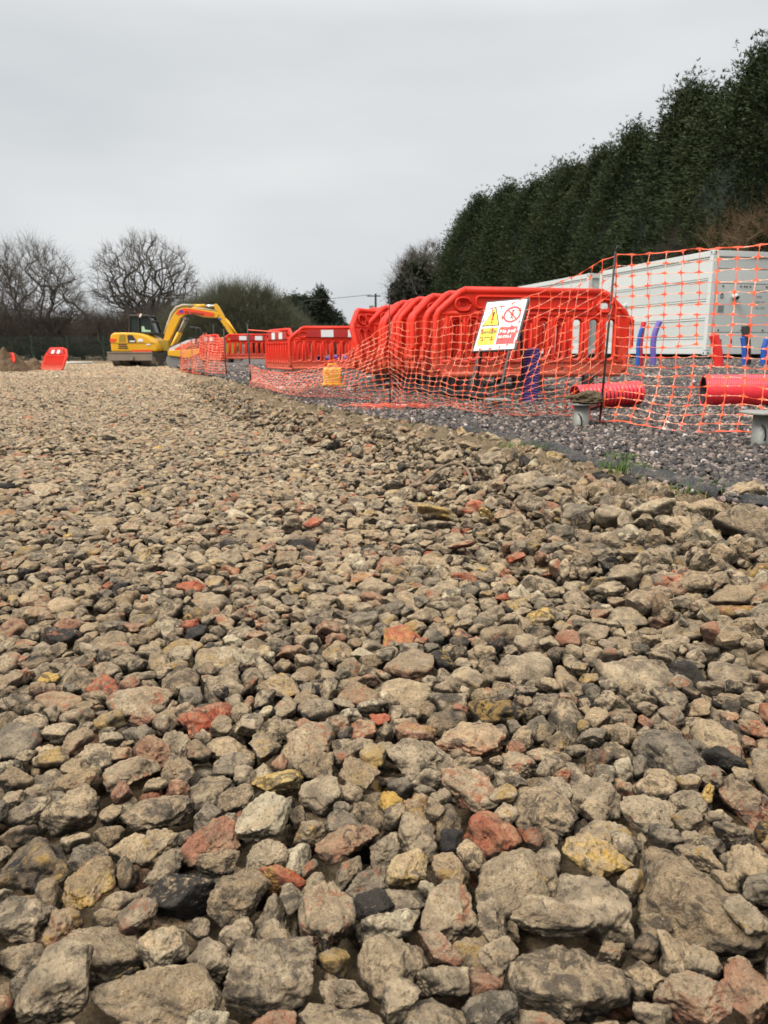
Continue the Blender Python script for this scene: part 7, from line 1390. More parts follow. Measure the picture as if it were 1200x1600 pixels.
rp('windscreen', [(268.5, 538.5), (269, 534.5), (281, 529), (283, 531.5)], -.36, .36, BLK, .01)
rp('seat', [(300, 530), (300, 520), (303, 520), (304, 526), (311, 526), (311, 530)], -.22, .22, BLK)
hp_ = MB(); 
for y in (-.4, .4): a_ = Lr(312, 532); b_ = Lr(313, 508); c_ = Lr(311, 505); d_ = Lr(303, 504.5); hp_.tube([(a_[0], y, a_[1]), (b_[0], y, b_[1]), (c_[0], y, c_[1]), (d_[0], y, d_[1])], .035, 8)
b_ = Lr(303, 504.5); hp_.tube([(b_[0], -.4, b_[1]), (b_[0], .4, b_[1])], .035, 8); hp_.build('roll_bar', BLK, ro, smooth=True)
DX, DY = float(at(333, 560, 34.).x), 34.
du = thing('mini_dumper', 'small dark dumper with an upright roll hoop behind the distant barriers', 'dumper', (DX, DY, .05))
MB().prism([(-.6, .35), (-.7, 1.0), (-.3, 1.05), (-.2, .7), (.55, .7), (.6, .35)], -.4, .4).build('chassis', BLK, du, bevel=.03)
MB().prism([(-.2, .7), (-.25, 1.2), (-.12, 1.22), (-.05, .85), (.2, .85), (.2, .7)], -.2, .2).build('seat', BLK, du, bevel=.02)
MB().tube([(.15, -.35, .7), (.15, -.35, 1.75), (.15, .35, 1.75), (.15, .35, .7)], .03, 8).build('roll_hoop', BLK, du, smooth=True)
MB().prism([(.45, .6), (.35, 1.2), (1.0, 1.25), (1.25, .95), (.95, .5)], -.45, .45).build('skip', YD, du, bevel=.03)
for sx in (-.4, .55):
    for y in (-.5, .36): MB().tube([(sx, y, .27), (sx, y+.16, .27)], .27, 18).build('wheel', BLK, du, bevel=.03)

# ------------------------------------------------------------------ containers
WH = paint('container_white', (.62, .645, .61), .45, .22, (.38, .34, .28), 1.2, .03, var=.05)
WG = paint('container_panel', (.55, .575, .54), .45, .22, (.36, .33, .28), 1.2, .03, var=.05)
SEAM = paint('container_seam', (.16, .165, .16), .7, 0.)
th = math.radians(15.2); CW, CL, CHt = 2.44, 6.06, 2.9
def container(loc, label, first=True):
    t_ = thing('container', label, 'container', loc, th)     # local x along the end face, local y along the side
    MB().box((CW/2, CL/2, CHt/2+.0), (CW-.10, CL-.10, CHt-.16)).build('shell', WG, t_, bevel=.01)
    fr = MB()
    for x in (.075, CW-.075):
        for y in (.075, CL-.075): fr.box((x, y, CHt/2), (.15, .15, CHt-.26))
    for z in (.11, CHt-.09):
        for x in (.06, CW-.06): fr.box((x, CL/2, z), (.12, CL-.30, .16))
        for y in (.06, CL-.06): fr.box((CW/2, y, z), (CW-.30, .12, .16))
    fr.build('frame', WH, t_, bevel=.008)
    for x in (.089, CW-.089):
        for y in (.089, CL-.089):
            for z in (.059, CHt-.059):
                c = MB().box((x, y, z), (.178, .178, .118)).build('corner_casting', WH, t_, bevel=.012)
                if x < 1: MB().tube([(x-.0915, y, z), (x-.089, y, z)], .03, 10).build('lock_hole', BLK, c)
                if y < 1: MB().tube([(x, y-.0915, z), (x, y-.089, z)], .03, 10).build('lock_hole', BLK, c)
    # side face panels (local x = 0 side faces the yard)
    pz = [(.21, .50), (.53, 1.02), (1.05, 1.55), (1.58, 2.12), (2.15, 2.70)]
    for i, (z0, z1) in enumerate(pz):
        for (y0, y1) in ((.18, 2.98), (3.02, 5.88)):
            p = MB().box((.042, (y0+y1)/2, (z0+z1)/2), (.03, y1-y0, z1-z0)).build('side_panel', WH if i % 2 == 0 else WG, t_, bevel=.008)
            MB().box((.026, (y0+y1)/2, z1-.018), (.035, y1-y0-.02, .022)).build('ledge', WH, p, bevel=.005)
    if first:   # end face with access panels, bolts, lamp and stencilled lines
        zz = [(.21, .62), (.65, 1.98), (2.01, 2.38), (2.41, 2.70)]
        for i, (z0, z1) in enumerate(zz):
            p = MB().box((CW/2, .042, (z0+z1)/2), (CW-.36, .03, z1-z0)).build('end_panel', WG if i % 2 else WH, t_, bevel=.008)
        bt = [(.42, 1.93), (1.02, 1.93), (1.14, 1.93), (1.22, 1.93), (1.34, 1.93), (.38, .71), (1.16, .71), (1.28, .71), (1.9, 1.93), (2.0, 1.93), (1.9, .71)]
        for x, z in bt: MB().tube([(x, .012, z), (x, .030, z)], .024, 10).build('vent_plug', BLK, t_)
        for x, z, h_ in ((.50, .42, .05), (.50, .34, .05), (.85, .40, .13)): MB().box((x, .022, z), (.035, .012, h_)).build('slot', BLK, t_)
        c_ = Vector((.40, .02, 1.66)); rg_ = [(c_.x+.045*math.cos(k*PI/8), .018, c_.z+.062*math.sin(k*PI/8)) for k in range(17)]
        MB().tube(rg_, .010, 6).build('keyhole_ring', BLK, t_)
        MB().box((.40, .022, 1.30), (.19, .012, .19)).build('louvre', paint('louvre_grey', (.20, .20, .19), .6, 0.), t_)
        lt = MB().tube([(.80, .0, 1.66), (.80, -.13, 1.62)], .085, 14).build('dome_lamp', WH, t_, smooth=True); MB().tube([(.80, -.131, 1.615), (.80, -.15, 1.60)], .05, 12).build('lens', BLK, lt)
        for k, s_ in enumerate(['MG. WT.', 'TARE', 'NET WT.', 'CU. CAP.']): text('stencil_lettering', s_, .085, (1.56, .020, 1.78-.155*k), SEAM, t_, rot=(PI/2, 0, 0))
        MB().box((-.02, 4.3, 1.62), (.10, .13, .10)).build('side_lamp', WH, t_, bevel=.02)
    for x in (.25, CW-.25):
        for y in (.3, CL/2, CL-.3): MB().box((x, y, -.07), (.22, .22, .14)).build('pier', paint('pier_grey', (.16, .155, .15), .8, .2), t_)
    return t_
C0 = at(1102, 555, 22.6); dv = Vector((-math.sin(th), math.cos(th), 0)); zc = C0.z
container(Vector((C0.x, C0.y, zc)), 'white battery container nearest the camera, its end face cut by the right edge')
for i, nm_ in enumerate(['second white container in the row, its near top corner just past the first', 'third white container in the row, seen through the netting behind the barrier stack', 'furthest white container in the row, only its roof edge above the stack']):
    p = Vector((C0.x, C0.y, zc))+dv*(CL+.75)*(i+1)
    container(p, nm_, False)

# ------------------------------------------------------------------ trees
BARK = paint('bark_grey_brown', (.048, .042, .034), .85, .2, scale=3)
BARK2 = paint('twig_brown', (.075, .060, .045), .85, .1, scale=3)
def frusta(segs, n=4, V=None, Fq=None):
    """segs: arrays p0,p1,r0,r1 -> tapered tubes with n sides"""
    p0, p1, r0, r1 = [np.asarray(q, float) for q in segs]
    d = p1-p0; Ln = np.maximum(np.linalg.norm(d, axis=1, keepdims=True), 1e-6); d /= Ln
    up = np.where(np.abs(d[:, 2:3]) < .9, np.array([[0, 0, 1.]]), np.array([[1., 0, 0]])); a = np.cross(d, up); a /= np.linalg.norm(a, axis=1, keepdims=True); b = np.cross(a, d)
    ang = 2*np.pi*np.arange(n)/n; c = np.cos(ang)[None, :, None]; s_ = np.sin(ang)[None, :, None]
    ring_ = a[:, None]*c+b[:, None]*s_
    A_ = p0[:, None]+ring_*r0[:, None, None]; B_ = p1[:, None]+ring_*r1[:, None, None]
    Vv = np.concatenate([A_, B_], 1).reshape(-1, 3); base_ = (np.arange(len(p0))*2*n)[:, None, None]
    i = np.arange(n); Fi = np.stack([i, (i+1) % n, (i+1) % n+n, i+n], -1)[None]+base_
    return Vv, Fi.reshape(-1, 4)
def colonize(env, N, seed, trunk, step=.45, k=.35):
    """grow limbs from the trunk to N points of an envelope, nearest node first"""
    r = np.random.RandomState(seed); pts = env(r, N); nodes = [np.array(t) for t in trunk]; par = [-1]+list(range(len(trunk)-1)); plen = [0.]
    for i in range(1, len(trunk)): plen.append(plen[-1]+np.linalg.norm(nodes[i]-nodes[i-1]))
    pts = pts[np.argsort(np.linalg.norm(pts-nodes[-1], axis=1)+r.rand(len(pts))*1.0)]
    A_ = np.zeros((60000, 3)); n = len(nodes); A_[:n] = nodes; Dn = np.zeros((60000, 3)); Dn[:n] = (0, 0, 1); pl_ = np.zeros(60000); pl_[:n] = plen; lo = max(0, len(trunk)-3)
    tips = []
    for p in pts:
        vv_ = p-A_[lo:n]; dd = np.linalg.norm(vv_, axis=1); dd = dd*(1.35-.55*(vv_*Dn[lo:n]).sum(1)/np.maximum(dd, .01))+k*pl_[lo:n]*.12+np.maximum(0, A_[lo:n, 2]-p[2])*.5; j = lo+int(np.argmin(dd)); q = A_[j]; L_ = np.linalg.norm(p-q)
        m = max(1, int(L_/step)); cur = q; prev = j
        if n+m >= 59990: break
        bend = r.randn(3)*.045*L_
        for s_ in range(1, m+1):
            t = s_/m; x = q*(1-t)+p*t+bend*math.sin(PI*t)+r.randn(3)*.05*step*(s_ < m); x[2] -= .02*L_*math.sin(PI*t)
            A_[n] = x; Dn[n] = (x-A_[prev])/max(np.linalg.norm(x-A_[prev]), 1e-4); par.append(prev); pl_[n] = pl_[prev]+L_/m; prev = n; n += 1
        tips.append(prev)
    return A_[:n], np.array(par), tips
def radii(A_, par, tips, rt, e=2.35):
    w = np.zeros(len(A_)); w[tips] = 1
    for i in range(len(A_)-1, 0, -1): w[par[i]] += w[i]
    return rt*np.maximum(w, 1)**(1/e)
def bare_tree(name, label, loc, env, N, seed, trunk, rt=.016, twig=5, twl=.55, cat='tree', group=None, rz=0, scale=1., mat=BARK, droop=0., trunk_n=None):
    t_ = thing(name, label, cat, loc, rz, group); t_.scale = (scale,)*3
    A_, par, tips = colonize(env, N, seed, trunk); rad = radii(A_, par, tips, rt)
    i = np.arange(1, len(A_)); thick = rad[i] > rt*2.6
    r0 = rad[par[i]]; r0 = np.minimum(r0, rad[i]*1.35)
    p0, p1 = A_[par[i]], A_[i]
    tk = thick
    Vv, Fi = frusta((p0[tk], p1[tk], r0[tk], rad[i][tk]), 7); link('trunk', mesh_np('trunk', Vv, Fi, mat, True), t_)
    tn = ~thick; S0, S1, R0, R1 = [p0[tn]], [p1[tn]], [r0[tn]], [rad[i][tn]]
    r = np.random.RandomState(seed+1); ids = np.nonzero(rad < rt*1.9)[0]; cen = A_[tips].mean(0)
    for _ in range(twig):
        q = A_[r.choice(ids, int(len(tips)*1.2))]; out = q-cen; out /= np.maximum(np.linalg.norm(out, axis=1, keepdims=True), .1)
        d = out*.7+r.randn(*q.shape)*.55+np.array([0, 0, .45-droop]); d /= np.linalg.norm(d, axis=1, keepdims=True); l_ = twl*r.uniform(.4, 1.3, (len(q), 1)); e1 = q+d*l_
        S0.append(q); S1.append(e1); R0.append(np.full(len(q), rt*.62)); R1.append(np.full(len(q), rt*.35))
        d2 = d+r.randn(*q.shape)*.5; S0.append(e1); S1.append(e1+d2*l_*.5); R0.append(np.full(len(q), rt*.38)); R1.append(np.full(len(q), rt*.25))
        d3 = d+r.randn(*q.shape)*.6; mid = q+d*l_*.5; S0.append(mid); S1.append(mid+d3*l_*.5); R0.append(np.full(len(q), rt*.38)); R1.append(np.full(len(q), rt*.22))
    Vv, Fi = frusta([np.concatenate(x) for x in (S0, S1, R0, R1)], 3)
    link('crown', mesh_np('crown', Vv, Fi, mat if mat is not BARK else BARK2), t_)
    return t_
def dome(rx, ry, z0, z1, flat=.75, lean=0.):
    def f(r, N):
        o = []
        while len(o) < N:
            p = r.uniform(-1, 1, 3)
            d = math.hypot(math.hypot(p[0], p[1]), max(0, p[2]) if p[2] > 0 else p[2]*1.15)
            if d > 1 or d < .25: continue
            if r.rand() > .35+.65*d: continue
            zc_ = z0+(z1-z0)*.42; z = zc_+(p[2]*(z1-zc_) if p[2] > 0 else p[2]*(zc_-z0))
            o.append((p[0]*rx+lean*(z-z0), p[1]*ry, z))
        return np.array(o)
    return f
def wpt(px, Y, z=0.): p = at(px, 555, Y); return (p.x, Y, z)
def px2m(px, Y): return px*Y/F*.95
TY = 68.
# right hand oak: crown 155-318 px wide, top at 352
x_, _, _ = wpt(232, TY)
bare_tree('oak_tree', 'bare oak with a rounded spreading crown rising behind the excavator cab', (x_, TY, 0), dome(px2m(84, TY), px2m(75, TY), 2.8, 10.3), 1700, 5, [(-.3, 0, 0), (-.2, 0, .9), (-.05, 0, 1.8), (.1, 0, 2.6), (.15, 0, 3.4)], .0145, 2, .5)
# left one: several stems, crown -10..150
x_, _, _ = wpt(75, TY)
bare_tree('oak_tree', 'bare many-stemmed tree with an open ragged crown at the far left', (x_, TY-2, 0), dome(px2m(80, TY), px2m(70, TY), 1.2, 9.5), 950, 9, [(0, 0, 0), (.0, 0, .7), (-.1, 0, 1.3), (.1, 0, 1.9)], .0145, 3, .7)
x_, _, _ = wpt(-40, TY)
bare_tree('oak_tree', 'bare tree at the left edge, most of it outside the picture', (x_, TY+3, 0), dome(4.6, 4, 1.8, 8.6), 800, 12, [(0, 0, 0), (0, 0, 1.), (.1, 0, 1.9)], .0145, 5, .7)
# leaning slender stem between the two
x_, _, _ = wpt(180, TY)
bare_tree('young_tree', 'slender bare tree leaning left between the two large bare trees', (x_, TY-4, 0), lambda r, N: np.stack([-(t_ := r.rand(N))*4.4+r.randn(N)*.5-.2, r.randn(N)*.6, 3+t_*4.6+r.randn(N)*.45], 1), 160, 15, [(.5, 0, 0), (.2, 0, 1.5), (-.3, 0, 3.)], .013, 4, .6)
# bare bushes
def bush(label, px, Y, w, h, seed, group='bare scrub behind the green fence', N=420, mat=BARK2, tw=9, twl=.8):
    x_, _, _ = wpt(px, Y)
    return bare_tree('bare_bush', label, (x_, Y, -.1), dome(w, w*.6, .2, h), N, seed, [(0, 0, 0), (0, 0, .2), (0, 0, .4)], .013, tw, twl, 'bush', group, mat=mat)
BOL = paint('olive_twig', (.085, .085, .045), .85, .1, scale=3)
bush('dense bare bush with upright twigs right of the excavator boom', 378, 60, 3.9, 5.3, 31, None, 1000, BOL, 14, .85)
bush('low bare bush at the right foot of the upright twiggy one', 425, 62, 2.9, 3.6, 32, None, 500, BOL, 12, .8)
bush('bare bush directly behind the digger arm', 318, 61, 2.9, 4.2, 33, None, 600, BOL, 12, .8)
for i, (px, w, h) in enumerate([(20, 4, 3.4), (75, 4, 3.2), (130, 3.6, 3.5), (185, 3.6, 3.6), (262, 3.6, 3.8), (225, 3, 3.2), (-45, 4, 3.6)]):
    bush('low tangled bare bush in the scrub line behind the green fence', px, 64+(i % 3), w, h, 40+i, 'bare scrub behind the green fence', 420, BARK2, 11, .8)
# far woodland behind, one mass
def foliage_mat(name, c1, c2, c3, sc=.5):
    t = NT(name); P = pos(t); a_ = t.noise(sc, 3, .6, P); b_ = t.noise(sc*9, 3, .6, P); r = t.node('ShaderNodeAttribute', attribute_name='rnd').outputs['Fac']
    c = t.mix(t.ramp(a_, [(.38, 0.), (.62, 1.)]), c1, c2); c = t.mix(t.math('MULTIPLY', r, t.ramp(b_, [(.4, 0.), (.65, 1.)])), c, c3)
    br = t.ramp(t.noise(sc*.8, 5, .6, P), [(.56, 0.), (.70, .55)]); c = t.mix(br, c, tuple(q*w_ for q, w_ in zip(c2, (1.9, 1.25, 1.2))))
    return t.fin(c, .75, None, **{'Specular IOR Level': .2})
def cards(P_, D_, Ln, W_, r):
    """slim leaf/twig triangles-quads at P_ along D_"""
    n = len(P_); s_ = np.cross(D_, r.randn(n, 3)); s_ /= np.maximum(np.linalg.norm(s_, axis=1, keepdims=True), 1e-6); W_ = W_[:, None]; Ln = Ln[:, None]
    V_ = np.stack([P_-s_*W_*.4, P_+s_*W_*.4, P_+D_*Ln*.55+s_*W_*.5, P_+D_*Ln, P_+D_*Ln*.55-s_*W_*.5], 1).reshape(-1, 3)
    b_ = (np.arange(n)*5)[:, None]; return V_, np.concatenate([b_+np.array([[0, 1, 2, 4]]), ], 0), b_+np.array([[4, 2, 3]])
def cards4(P_, D_, Ln, W_, r):
    n = len(P_); s_ = np.cross(D_, r.randn(n, 3)); s_ /= np.maximum(np.linalg.norm(s_, axis=1, keepdims=True), 1e-6); W_ = W_[:, None]; Ln = Ln[:, None]
    V_ = np.stack([P_, P_+D_*Ln*.5+s_*W_*.5, P_+D_*Ln, P_+D_*Ln*.5-s_*W_*.5], 1).reshape(-1, 3)
    return V_, (np.arange(n)*4)[:, None]+np.array([[0, 1, 2, 3]])
r = np.random.RandomState(55); n = 42000
u = r.rand(n); X = -62+u*60; top = 2.9+.9*np.sin(X*.21)+.8*np.sin(X*.53+1)+.5*np.sin(X*1.3); zz = top*(r.rand(n)**.7)*1.0; Pq = np.stack([X, 80+r.randn(n)*2.2, zz], 1)
D_ = r.randn(n, 3)*.45+np.array([0, 0, .9]); D_ /= np.linalg.norm(D_, axis=1, keepdims=True)
Vv, Fi = cards4(Pq, D_, r.uniform(.5, 1.5, n), r.uniform(.05, .16, n), r)
tag(link('far_woodland', mesh_np('far_woodland', Vv, Fi, foliage_mat('woodland_twigs', (.060, .052, .038), (.085, .068, .048), (.05, .055, .03), .3), False, None, np.repeat(r.rand(n), 4))), 'dark brown far-off leafless woodland along the skyline', 'woodland', kind='stuff')

# conifers -------------------------------------------------------------------
CF = foliage_mat('conifer_foliage', (.020, .036, .014), (.036, .052, .019), (.072, .080, .032), .45)
CF2 = foliage_mat('far_conifer_foliage', (.020, .030, .016), (.030, .042, .020), (.045, .05, .026), .4)
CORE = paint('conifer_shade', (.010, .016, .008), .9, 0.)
def conifer_mesh(seed, H, R, n=3600, mat=CF, shape='cyl', sl=.55):
    r = np.random.RandomState(seed)
    def prof(h):    # radius share against height share
        if shape == 'cyl': return np.minimum(1., .86+.14*np.sin(h*9+seed))*np.minimum(1, ((1-h)/.44+1e-3)**.66)
        if shape == 'cone': return (1-h)**.75*(.9+.1*np.sin(h*14))
        return np.sqrt(np.maximum(0, 1-(np.maximum(h-.45, 0)/.55)**2))*np.minimum(1, .7+h)
    # bough centres on the surface; sprays cluster round each bough tip
    nb = n//11; hb = r.rand(nb)**.85; ab = r.uniform(0, 2*PI, nb); lump_ = 1+.11*np.sin(ab*3+hb*7+seed)+.08*np.sin(ab*5-hb*13+seed*2)+.07*np.sin(hb*23+ab*2)
    rb_ = R*prof(hb)*lump_*r.uniform(.80, 1.07, nb)
    C_ = np.stack([np.cos(ab)*rb_, np.sin(ab)*rb_, hb*H], 1)
    O_ = np.stack([np.cos(ab), np.sin(ab), np.full(nb, .35)+.8*(hb > .85)], 1); O_ /= np.linalg.norm(O_, axis=1, keepdims=True)
    P0 = []; D0 = []; L0 = []; W0 = []; R0 = []
    rb2 = r.rand(nb)
    for q in range(11):
        off = r.randn(nb, 3)*np.array([.24, .24, .30])*R/1.7; p = C_+off-O_*.25
        for m in range(5):                     # five fingers in every spray
            d = O_+r.randn(nb, 3)*.42+np.array([0, 0, -.05]); d /= np.linalg.norm(d, axis=1, keepdims=True)
            P0.append(p); D0.append(d); L0.append(sl*r.uniform(.5, 1.35, nb)); W0.append(r.uniform(.05, .10, nb)*sl/.42); R0.append(np.clip(rb2*.7+r.rand(nb)*.3, 0, 1))
    # leader tips on top
    nt = 160; a_ = r.uniform(0, 2*PI, nt); h_ = r.uniform(.90, .995, nt); rr_ = R*.30*r.rand(nt); h_ -= rr_/R*.12; p = np.stack([np.cos(a_)*rr_, np.sin(a_)*rr_, h_*H], 1)
    for m in range(6):
        d = r.randn(nt, 3)*.35+np.array([0, 0, .8]); d /= np.linalg.norm(d, axis=1, keepdims=True); P0.append(p); D0.append(d); L0.append(sl*r.uniform(.6, 1.3, nt)); W0.append(np.full(nt, .05)); R0.append(r.rand(nt))
    P0, D0, L0, W0, R0 = [np.concatenate(x) for x in (P0, D0, L0, W0, R0)]
    Vv, Fi = cards4(P0, D0, L0, W0, r)
    crown = mesh_np('crown', Vv, Fi, mat, False, None, np.repeat(R0, 4))
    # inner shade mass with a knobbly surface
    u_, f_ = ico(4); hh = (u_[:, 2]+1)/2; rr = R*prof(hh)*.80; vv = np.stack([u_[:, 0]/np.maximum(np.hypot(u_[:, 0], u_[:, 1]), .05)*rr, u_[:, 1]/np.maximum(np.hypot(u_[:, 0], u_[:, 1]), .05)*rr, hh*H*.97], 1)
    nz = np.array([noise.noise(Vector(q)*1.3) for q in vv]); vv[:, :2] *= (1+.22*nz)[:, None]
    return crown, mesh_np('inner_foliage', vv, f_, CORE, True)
TR = MB().tube([(0, 0, -.2), (0, 0, 2), (.05, 0, 6)], [.22, .18, .1], 9); trm = bpy.data.meshes.new('trunk'); trm.from_pydata(TR.v, [], TR.f); trm.materials.append(BARK)
def conifer(name, label, loc, meshes, rz, sc, group=None, cat='conifer'):
    t_ = thing(name, label, cat, loc, rz, group); t_.scale = sc
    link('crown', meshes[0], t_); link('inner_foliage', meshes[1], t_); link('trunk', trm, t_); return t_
variants = [conifer_mesh(60+i, 11.6, 2.45, 21000, sl=.20) for i in range(5)]
A0 = np.array([6.35, 63.]); A1 = np.array([16.2, 19.5]); Lh = np.linalg.norm(A1-A0); nh = 27; rh = random.Random(12)
HT = np.interp(np.linspace(0, 1, nh), [0, .04, .1, .4, .6, .8, 1], [.82, .93, .98, 1.0, .99, 1.02, 1.04])
for i in range(nh):
    p = A0+(A1-A0)*(i/(nh-1)); g = float(Hg(p[0], p[1]))-.15
    cpx = 600+F*p[0]/(p[1]*.93); tpy = float(np.interp(cpx, [700, 720, 760, 800, 850, 900, 960, 1000, 1040, 1100, 1150, 1190, 1300, 1600], [345, 322, 302, 286, 255, 226, 200, 190, 165, 105, 98, 52, -10, -120]))
    hs = (at(cpx, tpy, p[1]).z-g)/11.6*rh.uniform(.86, .965)
    lb = {0: 'tall dark cypress closing the far left end of the clipped conifer row'}.get(i, 'tall dark green cypress in the dense row behind the white containers')
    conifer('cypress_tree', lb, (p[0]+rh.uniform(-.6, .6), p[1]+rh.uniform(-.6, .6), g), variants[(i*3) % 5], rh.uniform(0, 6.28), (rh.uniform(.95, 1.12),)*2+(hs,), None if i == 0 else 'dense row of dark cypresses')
# distant conifer clump
cv = [conifer_mesh(80+i, 8, 2.6, 2600, CF2, 'cone' if i == 0 else 'dome', .5) for i in range(2)]
for px, Y, h, w, vi, lb in [(503, 95, 7.7, .85, 0, 'pointed dark conifer, tallest of the distant clump'), (466, 95, 6.9, 1.1, 1, 'rounded dark evergreen at the left of the distant clump'), (485, 97, 6.9, 1.1, 1, 'rounded evergreen between the pointed conifer and the left one'), (515, 96, 5.6, .85, 1, 'lower evergreen at the right of the distant clump'), (450, 96, 5.6, .8, 1, 'smallest evergreen at the far left of the distant clump')]:
    x_, _, _ = wpt(px, Y); conifer('evergreen_tree', lb, (x_, Y, 0), cv[vi], px*.37, (w, w, h/8), None, 'evergreen')
# low hedge linking
r = np.random.RandomState(66); n = 9000; X = r.uniform(-14, 4, n); zz = 3.4*r.rand(n)**.8; Pq = np.stack([X, 92+r.randn(n)*1.0, zz], 1); D_ = r.randn(n, 3)*.6+np.array([0, 0, .6]); D_ /= np.linalg.norm(D_, axis=1, keepdims=True)
Vv, Fi = cards4(Pq, D_, r.uniform(.4, 1., n), r.uniform(.1, .25, n), r)
tag(link('far_hedge', mesh_np('far_hedge', Vv, Fi, CF2, False, None, np.repeat(r.rand(n), 4))), 'low dark far-off hedge below the distant evergreens', 'hedge', kind='stuff')
# ivy-clad tree and bare neighbour at the end of the row
x_, _, _ = wpt(672, 74)
bare_tree('ash_tree', 'bare fine-twigged tree between the ivy-clad tree and the cypress row', (x_, 74, 0), dome(3.4, 2.6, 3.5, 10.2), 900, 71, [(0, 0, 0), (0, 0, 1.5), (0, 0, 3), (0, 0, 4)], .016, 6, .6)
x_, _, _ = wpt(656, 70)
iv = bare_tree('ivy_tree', 'tree smothered in dark ivy, its bare twigs showing at the crown edge', (x_, 70, 0), dome(2.9, 2.2, 2.5, 8.8), 420, 72, [(0, 0, 0), (0, 0, 1.3), (.1, 0, 2.6)], .016, 4, .7)
r = np.random.RandomState(73); P0 = []
for (cx, cz, rr, nn) in [(-.1, 6.3, 1.5, 1500), (-1.3, 5.1, 1.25, 1100), (1.0, 4.8, 1.3, 1100), (-1.5, 3.2, 1.1, 900), (.3, 3.1, 1.6, 1500), (.4, 1.5, 2.0, 1500), (-.8, 7.2, .6, 300), (1.7, 3.0, 1.0, 600), (-2.0, 4.4, .7, 400), (-1.2, 1.3, 1.5, 900)]:
    d = r.randn(nn, 3); d /= np.linalg.norm(d, axis=1, keepdims=True); P0.append(np.array([cx, 0, cz+.5])+d*rr*1.22*(r.rand(nn, 1)**.4)*np.array([1, .8, 1]))
P0 = np.concatenate(P0); n = len(P0); D_ = r.randn(n, 3); D_ /= np.linalg.norm(D_, axis=1, keepdims=True)
Vv, Fi = cards4(P0, D_, r.uniform(.25, .5, n), r.uniform(.2, .36, n), r); link('ivy', mesh_np('ivy', Vv, Fi, CF2, False, None, np.repeat(r.rand(n), 4)), iv)
# brown scrub at the right in front of the row
SCR = paint('brown_twig', (.16, .105, .055), .85, .1, scale=3)
for i, (px, Y, w, h) in enumerate([(1150, 27.5, 1.6, 4.9), (1210, 26.5, 1.7, 5.0), (1085, 29.5, 1.4, 4.9), (1045, 31, 1.1, 4.2)]):
    p = at(px, 500, Y)
    bare_tree('brown_shrub', ['brown leafless shrub above the container end at the right', 'brown leafless shrub at the right edge above the container', 'thin leafless shrub left of the brown ones above the container', 'smallest leafless shrub above the container roof'][i], (p.x, Y, .4), dome(w, w*.7, .8, h), 260, 90+i, [(0, 0, 0), (0, 0, .3), (0, 0, .6)], .007, 9, .5, 'shrub', mat=SCR if i < 2 else BARK2)

# ------------------------------------------------------------------ green weldmesh fence, pole and wire
GRN = paint('green_fence_steel', (.012, .045, .030), .5, .1, scale=3)
gf = thing('weldmesh_fence', 'dark green weldmesh fence along the far edge of the yard', 'fence', (0, 55, 0))
xa = at(-60, 560, 55).x; xb = at(330, 560, 55).x; wm_ = MB(); npn = int((xb-xa)/2.5)
for i in range(npn+1): 
    x = xa+i*2.5; MB().box((x, 0, .85), (.07, .07, 1.8)).build('post', GRN, gf)
for z in np.arange(.08, 1.7, .10): wm_.box(((xa+xb)/2, -.04, z), (xb-xa, .008, .008))
for x in np.arange(xa, xb, .055): wm_.box((x, -.048, .87), (.006, .006, 1.62))
wm_.build('mesh_panel', GRN, gf)
pp = thing('utility_pole', 'distant wooden utility pole with crossarm left of the barrier stack', 'utility pole', (at(587, 520, 88).x, 88, 0))
MB().tube([(0, 0, 0), (0, 0, 6.95)], [.16, .11], 8).build('pole', BARK, pp); MB().box((-.2, 0, 6.7), (1.5, .12, .12)).build('crossarm', BARK, pp)
MB().box((-.45, -.15, 5.4), (.5, .4, .55)).build('transformer', GRY, pp, bevel=.03)
wr = MB(); x0 = pp.location.x
wr.tube([(x0-.5+(-34)*t, 88+20*t, 6.85-1.5*4*t*(1-t)*.35) for t in [k/14 for k in range(15)]], .025, 4); tag(wr.build('overhead_wire', BLK, None), 'thin overhead wire running left from the utility pole', 'wire')

# ------------------------------------------------------------------ sky, sun, camera
w = bpy.data.worlds.new('World'); SC.world = w; w.use_nodes = True; nt = w.node_tree; N_ = nt.nodes; LK = nt.links
bg = N_['Background']; sky = N_.new('ShaderNodeTexSky'); sky.sky_type = 'NISHITA'; sky.sun_disc = False
SUN_EL, SUN_ROT = math.radians(52), math.radians(-125)
sky.sun_elevation = SUN_EL; sky.sun_rotation = SUN_ROT; sky.air_density = 1.; sky.dust_density = 4.
tc = N_.new('ShaderNodeTexCoord'); mp = N_.new('ShaderNodeMapping'); mp.inputs['Scale'].default_value = (1, 1, 3.2); LK.new(tc.outputs['Generated'], mp.inputs['Vector'])
nz = N_.new('ShaderNodeTexNoise'); nz.inputs['Scale'].default_value = 2.1; nz.inputs['Detail'].default_value = 4; nz.inputs['Roughness'].default_value = .45; LK.new(mp.outputs[0], nz.inputs['Vector'])
rp_ = N_.new('ShaderNodeValToRGB'); rp_.color_ramp.elements[0].position = .3; rp_.color_ramp.elements[0].color = (.635, .668, .692, 1); rp_.color_ramp.elements[1].position = .72; rp_.color_ramp.elements[1].color = (.83, .845, .855, 1); LK.new(nz.outputs['Fac'], rp_.inputs['Fac'])
sx = N_.new('ShaderNodeSeparateXYZ'); LK.new(tc.outputs['Generated'], sx.inputs[0])
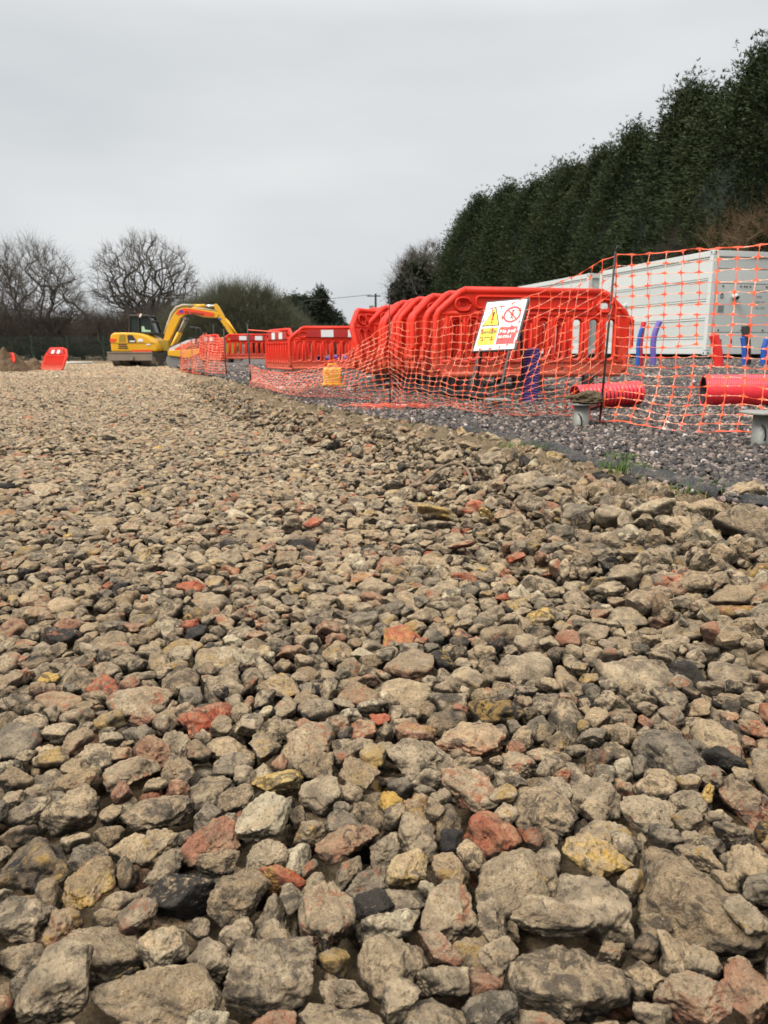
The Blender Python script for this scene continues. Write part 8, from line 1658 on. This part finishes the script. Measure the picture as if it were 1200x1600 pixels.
mr = N_.new('ShaderNodeMapRange'); mr.inputs['From Min'].default_value = .35; mr.inputs['From Max'].default_value = .95; mr.inputs['To Min'].default_value = 1.; mr.inputs['To Max'].default_value = 3.1; LK.new(sx.outputs['Z'], mr.inputs['Value'])
vm = N_.new('ShaderNodeVectorMath'); vm.operation = 'SCALE'; LK.new(rp_.outputs['Color'], vm.inputs[0]); LK.new(mr.outputs[0], vm.inputs['Scale'])
v2 = N_.new('ShaderNodeVectorMath'); v2.operation = 'SCALE'; LK.new(vm.outputs[0], v2.inputs[0]); v2.inputs['Scale'].default_value = 10.
mx = N_.new('ShaderNodeMix'); mx.data_type = 'RGBA'; mx.inputs[0].default_value = .97; LK.new(sky.outputs[0], mx.inputs[6]); LK.new(v2.outputs[0], mx.inputs[7])
LK.new(mx.outputs[2], bg.inputs['Color']); bg.inputs['Strength'].default_value = .1
sl = bpy.data.lights.new('sun', 'SUN'); sl.energy = 3.3; sl.angle = math.radians(24); sl.color = (1, .965, .91)
so = bpy.data.objects.new('sun', sl); COL.objects.link(so)
sd = Vector((math.sin(SUN_ROT)*math.cos(SUN_EL), math.cos(SUN_ROT)*math.cos(SUN_EL), math.sin(SUN_EL)))
so.rotation_euler = sd.to_track_quat('Z', 'Y').to_euler()
cam = bpy.data.cameras.new('camera'); co = bpy.data.objects.new('camera', cam); COL.objects.link(co)
cam.sensor_fit = 'VERTICAL'; cam.sensor_height = 34.6; cam.sensor_width = 34.6*.75; cam.lens = 34.6*F/1600; cam.clip_end = 3000; cam.clip_start = .05
co.location = (0, 0, CH); co.rotation_euler = (PI/2-PITCH, 0, 0)
cam.dof.use_dof = True; cam.dof.focus_distance = 1.6; cam.dof.aperture_fstop = cam.lens/2.6
SC.camera = co
SC.render.engine = 'CYCLES'; SC.view_settings.view_transform = 'Standard'; SC.view_settings.look = 'None'; SC.view_settings.exposure = 0; SC.view_settings.gamma = 1
SC.cycles.use_denoising = True; SC.cycles.max_bounces = 5; SC.cycles.diffuse_bounces = 3
SC.render.resolution_x = 768; SC.render.resolution_y = 1024
